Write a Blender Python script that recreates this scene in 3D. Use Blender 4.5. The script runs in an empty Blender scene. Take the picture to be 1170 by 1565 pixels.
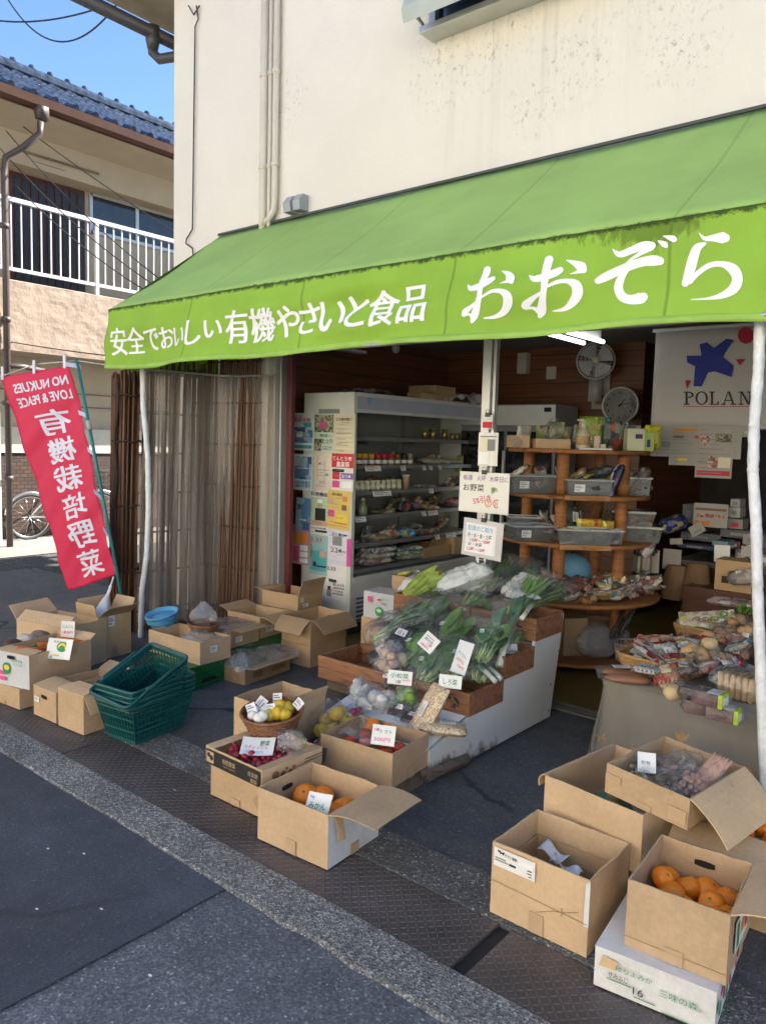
import bpy, bmesh, math, random
from mathutils import Vector, Matrix, noise
S = bpy.context.scene
COL = S.collection
PI = math.pi

# ---------------------------------------------------------------- camera, sky, sun, exposure
CH, CF, CX, CY = 1.55, 1170.0, 585.0, 782.5
_y, _p, _r = math.radians(39.4), math.radians(5.23), math.radians(1.57)
FW = Vector((-math.sin(_y)*math.cos(_p), math.cos(_y)*math.cos(_p), -math.sin(_p)))
_r0 = Vector((math.cos(_y), math.sin(_y), 0)); _u0 = _r0.cross(FW)
RT = math.cos(_r)*_r0 + math.sin(_r)*_u0
UP = RT.cross(FW)
cam = bpy.data.objects.new('camera', bpy.data.cameras.new('camera'))
COL.objects.link(cam)
cam.matrix_world = Matrix(((RT.x, UP.x, -FW.x, 0), (RT.y, UP.y, -FW.y, 0), (RT.z, UP.z, -FW.z, CH), (0, 0, 0, 1)))
cam.data.sensor_fit = 'HORIZONTAL'; cam.data.sensor_width = 36; cam.data.lens = 36*CF/1170
cam.data.clip_start = 0.05; cam.data.clip_end = 800
S.camera = cam
W = bpy.data.worlds.new('World'); S.world = W; W.use_nodes = True
SUN_EL, SUN_AZ = math.radians(38), math.radians(25)
sky = W.node_tree.nodes.new('ShaderNodeTexSky'); sky.sky_type = 'NISHITA'; sky.sun_disc = False
sky.sun_elevation = SUN_EL; sky.sun_rotation = SUN_AZ; sky.air_density = 1.0; sky.dust_density = 0.0; sky.ozone_density = 5.0
W.node_tree.links.new(sky.outputs[0], W.node_tree.nodes['Background'].inputs[0])
W.node_tree.nodes['Background'].inputs[1].default_value = 0.068
sl = bpy.data.lights.new('sun', 'SUN'); sl.energy = 5.0; sl.angle = math.radians(0.5); sl.color = (1, 0.93, 0.82)
so = bpy.data.objects.new('sun', sl); COL.objects.link(so)
_sd = Vector((math.sin(SUN_AZ)*math.cos(SUN_EL), math.cos(SUN_AZ)*math.cos(SUN_EL), math.sin(SUN_EL)))
so.rotation_euler = _sd.to_track_quat('Z', 'Y').to_euler(); so.location = (3, 8, 14)
S.view_settings.view_transform = 'Standard'; S.view_settings.look = 'None'; S.view_settings.gamma = 1
S.view_settings.exposure = 2.15
S.render.engine = 'CYCLES'
S.cycles.use_denoising = True
S.cycles.max_bounces = 8; S.cycles.diffuse_bounces = 4; S.cycles.glossy_bounces = 3
S.cycles.transmission_bounces = 4; S.cycles.transparent_max_bounces = 24
S.cycles.sample_clamp_indirect = 6
S.cycles.caustics_reflective = False; S.cycles.caustics_refractive = False

# points of the place, surveyed from the photograph on planes of known height / depth
def ray(x, y): return FW + RT*((x-CX)/CF) - UP*((y-CY)/CF)
def G(x, y, h=0.0):
    d = ray(x, y); q = d*((h-CH)/d.z); return Vector((q.x, q.y, h))
def VY(x, y, Y):
    d = ray(x, y); q = d*(Y/d.y); return Vector((q.x, Y, q.z+CH))
def VX(x, y, X):
    d = ray(x, y); q = d*(X/d.x); return Vector((X, q.y, q.z+CH))
def WD(x, y, w):
    q = ray(x, y)*w; return Vector((q.x, q.y, q.z+CH))

# ---------------------------------------------------------------- materials
MATS = {}
def _nt(name):
    m = bpy.data.materials.new(name); m.use_nodes = True
    nt = m.node_tree; b = nt.nodes['Principled BSDF']
    return m, nt, b
def N(nt, t, **kw):
    n = nt.nodes.new(t)
    for k, v in kw.items(): setattr(n, k, v)
    return n
def L(nt, a, b): nt.links.new(a, b)
def coords(nt, scale=(1, 1, 1), rnd=True):
    tc = N(nt, 'ShaderNodeTexCoord'); mp = N(nt, 'ShaderNodeMapping')
    mp.inputs['Scale'].default_value = scale
    L(nt, tc.outputs['Object'], mp.inputs['Vector'])
    if rnd:
        oi = N(nt, 'ShaderNodeObjectInfo'); mu = N(nt, 'ShaderNodeMath', operation='MULTIPLY'); mu.inputs[1].default_value = 37.0
        L(nt, oi.outputs['Random'], mu.inputs[0]); L(nt, mu.outputs[0], mp.inputs['Location'])
    return mp.outputs[0]
def tex(nt, vec, scale, detail=4, rough=0.55, dist=0):
    n = N(nt, 'ShaderNodeTexNoise'); n.inputs['Scale'].default_value = scale; n.inputs['Detail'].default_value = detail
    n.inputs['Roughness'].default_value = rough; n.inputs['Distortion'].default_value = dist
    L(nt, vec, n.inputs['Vector']); return n.outputs['Fac']
def ramp(nt, fac, stops):
    r = N(nt, 'ShaderNodeValToRGB'); e = r.color_ramp.elements
    while len(e) < len(stops): e.new(0.5)
    for i, (p, c) in enumerate(stops):
        e[i].position = p; e[i].color = (c[0], c[1], c[2], 1) if not isinstance(c, (int, float)) else (c, c, c, 1)
    L(nt, fac, r.inputs[0]); return r.outputs[0]
def mixc(nt, fac, a, b, mode='MIX'):
    n = N(nt, 'ShaderNodeMix', data_type='RGBA', blend_type=mode)
    for s, v in ((n.inputs[0], fac), (n.inputs[6], a), (n.inputs[7], b)):
        if hasattr(v, 'is_output'): L(nt, v, s)
        elif isinstance(v, (int, float)): s.default_value = v
        else: s.default_value = (*v, 1)
    return n.outputs[2]
def bump(nt, b, h, strength, dist=0.01):
    n = N(nt, 'ShaderNodeBump'); n.inputs['Strength'].default_value = strength; n.inputs['Distance'].default_value = dist
    L(nt, h, n.inputs['Height']); L(nt, n.outputs[0], b.inputs['Normal'])
def mat(name, col, rough=0.6, var=0.12, vs=6.0, bs=0, bstr=0.3, bdist=0.004, metal=0, stretch=(1, 1, 1), spec=0.5, coat=0):
    if name in MATS: return MATS[name]
    m, nt, b = _nt(name)
    v = coords(nt, stretch)
    f = tex(nt, v, vs, 5)
    c = ramp(nt, f, [(0.3, [x*(1-var) for x in col]), (0.7, [min(1, x*(1+var)) for x in col])])
    L(nt, c, b.inputs['Base Color'])
    b.inputs['Roughness'].default_value = rough; b.inputs['Metallic'].default_value = metal
    b.inputs['Specular IOR Level'].default_value = spec
    b.inputs['Coat Weight'].default_value = coat
    if bs: bump(nt, b, tex(nt, v, bs, 4), bstr, bdist)
    MATS[name] = m; return m
def clear(name, fac=0.16, tint=(0.95, 0.97, 0.98), rough=0.13, wr=22, milky=0.06, mcol=(0.8, 0.82, 0.84)):
    if name in MATS: return MATS[name]
    m = bpy.data.materials.new(name); m.use_nodes = True; nt = m.node_tree; nt.nodes.clear()
    out = N(nt, 'ShaderNodeOutputMaterial'); tr = N(nt, 'ShaderNodeBsdfTransparent'); tr.inputs[0].default_value = (*tint, 1)
    gl = N(nt, 'ShaderNodeBsdfGlossy'); gl.inputs['Roughness'].default_value = rough
    df = N(nt, 'ShaderNodeBsdfDiffuse'); df.inputs[0].default_value = (*mcol, 1)
    v = coords(nt); h = tex(nt, v, wr, 3, 0.6, 1.2)
    bp = N(nt, 'ShaderNodeBump'); bp.inputs['Strength'].default_value = 0.9; bp.inputs['Distance'].default_value = 0.012
    L(nt, h, bp.inputs['Height']); L(nt, bp.outputs[0], gl.inputs['Normal'])
    lw = N(nt, 'ShaderNodeLayerWeight'); lw.inputs['Blend'].default_value = 0.25; L(nt, bp.outputs[0], lw.inputs['Normal'])
    mr = N(nt, 'ShaderNodeMapRange'); mr.inputs['To Min'].default_value = fac*.4; mr.inputs['To Max'].default_value = min(0.8, fac*3.6)
    L(nt, lw.outputs['Facing'], mr.inputs['Value'])
    m1 = N(nt, 'ShaderNodeMixShader'); m1.inputs[0].default_value = milky; L(nt, tr.outputs[0], m1.inputs[1]); L(nt, df.outputs[0], m1.inputs[2])
    m2 = N(nt, 'ShaderNodeMixShader'); L(nt, mr.outputs[0], m2.inputs[0]); L(nt, m1.outputs[0], m2.inputs[1]); L(nt, gl.outputs[0], m2.inputs[2])
    L(nt, m2.outputs[0], out.inputs[0]); MATS[name] = m; return m
def speckle(name, base, stops, scale, rough=0.85, big=0.6, bstr=0.5, bdist=0.004, crack=0.0, stain=0.25):
    """ground coverings: aggregate seen as small cells on a mottled base"""
    m, nt, b = _nt(name); v = coords(nt, rnd=False)
    vo = N(nt, 'ShaderNodeTexVoronoi'); vo.inputs['Scale'].default_value = scale; L(nt, v, vo.inputs['Vector'])
    sp = N(nt, 'ShaderNodeSeparateColor'); L(nt, vo.outputs['Color'], sp.inputs[0])
    c = ramp(nt, sp.outputs[0], stops)
    n1 = tex(nt, v, big, 6, 0.6); n2 = tex(nt, v, 7.0, 5, 0.6)
    sh = ramp(nt, n1, [(0.25, 0.72), (0.75, 1.25)]); sh2 = ramp(nt, n2, [(0.25, 0.8), (0.75, 1.18)])
    c = mixc(nt, 1.0, mixc(nt, 1.0, c, sh, 'MULTIPLY'), sh2, 'MULTIPLY')
    b.inputs['Roughness'].default_value = rough
    vd = N(nt, 'ShaderNodeTexVoronoi', feature='DISTANCE_TO_EDGE'); vd.inputs['Scale'].default_value = .55; mxv = N(nt, 'ShaderNodeVectorMath', operation='ADD'); nz = N(nt, 'ShaderNodeTexNoise'); nz.inputs['Scale'].default_value = 3.0; nz.inputs['Detail'].default_value = 6
    L(nt, v, nz.inputs['Vector']); sc = N(nt, 'ShaderNodeVectorMath', operation='SCALE'); sc.inputs['Scale'].default_value = .35; L(nt, nz.outputs['Color'], sc.inputs[0]); L(nt, v, mxv.inputs[0]); L(nt, sc.outputs[0], mxv.inputs[1]); L(nt, mxv.outputs[0], vd.inputs['Vector'])
    ck = ramp(nt, vd.outputs['Distance'], [(0.0, crack), (.006, crack), (.012, 0.0)]); mk = ramp(nt, tex(nt, v, .7, 2), [(.48, 0.0), (.56, 1.0)]); mm = N(nt, 'ShaderNodeMath', operation='MULTIPLY'); L(nt, ck, mm.inputs[0]); L(nt, mk, mm.inputs[1])
    c = mixc(nt, mm.outputs[0], c, (.012, .013, .010))
    st_ = ramp(nt, tex(nt, v, 1.9, 5, .7), [(.60, 0.0), (.72, stain)]); c = mixc(nt, st_, c, (.03, .028, .026)); L(nt, c, b.inputs['Base Color'])
    bump(nt, b, vo.outputs['Distance'], bstr, bdist)
    MATS[name] = m; return m

# ---------------------------------------------------------------- mesh building
class MB:
    def __init__(s): s.v, s.f, s.mi, s.c = [], [], [], 0
    def add(s, vs, fs):
        o = len(s.v); s.v += [tuple(p) for p in vs]
        for f in fs: s.f.append([i+o for i in f]); s.mi.append(s.c)
        return s
    def box(s, x0, y0, z0, x1, y1, z1, M=None):
        vs = [Vector(p) for p in ((x0,y0,z0),(x1,y0,z0),(x1,y1,z0),(x0,y1,z0),(x0,y0,z1),(x1,y0,z1),(x1,y1,z1),(x0,y1,z1))]
        if M is not None: vs = [M @ p for p in vs]
        return s.add(vs, [(0,3,2,1),(4,5,6,7),(0,1,5,4),(1,2,6,5),(2,3,7,6),(3,0,4,7)])
    def prism(s, poly, vec):
        n = len(poly); a = [Vector(p) for p in poly]; vec = Vector(vec); b = [p+vec for p in a]
        return s.add(a+b, [tuple(range(n))[::-1], tuple(range(n, 2*n))]+[(i, (i+1) % n, n+(i+1) % n, n+i) for i in range(n)])
    def tube(s, pts, r, seg=8, closed=False, radii=None, cap=True):
        pts = [Vector(p) for p in pts]; n = len(pts); vs = []; a = None
        for i, p in enumerate(pts):
            if closed: t = pts[(i+1) % n]-pts[i-1]
            else: t = pts[min(i+1, n-1)]-pts[max(i-1, 0)]
            t = t.normalized() if t.length > 1e-9 else Vector((0, 0, 1))
            if a is None: a = t.orthogonal().normalized()
            a = (a-t*a.dot(t)); a = a.normalized() if a.length > 1e-6 else t.orthogonal().normalized()
            bb = t.cross(a); rr = radii[i] if radii else r
            vs += [p+(a*math.cos(2*PI*k/seg)+bb*math.sin(2*PI*k/seg))*rr for k in range(seg)]
        fs = []
        for i in range(n if closed else n-1):
            j = (i+1) % n
            fs += [(i*seg+k, i*seg+(k+1) % seg, j*seg+(k+1) % seg, j*seg+k) for k in range(seg)]
        if cap and not closed: fs += [tuple(range(seg))[::-1], tuple(range((n-1)*seg, n*seg))]
        return s.add(vs, fs)
    def lathe(s, prof, seg=24, c=(0, 0, 0), sx=1, sy=1, M=None):
        c = Vector(c); vs = []
        for r, z in prof:
            vs += [c+Vector((r*sx*math.cos(2*PI*k/seg), r*sy*math.sin(2*PI*k/seg), z)) for k in range(seg)]
        if M is not None: vs = [M @ p for p in vs]
        fs = []
        for i in range(len(prof)-1):
            fs += [(i*seg+k, i*seg+(k+1) % seg, (i+1)*seg+(k+1) % seg, (i+1)*seg+k) for k in range(seg)]
        if prof[0][0] > 1e-5: fs.append(tuple(range(seg))[::-1])
        if prof[-1][0] > 1e-5: fs.append(tuple(range((len(prof)-1)*seg, len(prof)*seg)))
        return s.add(vs, fs)
    def ball(s, c, r, sx=1, sy=1, sz=1, seg=14, rings=9, amp=0, fr=3, seed=0, M=None):
        c = Vector(c); vs = []
        for i in range(rings+1):
            th = PI*i/rings
            for k in range(seg):
                d = Vector((math.sin(th)*math.cos(2*PI*k/seg), math.sin(th)*math.sin(2*PI*k/seg), math.cos(th)))
                q = 1+(amp*noise.noise(d*fr+Vector((seed*7.3, seed*1.9, 0))) if amp else 0)
                p = Vector((d.x*r*sx*q, d.y*r*sy*q, d.z*r*sz*q))
                if M is not None: p = M @ p
                vs.append(c+p)
        return s.add(vs, [(i*seg+k, (i+1)*seg+k, (i+1)*seg+(k+1) % seg, i*seg+(k+1) % seg) for i in range(rings) for k in range(seg)])
    def grid(s, fn, nu, nv, wrap=False):
        vs = [fn(i/nu, j/nv) for j in range(nv+1) for i in range(nu+1)]
        return s.add(vs, [(j*(nu+1)+i, j*(nu+1)+i+1, (j+1)*(nu+1)+i+1, (j+1)*(nu+1)+i) for j in range(nv) for i in range(nu)])
    def build(s, name, m, parent=None, smooth=False, loc=None, rot=None, mw=None, bevel=0, solid=0, sub=0, merge=False):
        me = bpy.data.meshes.new(name); me.from_pydata(s.v, [], s.f)
        ms = m if isinstance(m, (list, tuple)) else [m]
        for x in ms: me.materials.append(x)
        if len(ms) > 1: me.polygons.foreach_set('material_index', s.mi)
        if merge:
            bm = bmesh.new(); bm.from_mesh(me); bmesh.ops.remove_doubles(bm, verts=bm.verts, dist=1e-5); bmesh.ops.recalc_face_normals(bm, faces=bm.faces); bm.to_mesh(me); bm.free()
        if smooth: me.polygons.foreach_set('use_smooth', [True]*len(me.polygons))
        me.update()
        o = bpy.data.objects.new(name, me); COL.objects.link(o)
        if parent: o.parent = parent
        if mw is not None: o.matrix_local = mw
        if loc is not None: o.location = loc
        if rot is not None: o.rotation_euler = rot
        if bevel:
            b = o.modifiers.new('bevel', 'BEVEL'); b.width = bevel; b.segments = 2; b.limit_method = 'ANGLE'; b.angle_limit = 0.6
        if solid:
            b = o.modifiers.new('solid', 'SOLIDIFY'); b.thickness = solid; b.offset = 0
        if sub:
            b = o.modifiers.new('sub', 'SUBSURF'); b.levels = sub; b.render_levels = sub
        return o
def tag(o, label, cat, group=None):
    o['label'] = label; o['category'] = cat
    if group: o['group'] = group
    return o
def struct(o, kind='structure'): o['kind'] = kind; return o
def thing(name, label, cat, loc=(0, 0, 0), rz=0, group=None, mw=None, rot=None):
    o = bpy.data.objects.new(name, None); COL.objects.link(o); o.empty_display_size = 0.1
    if mw is not None: o.matrix_world = mw
    else:
        o.location = loc; o.rotation_euler = rot if rot else (0, 0, rz)
    return tag(o, label, cat, group)
def kids(o): return [c for c in bpy.data.objects if c.parent == o]
def dup(o, loc=None, rz=None, label=None, parent=None, group=None, rot=None):
    c = o.copy(); COL.objects.link(c)
    if parent: c.parent = parent
    for k in kids(o): dup(k, parent=c)
    if loc is not None: c.location = loc
    if rz is not None: c.rotation_euler = (0, 0, rz)
    if rot is not None: c.rotation_euler = rot
    if label: c['label'] = label
    if group: c['group'] = group
    return c
def frame(pos, right, up):
    r = Vector(right).normalized(); u = Vector(up); u = (u-r*u.dot(r)).normalized(); n = r.cross(u); p = Vector(pos)
    return Matrix(((r.x, u.x, n.x, p.x), (r.y, u.y, n.y, p.y), (r.z, u.z, n.z, p.z), (0, 0, 0, 1)))
FX = lambda pos: frame(pos, (0, 1, 0), (0, 0, 1))      # faces +X
FY = lambda pos: frame(pos, (1, 0, 0), (0, 0, 1))      # faces -Y (the street)
def fcam(pos, tilt=0.0, turn=0.0):
    """a card standing up and facing roughly the street corner; tilt leans it back"""
    a = math.radians(30)+turn
    r = Vector((math.cos(a), math.sin(a), 0)); b = Vector((-r.y, r.x, 0))
    return frame(pos, r, Vector((0, 0, 1))*math.cos(tilt)+b*math.sin(tilt))

TXT = {}
def glyphs(body, bold=0.0, italic=0.0):
    k = (body, bold, italic)
    if k not in TXT:
        c = bpy.data.curves.new('t', 'FONT'); c.body = body; c.offset = bold; c.shear = italic; c.resolution_u = 3; c.fill_mode = 'FRONT'
        o = bpy.data.objects.new('t', c); COL.objects.link(o)
        dg = bpy.context.evaluated_depsgraph_get(); me = bpy.data.meshes.new_from_object(o.evaluated_get(dg))
        TXT[k] = ([v.co.copy() for v in me.vertices], [tuple(p.vertices) for p in me.polygons])
        bpy.data.objects.remove(o); bpy.data.curves.remove(c); bpy.data.meshes.remove(me)
    return TXT[k]
def put_text(mb, body, x, y, h, w=None, bold=0.0, italic=0.0, rot=0.0, z=0.0, em=True, fn=None, heavy=0.0, mirror=False):
    """writing in the local xy plane, lower left at x, y; h = body height of the characters"""
    vs, fs = glyphs(body, bold, italic)
    if not vs: return
    x0 = min(v.x for v in vs); x1 = max(v.x for v in vs); y0 = min(v.y for v in vs); y1 = max(v.y for v in vs)
    sy = h/0.95 if em else h/(y1-y0)
    sx = w/(x1-x0) if w else sy
    ca, sa = math.cos(rot), math.sin(rot)
    for i, dx in enumerate((0,) if not heavy else (-heavy, 0, heavy)):
        out = []
        for v in vs:
            px = (v.x-x0+dx)*sx; py = (v.y-(0 if em else y0))*sy
            if mirror: px = -px
            p = Vector((x+px*ca-py*sa, y+px*sa+py*ca, z+i*0.0004))
            out.append(fn(p) if fn else p)
        mb.add(out, [f[::-1] for f in fs] if mirror else fs)
INK = None
def inks():
    g = {}
    for n, c in dict(black=(.02,.02,.025), red=(.55,.03,.05), blue=(.05,.12,.5), green=(.02,.25,.08), white=(.85,.85,.85), pink=(.65,.08,.25),
                     teal=(.08,.4,.42), yellow=(.75,.55,.06), orange=(.7,.25,.04), grey=(.25,.25,.26), sky=(.2,.45,.7), cream=(.75,.68,.5),
                     brown=(.22,.12,.06), purple=(.22,.12,.4), lilac=(.6,.55,.7), skin=(.55,.36,.26), palegreen=(.45,.6,.4), navy=(.02,.03,.12)).items():
        g[n] = mat('ink_'+n, c, 0.6, 0.06)
    return g
INK = inks()
def printmat(name, cols, scale=20, st=(1, 1, 1), rough=.35, lines=True):
    """printed wrapping: patches of ink in the given colours with fine dark lines like small print"""
    if name in MATS: return MATS[name]
    m, nt, b = _nt(name); v = coords(nt, st); vo = N(nt, 'ShaderNodeTexVoronoi', distance='CHEBYCHEV'); vo.inputs['Scale'].default_value = scale; vo.inputs['Randomness'].default_value = .8; L(nt, v, vo.inputs['Vector'])
    sp = N(nt, 'ShaderNodeSeparateColor'); L(nt, vo.outputs['Color'], sp.inputs[0]); r = N(nt, 'ShaderNodeValToRGB'); r.color_ramp.interpolation = 'CONSTANT'; e = r.color_ramp.elements
    while len(e) < len(cols): e.new(.5)
    for i, c in enumerate(cols): e[i].position = i/len(cols); e[i].color = (*c, 1)
    L(nt, sp.outputs[0], r.inputs[0]); c = r.outputs[0]
    c = mixc(nt, 1.0, c, ramp(nt, tex(nt, v, 9, 5), [(.3, .8), (.7, 1.15)]), 'MULTIPLY')
    if lines:
        v2 = coords(nt, (st[0]*2.2, st[1]*.8, st[2]*6)); g = ramp(nt, tex(nt, v2, 55, 2, .5), [(.60, 0.0), (.64, .7)]); c = mixc(nt, g, c, (.05, .04, .04))
    L(nt, c, b.inputs['Base Color']); b.inputs['Roughness'].default_value = rough; bump(nt, b, tex(nt, v, 26, 3), .5, .008); MATS[name] = m; return m
INK['photo'] = printmat('photo_mixed', [(.12, .16, .08), (.35, .28, .18), (.06, .07, .06), (.42, .40, .34), (.20, .22, .10)], 60, lines=False, rough=.5)
INK['photo_warm'] = printmat('photo_warm', [(.45, .20, .10), (.55, .40, .22), (.20, .07, .05), (.60, .52, .40), (.38, .12, .10)], 55, lines=False, rough=.5)
INK['photo_sea'] = printmat('photo_sea', [(.10, .22, .42), (.30, .44, .55), (.05, .12, .25), (.45, .55, .62)], 30, (.4, .4, 1.4), lines=False, rough=.5)
PAPER = mat('paper', (.78, .77, .74), 0.75, 0.04, 9, 60, 0.08, 0.001)
def sheet(name, label, cat, mw, w, h, base=None, blocks=(), texts=(), curl=0.0, th=0.0012, parent=None, group=None, c0=(0.5, 0.5)):
    """a flat card w x h whose centre (or c0) is the origin of mw; blocks = (x0,y0,x1,y1,ink) and texts = (body,x,y,h,ink[,w,rot,bold]) in 0..1 of the card"""
    ox, oy = -w*c0[0], -h*c0[1]
    def sh(p):
        q = (p.x-ox)/w; return Vector((p.x, p.y, p.z+curl*((2*q-1)**2)))
    m = MB(); n = 10
    m.grid(lambda u, v: sh(Vector((ox+u*w, oy+v*h, 0))), n, 2)
    m.grid(lambda u, v: sh(Vector((ox+(1-u)*w, oy+v*h, -th))), n, 2)
    o = m.build(name, base or PAPER, parent, mw=mw)
    if parent is None: tag(o, label, cat, group)
    elif label: o['label'] = label
    names = []
    for b in blocks:
        if b[4] not in names: names.append(b[4])
    for t in texts:
        if t[4] not in names: names.append(t[4])
    if blocks:
        mb = MB()
        for i, b in enumerate(blocks):
            mb.c = names.index(b[4]); z = 0.0006+0.0003*i
            mb.grid(lambda u, v: sh(Vector((ox+(b[0]+(b[2]-b[0])*u)*w, oy+(b[1]+(b[3]-b[1])*v)*h, z))), 6, 1)
        mb.build('print', [INK[x] for x in names], o)
    if texts:
        mb = MB()
        for t in texts:
            mb.c = names.index(t[4])
            put_text(mb, t[0], ox+t[1]*w, oy+t[2]*h, t[3]*h, t[5]*w if len(t) > 5 and t[5] else None, t[7] if len(t) > 7 else 0.01, 0, t[6] if len(t) > 6 else 0, 0.0008+0.0003*len(blocks), fn=sh)
        mb.build('lettering', [INK[x] for x in names], o)
    return o
# ---------------------------------------------------------------- ground
M_ROAD = speckle('road_aggregate', (0,0,0), [(0.0, (.075,.083,.10)), (0.5, (.115,.126,.148)), (0.85, (.16,.17,.19)), (0.975, (.23,.235,.24)), (1.0, (.42,.42,.41))], 150, 0.8, 0.8, 0.35, 0.003, crack=.3, stain=.35)
M_ALLEY = speckle('alley_asphalt', (0,0,0), [(0.0, (.025,.026,.03)), (0.6, (.055,.057,.062)), (1.0, (.11,.11,.115))], 60, 0.85, 0.9, 0.7, 0.01)
M_PATCH = speckle('new_asphalt', (0,0,0), [(0.0, (.046,.054,.071)), (0.9, (.067,.077,.098)), (0.985, (.085,.093,.107)), (1.0, (.15,.15,.15))], 170, 0.75, 1.1, 0.25, 0.002, crack=.3, stain=.45)
M_KERB = speckle('kerb_aggregate', (0,0,0), [(0.0, (.085,.087,.09)), (0.45, (.17,.17,.17)), (0.8, (.27,.27,.26)), (1.0, (.48,.47,.45))], 150, 0.85, 2.6, 0.9, 0.006, crack=.8, stain=.5)
M_EDGE = speckle('edging_concrete', (0,0,0), [(0.0, (.07,.072,.076)), (0.6, (.115,.117,.12)), (0.9, (.18,.18,.178)), (1.0, (.40,.39,.37))], 140, 0.85, 2.8, 0.9, 0.006, crack=.9, stain=.6)
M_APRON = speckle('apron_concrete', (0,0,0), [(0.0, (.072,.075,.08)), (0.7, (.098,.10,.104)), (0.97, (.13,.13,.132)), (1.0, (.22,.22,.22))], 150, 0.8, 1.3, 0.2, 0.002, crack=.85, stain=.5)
M_PAVE = speckle('pale_concrete', (0,0,0), [(0.0, (.19,.18,.165)), (1.0, (.27,.26,.24))], 60, 0.9, 1.2, 0.3, 0.004)  # light concrete of the pavement strip beside the neighbouring house
def rect(name, x0, y0, x1, y1, z, m, n=1):
    b = MB(); b.grid(lambda u, v: Vector((x0+(x1-x0)*u, y0+(y1-y0)*v, z)), n, n); return struct(b.build(name, m))
rect('ground', -300, -300, 300, 300, -0.014, M_ALLEY)
rect('road', -60, -30, 60, 1.63, -0.008, M_ROAD)
rng = random.Random(5)
b = MB()                                                    # newer dark asphalt, wavering edge
edge = [(-1.985+0.012*noise.noise(Vector((i*1.7, 0, 3))), 1.615-i*0.12) for i in range(60)]
top = [(-1.985-i*0.35, 1.615+0.018*noise.noise(Vector((i*2.1, 5, 0)))) for i in range(1, 80)]
pl = [(-30, -5.6)]+[(x, y) for x, y in edge][::-1]+top
b.add([(x, y, 0.0) for x, y in pl], [tuple(range(len(pl)))])
struct(b.build('asphalt_patch', M_PATCH))
b = MB()                                                    # kerb strip with broken road edge
nk = 260; X0, X1 = -16.0, 10.0
fr = [1.618+0.018*noise.noise(Vector((i*0.9, 1, 0)))+0.012*noise.noise(Vector((i*3.1, 7, 0))) for i in range(nk+1)]
vs = []
for i in range(nk+1):
    x = X0+(X1-X0)*i/nk
    vs += [(x, fr[i], -0.006), (x, fr[i]+0.012, 0.004), (x, 1.797, 0.006), (x, 1.797, -0.03)]
b.add(vs, [(4*i+k, 4*i+4+k, 4*i+5+k, 4*i+1+k) for i in range(nk) for k in range(3)])
struct(b.build('kerb', M_KERB))
b = MB()
yb = [2.305+0.03*noise.noise(Vector((i*0.35, 4, 0))) for i in range(nk+1)]
vs = []
for i in range(nk+1):
    x = X0+(X1-X0)*i/nk
    vs += [(x, 2.085, -0.03), (x, 2.085, 0.008), (x, yb[i], 0.006), (x, yb[i]+0.01, -0.006)]
b.add(vs, [(4*i+k, 4*i+4+k, 4*i+5+k, 4*i+1+k) for i in range(nk) for k in range(3)])
struct(b.build('concrete_edging', M_EDGE))
rect('gutter_shade', -16, 1.79, 10, 2.09, -0.011, mat('gutter_dark', (.02, .02, .02), 0.9))  # near-black sheet just under the plates paints the shade of the deep gutter
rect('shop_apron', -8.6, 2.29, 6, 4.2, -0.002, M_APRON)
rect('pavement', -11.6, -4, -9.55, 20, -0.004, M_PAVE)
# chequer plates over the gutter: raised basket-weave lozenges, one plate after the other
M_PLATE = mat('chequer_steel', (.112, .097, .093), 0.5, 0.35, 3, 90, 0.2, 0.002, metal=0.35)
def chequer(x0, x1, label):
    m = MB(); m.box(x0, 1.803, -0.009, x1, 2.08, 0.003)
    p = 0.0205; nx = int((x1-x0)/p); ny = int(0.277/p)
    for i in range(nx):
        for j in range(ny):
            cx, cy = x0+(i+.5)*(x1-x0)/nx, 1.803+(j+.5)*0.277/ny
            a = PI/4 if (i+j) % 2 else -PI/4
            ca, sa = math.cos(a), math.sin(a); l, w = 0.0125, 0.0038
            pts = [(l*ca, l*sa), (-w*sa, w*ca), (-l*ca, -l*sa), (w*sa, -w*ca)]
            m.add([(cx+px, cy+py, 0.0031) for px, py in pts]+[(cx+px*.45, cy+py*.45, 0.0053) for px, py in pts], [(4,5,6,7)]+[(k, (k+1) % 4, 4+(k+1) % 4, 4+k) for k in range(4)])
    return tag(m.build('gutter_cover', M_PLATE), label, 'gutter cover', 'steel chequer plates over the gutter')
chequer(-3.447, -1.175, 'long dark steel chequer plate between the basket stack and the taped empty carton')
chequer(-1.125, 0.9, 'dark steel chequer plate under the white flat carton, past the open gap')
chequer(-5.7, -3.455, 'dark steel chequer plate under the leftmost cartons of carrots')
# litter on the road
b = MB()
for px, py in ((447, 763), (302, 565), (250, 400), (143, 385), (520, 210), (110, 565)):
    q = G(px*600/1170, 1100+py*600/1170, 0.003); a = rng.random()*3
    b.prism([(q.x+.006*math.cos(a+k*1.57)*(1+.5*(k % 2)), q.y+.004*math.sin(a+k*1.57), 0.003) for k in range(4)], (0, 0, .0015))
struct(b.build('litter', PAPER), 'stuff')

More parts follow.
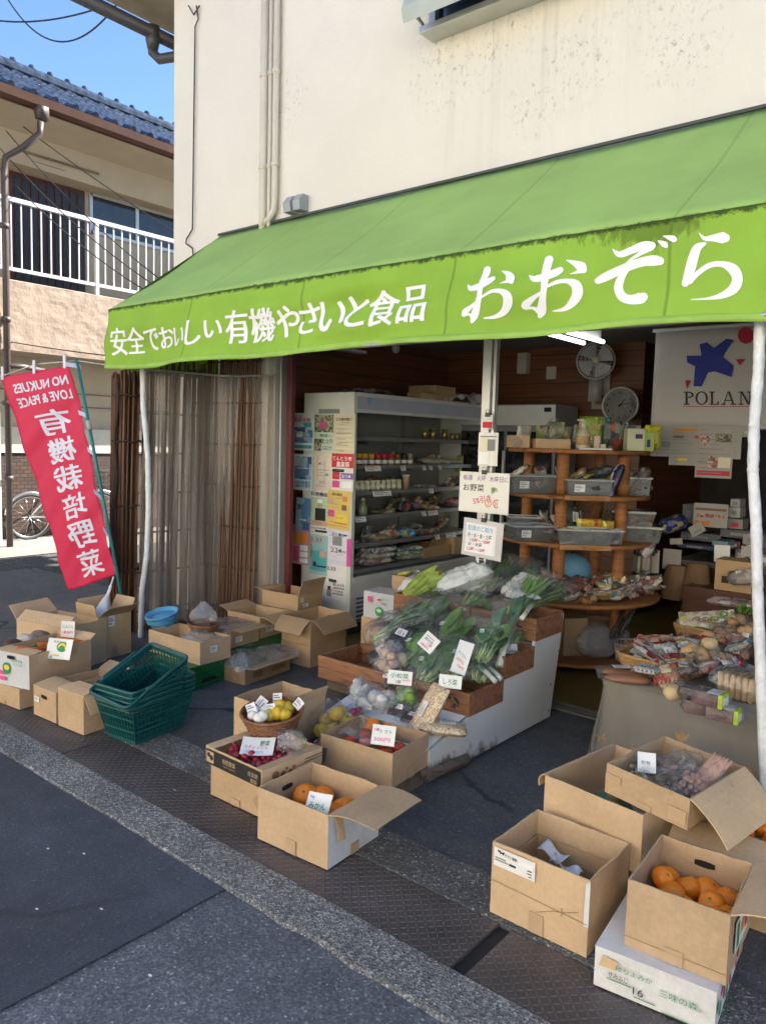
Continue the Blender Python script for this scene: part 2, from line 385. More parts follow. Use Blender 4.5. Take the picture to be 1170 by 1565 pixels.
# ---------------------------------------------------------------- shop building
def plaster(name, base, stain=True):
    m, nt, b = _nt(name); v = coords(nt, rnd=False)
    c = ramp(nt, tex(nt, v, 1.3, 6, 0.6), [(0.3, [x*0.93 for x in base]), (0.7, base)])
    if stain:
        ve = coords(nt, (1.6, 1.0, 1.1), False)
        f1 = ramp(nt, tex(nt, ve, 19, 9, 0.78, 0.3), [(0.55, 0.0), (0.63, 1.0)])
        f2 = None
        for cx, cz, rr in ((-3.0, 3.95, .38), (-2.62, 4.0, .4), (-2.1, 3.72, .33), (-1.55, 4.0, .42), (-1.5, 3.6, .28), (-4.45, 4.1, .3), (-2.35, 3.55, .25)):   # mould specks under the sill and along old cracks
            dv = N(nt, 'ShaderNodeVectorMath', operation='DISTANCE'); L(nt, v, dv.inputs[0]); dv.inputs[1].default_value = (cx, 4.15, cz)
            mp = N(nt, 'ShaderNodeMapRange'); mp.inputs['From Min'].default_value = rr; mp.inputs['From Max'].default_value = .05; L(nt, dv.outputs['Value'], mp.inputs['Value'])
            if f2 is None: f2 = mp.outputs[0]
            else: mx = N(nt, 'ShaderNodeMath', operation='MAXIMUM'); L(nt, f2, mx.inputs[0]); L(nt, mp.outputs[0], mx.inputs[1]); f2 = mx.outputs[0]
        mm = N(nt, 'ShaderNodeMath', operation='MULTIPLY'); L(nt, f1, mm.inputs[0]); L(nt, f2, mm.inputs[1])
        mk = N(nt, 'ShaderNodeMath', operation='MULTIPLY'); L(nt, mm.outputs[0], mk.inputs[0]); mk.inputs[1].default_value = 0.6
        c = mixc(nt, mk.outputs[0], c, (.075, .068, .05))
    if stain:                                              # rain streaks run down from the window sill
        sx = N(nt, 'ShaderNodeSeparateXYZ'); L(nt, v, sx.inputs[0]); f = None
        for k, p0, p1 in ((2, 3.05, 4.1), (0, -3.25, -2.95), (0, -1.5, -2.0)):
            mp = N(nt, 'ShaderNodeMapRange'); mp.inputs['From Min'].default_value = p0; mp.inputs['From Max'].default_value = p1; L(nt, sx.outputs[k], mp.inputs['Value'])
            if f is None: f = mp.outputs[0]
            else: mu = N(nt, 'ShaderNodeMath', operation='MULTIPLY'); L(nt, f, mu.inputs[0]); L(nt, mp.outputs[0], mu.inputs[1]); f = mu.outputs[0]
        ct = N(nt, 'ShaderNodeMath', operation='LESS_THAN'); ct.inputs[1].default_value = 4.13; L(nt, sx.outputs[2], ct.inputs[0])
        st = ramp(nt, tex(nt, coords(nt, (7, 1, .35), False), 2.2, 6, .6), [(.50, 0.0), (.80, .32)])
        for o_ in (ct.outputs[0], st): mu = N(nt, 'ShaderNodeMath', operation='MULTIPLY'); L(nt, f, mu.inputs[0]); L(nt, o_, mu.inputs[1]); f = mu.outputs[0]
        c = mixc(nt, f, c, (.24, .21, .16))
    L(nt, c, b.inputs['Base Color']); b.inputs['Roughness'].default_value = 0.9
    bump(nt, b, tex(nt, v, 42, 5, 0.65), 0.55, 0.012); MATS[name] = m; return m
XL = -5.88
M_WALL = plaster('cream_plaster', (.80, .745, .65))
M_SIDE = mat('side_plaster', (.62, .57, .48), 0.9, 0.08, 2, 40, 0.4, 0.01)
M_GREYM = mat('grey_pvc', (.055, .053, .057), 0.45, 0.1)
M_BEIGEP = mat('beige_pipe', (.66, .60, .49), 0.5, 0.06)
M_ALU = mat('aluminium', (.52, .52, .50), 0.38, 0.06, 9, metal=0.55)
M_DKW = mat('dark_timber', (.05, .022, .012), 0.55, 0.3, 3, 20, 0.2, stretch=(1, 1, 6))
M_STEEL = mat('white_enamel', (.62, .63, .62), 0.4, 0.07, 5)
XL, XR, YF, YB = -5.88, 4.0, 4.15, 10.4
shop = thing('shop_building', 'cream plastered shop building with a stained upper wall above the green awning', 'building', (XL, YF, 0))
SH = lambda: Matrix.Translation((-XL, -YF, 0))
b = MB()
b.box(XL, YF, 3.1, XR, YF+.12, 6.0)                        # upper front
b.box(XL, YF, 0, -4.555, YF+.12, 3.1)                      # pier behind the reeds
b.box(XL, YF+.12, 0, XL+.12, YB, 6.0)                      # alley side
b.box(XR-.12, YF+.12, 0, XR, YB, 6.0); b.box(XL+.12, YB-.12, 0, XR-.12, YB, 6.0)
b.box(-4.555, YF, 2.42, XR-.12, YF+.12, 3.1)
b.box(1.2, YF, 0, XR-.12, YF+.12, 2.42)
b.build('wall', M_WALL, shop, mw=SH())
b = MB(); b.box(XL+.12, YF+.12, 2.5, XR-.12, YB-.12, 2.6); b.build('ceiling', mat('ceiling_board', (.24, .22, .19), 0.9), shop, mw=SH())
b = MB(); b.box(-4.9, YF, -.05, XR-.12, YB-.12, 0.004); b.build('floor', mat('yellow_lino', (.20, .14, .035), 0.45, 0.25, 3), shop, mw=SH())
def boards(name, col, gap):
    m, nt, bs_ = _nt(name); tc = N(nt, 'ShaderNodeTexCoord'); sp = N(nt, 'ShaderNodeSeparateXYZ'); L(nt, tc.outputs['Object'], sp.inputs[0])
    md = N(nt, 'ShaderNodeMath', operation='PINGPONG'); md.inputs[1].default_value = gap/2; L(nt, sp.outputs[2], md.inputs[0])
    g = ramp(nt, md.outputs[0], [(0.0, 0.0), (0.008, 1.0)])
    v = coords(nt, (1, 1, 14), False); w = ramp(nt, tex(nt, v, 2.2, 6, 0.6), [(0.3, [x*.6 for x in col]), (0.7, [x*1.25 for x in col])])
    L(nt, mixc(nt, g, (.012, .006, .003), w), bs_.inputs['Base Color']); bs_.inputs['Roughness'].default_value = 0.45; return m
M_PANEL = boards('wood_boarding', (.15, .052, .018), 0.135)
b = MB(); b.box(-4.80, YF+.12, 0, -4.74, 6.86, 2.5); b.box(-4.74, 6.8, 0, -2.62, 6.86, 2.5); b.box(-2.68, 6.86, 0, -2.62, YB-.12, 2.5)
b.build('wood_panelling', M_PANEL, shop, mw=SH())
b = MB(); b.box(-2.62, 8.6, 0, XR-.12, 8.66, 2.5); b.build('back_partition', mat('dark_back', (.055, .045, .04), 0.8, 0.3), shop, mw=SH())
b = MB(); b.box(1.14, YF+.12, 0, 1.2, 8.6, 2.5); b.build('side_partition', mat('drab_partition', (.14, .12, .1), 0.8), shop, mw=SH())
# shop front frame: aluminium jamb, red painted post, aluminium mullion, sill track
b = MB(); b.box(-4.55, 4.09, 0, -4.475, 4.26, 2.42); b.box(-4.47, 4.13, 0, -4.45, 4.22, 2.42); b.build('jamb', M_ALU, shop, mw=SH(), bevel=.004)
b = MB(); b.box(-4.43, 4.17, 0, -4.375, 4.21, 2.42); b.build('red_post', mat('red_paint', (.10, .012, .014), 0.45, .2), shop, mw=SH(), bevel=.003)
b = MB(); b.box(-2.60, 4.1, 0, -2.54, 4.165, 2.42); b.box(-2.538, 4.12, 0, -2.515, 4.16, 2.42); b.build('mullion', M_ALU, shop, mw=SH(), bevel=.004)
b = MB(); b.box(-4.36, 4.12, 2.3, 1.2, 4.24, 2.415); b.build('head_track', mat('track_dark', (.13, .13, .13), .5), shop, mw=SH())
b = MB()
for k in range(3): b.box(-4.36, 4.06+k*.05, 0.0045, 1.2, 4.085+k*.05, 0.016)
b.build('sill_track', mat('track_steel', (.3, .3, .3), .4, .2, metal=.7), shop, mw=SH())
# roof, eaves, gutter and downpipe on the alley side
b = MB()
b.add([(-6.55, 3.6, 5.42), (-6.55, 11, 5.42), (-1, 11, 7.1), (-1, 3.6, 7.1), (4.6, 3.6, 5.42), (4.6, 11, 5.42)], [(0, 3, 2, 1), (3, 4, 5, 2)])
b.build('roof', mat('roof_grey', (.08, .085, .09), .6, .2), shop, mw=SH(), solid=.08)
b = MB(); b.box(-6.5, 3.62, 5.36, XL-.003, 10.9, 5.39); b.box(XL, 3.62, 5.9, 4.5, YF-.003, 5.93); b.build('soffit', mat('soffit_board', (.42, .36, .27), .85, .1), shop, mw=SH())
def hgutter(pts, r=0.055):
    m = MB(); m.tube(pts, r, 10); return m
b = hgutter([(-6.42, 3.3, 5.235), (-6.42, 11, 5.235)], .06); b.build('gutter', M_GREYM, shop, True, mw=SH())
b = MB(); b.tube([(-6.42, 4.3, 5.2), (-6.42, 4.3, 5.06), (-6.36, 4.33, 5.0), (-6.2, 4.36, 4.985), (-5.96, 4.42, 4.98), (-5.94, 4.42, 4.9), (-5.94, 4.42, 0.1)], .045, 12)
b.lathe([(.0, 5.3), (.062, 5.29), (.066, 5.17), (.045, 5.08), (.0, 5.08)], 14, (-6.42, 4.3, 0)); b.build('downpipe', M_GREYM, shop, True, mw=SH())
# pipes and cables on the front wall
for x, r, bend in ((-4.665, .032, 0), (-4.595, .017, 0), (-4.535, .024, 1)):
    pts = [(x, 4.11, 5.9), (x, 4.11, 3.36)]
    if bend: pts += [(x-.005, 4.11, 3.3), (x-.04, 4.105, 3.25), (x-.1, 4.1, 3.21)]
    else: pts += [(x, 4.11, 3.15)]
    m = MB(); m.tube(pts, r, 10)
    for zz in (3.62, 4.3, 5.0): m.tube([(x, 4.11, zz), (x, 4.11, zz+.03)], r+.006, 10)
    m.build('wall_pipe', M_BEIGEP, shop, True, mw=SH())
m = MB(); m.tube([VY(x, y, 4.13) for x, y in ((300, 8), (303, 28), (298, 40), (294, 350), (285, 365), (284, 372), (294, 379), (295, 392))], .006, 6); m.tube([VY(x, y, 4.12) for x, y in ((288, 8), (296, 22), (305, 8))], .006, 6)
m.build('wall_cable', mat('cable_black', (.03, .03, .03), .6), shop, True, mw=SH())
# window under the top edge: aluminium frame, glass, projecting shutter box
q = VY(650, 60, 4.07)
b = MB()
b.box(-3.10, 4.0, 4.11, -1.9, 4.148, 4.15); b.box(-3.08, 4.07, 4.15, -3.03, 4.148, 5.2); b.box(-1.98, 4.07, 4.15, -1.93, 4.148, 5.2); b.box(-3.03, 4.08, 4.15, -1.98, 4.145, 4.19); b.box(-2.53, 4.09, 4.19, -2.49, 4.14, 5.2); b.box(-3.08, 4.07, 5.2, -1.93, 4.148, 5.25)
wn = b.build('window', M_ALU, shop, mw=SH(), bevel=.003)
b = MB(); b.box(-3.03, 4.115, 4.19, -1.98, 4.125, 5.2); b.build('pane', mat('dark_glass', (.02, .04, .1), .06, .1, spec=1), wn)
b = MB()
b.prism([(-3.10, 3.84, 4.10), (-3.10, 3.815, 4.18), (-3.10, 4.10, 4.9), (-3.10, 4.14, 4.84)], (1.5, 0, 0))
b.tube([(-3.12, 4.14, 4.16), (-3.12, 3.9, 4.26)], .012, 6)
b.build('window_hood', mat('hood_green', (.42, .46, .43), .5, .06), shop, mw=SH(), bevel=.004)
for x in (-4.38, -4.28):                                   # two little grey hoods just over the awning
    m = MB(); m.prism([(x, 4.148, 3.24), (x, 4.06, 3.24), (x, 4.05, 3.31), (x, 4.09, 3.36), (x, 4.148, 3.36)], (.075, 0, 0)); m.build('vent_hood', mat('vent_grey', (.33, .35, .37), .5, .1), shop, mw=SH(), bevel=.004)

# unseen house added across the street, behind the camera: its pale sunlit wall throws warm light back on the shop
oh = thing('added_opposite_house', 'unseen pale plastered house added across the street to throw light on the shop', 'building', (-4, -7, 0))
b = MB(); b.box(-22, -7.3, 0, 14, -7, 6.5); b.build('wall', mat('pale_plaster', (.80, .74, .62), .9, .05), oh, mw=Matrix.Translation((4, 7, 0)))
for k in range(9):
    x = -20.5+k*3.8
    for z in (.9, 3.7): b = MB(); b.box(x, -7, z, x+1.5, -6.96, z+1.2); b.build('window', MATS['dark_glass'], oh, mw=Matrix.Translation((4, 7, 0)))
# ---------------------------------------------------------------- awning
AX0, AX1 = -5.22, 0.75
def canvas(name, col, mould_z=None, seams=True, dz=(0, 1)):
    m, nt, b = _nt(name); tc = N(nt, 'ShaderNodeTexCoord'); sp = N(nt, 'ShaderNodeSeparateXYZ'); L(nt, tc.outputs['Object'], sp.inputs[0])
    v = coords(nt, rnd=False)
    c = ramp(nt, tex(nt, v, 1.6, 6, 0.6), [(0.3, [x*.86 for x in col]), (0.7, [x*1.08 for x in col])])
    if mould_z is not None:                                # black-green mould on the seam of the fold, with drips in the wet stretch
        mr = N(nt, 'ShaderNodeMapRange'); mr.inputs['From Min'].default_value = mould_z[0]; mr.inputs['From Max'].default_value = mould_z[1]; L(nt, sp.outputs[2], mr.inputs['Value'])
        vv = coords(nt, (1, 1, 1), False); n = tex(nt, vv, 26, 7, 0.8)
        ad = N(nt, 'ShaderNodeMath', operation='MULTIPLY_ADD'); L(nt, mr.outputs[0], ad.inputs[0]); ad.inputs[1].default_value = 0.62; L(nt, n, ad.inputs[2])
        c = mixc(nt, ramp(nt, ad.outputs[0], [(0.84, 0.0), (1.02, 0.85)]), c, (.028, .036, .014))
        if name == 'canvas_top': mould_z = (9, 10)
        # wider algae bloom hanging under the fold near the wet end
        mr2 = N(nt, 'ShaderNodeMapRange'); mr2.inputs['From Min'].default_value = mould_z[0]-.16; mr2.inputs['From Max'].default_value = mould_z[1]; L(nt, sp.outputs[2], mr2.inputs['Value'])
        mx = N(nt, 'ShaderNodeMapRange'); mx.inputs['From Min'].default_value = -2.0; mx.inputs['From Max'].default_value = -1.15; L(nt, sp.outputs[0], mx.inputs['Value'])
        mx2 = N(nt, 'ShaderNodeMapRange'); mx2.inputs['From Min'].default_value = -0.85; mx2.inputs['From Max'].default_value = -1.15; L(nt, sp.outputs[0], mx2.inputs['Value'])
        p = N(nt, 'ShaderNodeMath', operation='MULTIPLY'); L(nt, mx.outputs[0], p.inputs[0]); L(nt, mx2.outputs[0], p.inputs[1])
        p2 = N(nt, 'ShaderNodeMath', operation='MULTIPLY'); L(nt, p.outputs[0], p2.inputs[0]); L(nt, mr2.outputs[0], p2.inputs[1])
        n3 = tex(nt, coords(nt, (1.8, 1, .7), False), 14, 6, 0.7)
        p3 = N(nt, 'ShaderNodeMath', operation='MULTIPLY_ADD'); L(nt, p2.outputs[0], p3.inputs[0]); p3.inputs[1].default_value = .75; L(nt, n3, p3.inputs[2])
        c = mixc(nt, ramp(nt, p3.outputs[0], [(0.84, 0.0), (1.2, .55)]), c, (.07, .10, .012))
    if seams:
        ofs = N(nt, 'ShaderNodeMath', operation='ADD'); ofs.inputs[1].default_value = 4.214+1.03*10; L(nt, sp.outputs[0], ofs.inputs[0])
        pp = N(nt, 'ShaderNodeMath', operation='PINGPONG'); pp.inputs[1].default_value = .515; L(nt, ofs.outputs[0], pp.inputs[0])
        g = ramp(nt, pp.outputs[0], [(0.0, .28 if name == 'canvas_top' else .5), (0.004, .28 if name == 'canvas_top' else .5), (0.009, 0.0)])
        c = mixc(nt, g, c, [x*.35 for x in col])
    L(nt, c, b.inputs['Base Color']); b.inputs['Roughness'].default_value = .62; b.inputs['Specular IOR Level'].default_value = .18
    bump(nt, b, tex(nt, v, 9, 4), .15, .02)
    out = nt.nodes['Material Output']; tl = N(nt, 'ShaderNodeBsdfTranslucent'); L(nt, c, tl.inputs[0])
    ms = N(nt, 'ShaderNodeMixShader'); ms.inputs[0].default_value = .22; L(nt, b.outputs[0], ms.inputs[1]); L(nt, tl.outputs[0], ms.inputs[2]); L(nt, ms.outputs[0], out.inputs[0])
    return m
M_TOP = canvas('canvas_top', (.42, .64, .19), (2.50, 2.455))
M_VAL = canvas('canvas_valance', (.35, .60, .075), (2.405, 2.466))
aw = thing('awning', 'long green canvas awning with white lettering over the shop front', 'awning', (0, 0, 0))
def sagx(x):                                               # the fold dips where the frame ends
    return 0.012*math.sin(x*3.1)+0.006*math.sin(x*7.7+1)
def fold(x): return Vector((x, 3.13, 2.463+.006*math.sin(x*6.1)))
def val(x, t):
    """t = 0 at the fold .. 1 at the hem"""
    x2 = x
    wv = .034*math.sin(x*3.05+1.2)*t + .022*math.sin(x*6.1+2*t)*(.25+t*.8) + .016*math.sin(t*7.5+x*1.7+math.sin(x*2.3))*math.sin(PI*t) + .008*math.sin(x*15+5*t+math.sin(x*2)*2)*t
    wv += .013*math.sin(t*13+3.1*x+2.2*math.sin(x*1.3))*max(0, math.sin(x*1.9+.7))**.7*math.sin(PI*t)+.006*math.sin(t*9-5*x)*math.sin(PI*t)
    g = math.exp(-((x+1.25)/.55)**2)                       # slack stretch near the right pole: diagonal folds
    wv += g*(.035*math.sin(9*(x*.45+t*.42)+.4)*math.sin(PI*min(1, t*1.15)))
    zz = 2.463-.43*t + .008*math.sin(x*4.2)*t + .012*math.sin(x*1.9+.5)*t + g*.02*t
    return Vector((x2, 3.118-.04*t-wv, zz))
b = MB(); b.grid(lambda u, v: Vector((AX0+(AX1-AX0)*u, 4.135+(3.13-4.135)*v, (3.205+(2.463-3.205)*v)-.028*math.sin(PI*v)*(.6+.4*math.cos((AX0+(AX1-AX0)*u-.1)*2*PI/1.03))+.004*math.sin(19*u+9*v))), 180, 12)
b.build('canopy', M_TOP, aw, True, solid=.004)
b = MB(); b.grid(lambda u, v: val(AX0+(AX1-AX0)*u, v), 300, 20); b.build('valance', M_VAL, aw, True, solid=.003)
b = MB(); b.grid(lambda u, v: val(AX0+(AX1-AX0)*u, .925+.075*v)+Vector((0, -.0035, 0)), 300, 2); b.build('hem', mat('hem_green', (.30, .5, .08), .6, .1), aw, True, solid=.002)
for x in (AX0, AX1):
    b = MB(); b.add([(x, 4.13, 3.2), (x, 3.13, 2.46), (x, 3.085, 2.04), (x, 4.13, 2.04)], [(0, 1, 2, 3)]); b.build('end_panel', M_VAL, aw, solid=.003)
b = MB(); b.tube([(AX0, 4.12, 3.215), (AX1, 4.12, 3.215)], .011, 6); b.build('wall_rail', mat('rail_dark', (.06, .065, .06), .6), aw)
b = MB(); b.tube([(AX0+.02, 3.145, 2.44), (AX1-.02, 3.145, 2.44)], .017, 8); b.tube([(AX0+.02, 3.13, 2.06), (AX1-.02, 3.13, 2.06)], .012, 8)
for k in range(6):
    x = AX0+.03+k*(AX1-AX0-.06)/5; b.tube([(x, 4.10, 3.10), (x, 3.17, 2.40), (x, 3.17, 2.06)], .012, 8)
b.build('frame', mat('galvanised', (.4, .41, .42), .45, .1, metal=.6), aw, True)
M_LET = mat('lettering_white', (.86, .86, .86), .6, .04)
def letter(mb, ch, xa, xb, za, zb, heavy=.024, bold=0.0, it=0, vy=.004):
    vs, fs = glyphs(ch, bold, it)
    bm = bmesh.new(); vv = [bm.verts.new(v) for v in vs]
    for f in fs:
        try: bm.faces.new([vv[i] for i in f])
        except ValueError: pass
    xs = [v.x for v in vs]; ys = [v.y for v in vs]
    x0, x1, y0, y1 = min(xs), max(xs), min(ys), max(ys)
    for k in range(1, 10):                                 # cut so the letters follow the folds
        for no, co in (((1, 0, 0), (x0+(x1-x0)*k/10, 0, 0)), ((0, 1, 0), (0, y0+(y1-y0)*k/10, 0))):
            bmesh.ops.bisect_plane(bm, geom=bm.verts[:]+bm.edges[:]+bm.faces[:], plane_co=co, plane_no=no)
    bm.verts.index_update()
    for i, (dx, dy) in enumerate(((-heavy, vy), (0, -vy), (heavy, vy), (0, vy), (heavy, -vy), (-heavy, -vy))):
        out = []
        for v in bm.verts:
            X = xa+(xb-xa)*(v.co.x-x0+dx)/(x1-x0); Z = za+(zb-za)*(v.co.y-y0+dy)/(y1-y0)
            p = val(X, (2.463-Z)/.43); p.y -= .004+.0003*i; out.append(p)
        mb.add(out, [[v.index for v in f.verts] for f in bm.faces])
    bm.free()
def pxl(mb, ch, x0, yt, x1, yb, **k):
    a = VY((x0+x1)/2, yb, 3.09); t = VY((x0+x1)/2, yt, 3.09); letter(mb, ch, VY(x0, yb, 3.09).x, VY(x1, yb, 3.09).x, a.z, t.z, **k)
b = MB()
for ch, *q in (('安', 170,500,191,541), ('全', 192,499,216,537), ('で', 218,501,238,532), ('お', 240,498,263,529), ('い', 265,499,284,527), ('し', 288,488,312,527), ('い', 317,489,341,516),
              ('有', 347,474,378,524), ('機', 380,470,415,521), ('や', 418,467,451,515), ('さ', 453,463,483,511), ('い', 486,460,521,508), ('と', 525,452,555,503), ('食', 556,444,601,502), ('品', 606,437,652,496)):
    pxl(b, ch, *q)
def brush(mb, strokes, ox, oy, sc):
    """brush written kana: strokes of (x, y, half width) laid on the valance"""
    for si, st in enumerate(strokes):
        P_ = [Vector(p) for p in st]; pts = []
        for i in range(len(P_)-1):
            p0, p1, p2, p3 = P_[max(i-1, 0)], P_[i], P_[i+1], P_[min(i+2, len(P_)-1)]
            for k in range(8):
                t = k/8; pts.append(.5*((2*p1)+(p2-p0)*t+(2*p0-5*p1+4*p2-p3)*t*t+(3*p1-p0-3*p2+p3)*t**3))
        pts.append(P_[-1]); n = len(pts); rows = []
        def put(x, y):
            q = VY(ox+x*sc, oy+y*sc, 3.09); p = val(q.x, (2.463-q.z)/.43); p.y -= .0042+.0003*si; return p
        for i, p in enumerate(pts):
            d = (pts[min(i+1, n-1)]-pts[max(i-1, 0)]); d = Vector((d.x, d.y)); d = d.normalized() if d.length > 1e-6 else Vector((1, 0)); nn = Vector((-d.y, d.x)); r = max(1.5, p.z)
            for f in (-1, -.5, 0, .5, 1): rows.append(put(p.x+nn.x*r*f, p.y+nn.y*r*f))
        mb.add(rows, [(5*i+k, 5*i+5+k, 5*i+6+k, 5*i+1+k) for i in range(n-1) for k in range(4)])
        for e, i in ((-1, 0), (1, n-1)):                   # rounded ends
            p = pts[i]; d = pts[1]-pts[0] if e < 0 else pts[-1]-pts[-2]; a0 = math.atan2(d.y*e, d.x*e); r = max(1.5, p.z)
            mb.add([put(p.x, p.y)]+[put(p.x+r*math.cos(a0+(k/8-.5)*PI), p.y+r*math.sin(a0+(k/8-.5)*PI)) for k in range(9)], [(0, k, k+1) for k in range(1, 9)])
brush(b, [[(97,297,3),(135,330,22),(200,315,30),(265,275,32),(300,250,24)], [(226,165,30),(228,200,32),(218,300,26),(224,390,22),(208,470,26),(180,550,32),(160,598,16)], [(220,430,10),(155,482,15),(105,520,24),(90,545,20)], [(95,550,10),(135,545,10),(170,565,22)],
          [(240,412,8),(320,362,14),(395,358,20),(448,392,34),(450,450,34),(410,520,24),(340,560,15),(258,572,5)], [(360,180,4),(420,207,22),(455,250,36),(474,280,20)], [(450,270,22),(415,282,10),(380,292,3)]], 700, 380, .188)
brush(b, [[(603,224,3),(650,255,26),(720,240,32),(800,205,34),(838,182,28)], [(735,88,36),(730,170,34),(732,270,28),(724,350,22),(704,430,26),(682,510,34),(666,548,18)], [(718,360,10),(650,405,16),(590,452,26),(568,475,24)], [(575,490,12),(625,488,12),(665,510,26)],
          [(735,330,8),(820,285,16),(900,274,20),(962,304,40),(972,370,40),(930,440,32),(860,495,18),(768,510,4)], [(882,96,4),(940,118,20),(1000,150,40),(1022,180,30)], [(1000,188,24),(960,205,10),(922,215,3)]], 700, 380, .188)
brush(b, [[(200,185,4),(250,222,22),(330,192,26),(410,160,32),(464,158,28)], [(462,172,22),(400,210,15),(330,256,9),(285,296,5)], [(104,410,22),(160,380,30),(280,322,30),(400,277,32),(480,266,38),(518,268,30)], [(300,340,10),(258,390,24),(237,460,30),(262,522,32),(320,545,34),(385,536,42),(402,528,34)], [(507,124,4),(548,148,22),(560,160,16)], [(545,90,5),(600,105,22),(615,112,22)]], 890, 340, .2222)
brush(b, [[(787,66,4),(822,102,14),(880,98,24),(945,95,40),(962,96,32)], [(825,138,10),(775,168,28),(750,230,34),(728,310,36),(702,390,30),(690,424,26)], [(720,412,20),(780,350,18),(860,296,20),(950,287,22),(1030,325,38),(1060,390,38),(1030,460,34),(950,510,22),(850,535,9),(738,543,3)]], 890, 340, .2222)
b.build('lettering', M_LET, aw, True)
# taped poles carrying the awning
M_TAPE = mat('white_tape', (.74, .75, .76), .35, .14, 14, 30, .9, .012)
def wpole(label, pts, r):
    m = MB(); out = []; rad = []
    for i in range(61):
        t = i/60; k = min(len(pts)-2, int(t*(len(pts)-1))); f = t*(len(pts)-1)-k
        f = f*f*(3-2*f); out.append(Vector(pts[k]).lerp(Vector(pts[k+1]), f)); rad.append(r*(1+.10*noise.noise(Vector((i*.55, r*99, 2)))+.06*math.sin(i*2.3)))
    m.tube(out, r, 12, radii=rad); o = m.build('awning_pole', M_TAPE, None, True); return tag(o, label, 'pole', 'taped poles under the awning')
wpole('thin white taped pole standing behind the green basket stack, left of the vinyl curtain', [VY(x, y, 3.3) for x, y in ((218, 556), (219, 620), (226, 700), (227, 780), (224, 850), (217, 900), (215, 974))], .021)
rp = wpole('white plastic wrapped pole at the right edge before the clothed table', [VY(x, y, 3.22) for x, y in ((1161, 486), (1159, 560), (1152, 650), (1150, 720), (1155, 800), (1157, 900), (1163, 1050), (1171, 1255))], .021)
# ---------------------------------------------------------------- neighbour across the alley
NX = -10.5
nb = thing('neighbour_house', 'beige two storey house with a blue tiled roof and white balcony railing across the alley', 'building', (NX, 4, 0))
NB = lambda: Matrix.Translation((-NX, -4, 0))
M_STUC = mat('beige_stucco', (.30, .235, .185), .95, .08, 3, 14, .5, .02)
M_NWALL = mat('neighbour_wall', (.50, .43, .31), .9, .08, 2, 30, .3, .01)
b = MB(); b.box(-12.2, -2, 2.66, -11.6, 16, 5.6); b.box(-12.2, -2, 1.25, -11.25, 16, 2.66); b.box(-11.6, -2, 2.655, -11.25, 16, 2.70); b.build('wall', M_NWALL, nb, mw=NB())
m_, nt_, b_ = _nt('brick_dark'); v_ = coords(nt_, rnd=False)
rotv = N(nt_, 'ShaderNodeVectorRotate', rotation_type='EULER_XYZ'); rotv.inputs['Rotation'].default_value = (0, PI/2, PI/2); L(nt_, v_, rotv.inputs['Vector'])
br = N(nt_, 'ShaderNodeTexBrick'); br.inputs['Color1'].default_value = (.05, .03, .024, 1); br.inputs['Color2'].default_value = (.085, .05, .035, 1); br.inputs['Mortar'].default_value = (.02, .018, .016, 1)
br.inputs['Scale'].default_value = 4.5; br.inputs['Mortar Size'].default_value = .03
sp_ = N(nt_, 'ShaderNodeSeparateXYZ'); L(nt_, v_, sp_.inputs[0]); cb_ = N(nt_, 'ShaderNodeCombineXYZ'); L(nt_, sp_.outputs[1], cb_.inputs[0]); L(nt_, sp_.outputs[2], cb_.inputs[1]); L(nt_, cb_.outputs[0], br.inputs['Vector'])
L(nt_, br.outputs['Color'], b_.inputs['Base Color'])
b = MB(); b.box(-12.2, -2, 0, -11.22, 16, 1.25); b.build('brick_base', m_, nb, mw=NB())
b = MB(); b.box(-11.23, -2, 1.25, -11.19, 16, 1.62); b.build('sill_band', mat('pale_band', (.62, .58, .48), .9), nb, mw=NB())
b = MB()
for z in (2.15, 1.95): b.box(-11.245, -2, z, -11.235, 16, z+.018)
b.build('panel_joint', mat('joint_dark', (.2, .16, .12), .9), nb, mw=NB())
b = MB(); b.grid(lambda u, v: Vector((NX+.008*noise.noise(Vector((u*60, v*5, 1)))+.006*noise.noise(Vector((u*150, v*12, 4))), -2+18*u, 2.66+.90*v)), 400, 20)
b.add([(NX, -2, 3.56), (NX, 16, 3.56), (NX-.14, 16, 3.60), (NX-.14, -2, 3.60)], [(0, 1, 2, 3)]); b.add([(NX-.14, -2, 3.6), (NX-.14, 16, 3.6), (NX-.14, 16, 2.66), (NX-.14, -2, 2.66)], [(0, 1, 2, 3)])
b.box(-11.6, -2, 2.70, NX-.14, 16, 2.80); b.box(-11.25, -2, 2.64, NX, 16, 2.66)
b.build('balcony', M_STUC, nb, mw=NB())
M_RAIL = mat('white_railing', (.55, .56, .58), .4, .05)
b = MB()
b.box(NX-.1, -2, 4.60, NX-.04, 16, 4.655); b.box(NX-.09, -2, 3.70, NX-.05, 16, 3.745)
y = -1.95
k = 0
while y < 16:
    big = k % 11 == 4
    if big: b.box(NX-.095, y-.025, 3.58, NX-.045, y+.025, 4.6)
    else: b.box(NX-.079, y-.008, 3.745, NX-.061, y+.008, 4.6)
    y += .137; k += 1
b.build('railing', M_RAIL, nb, mw=NB())
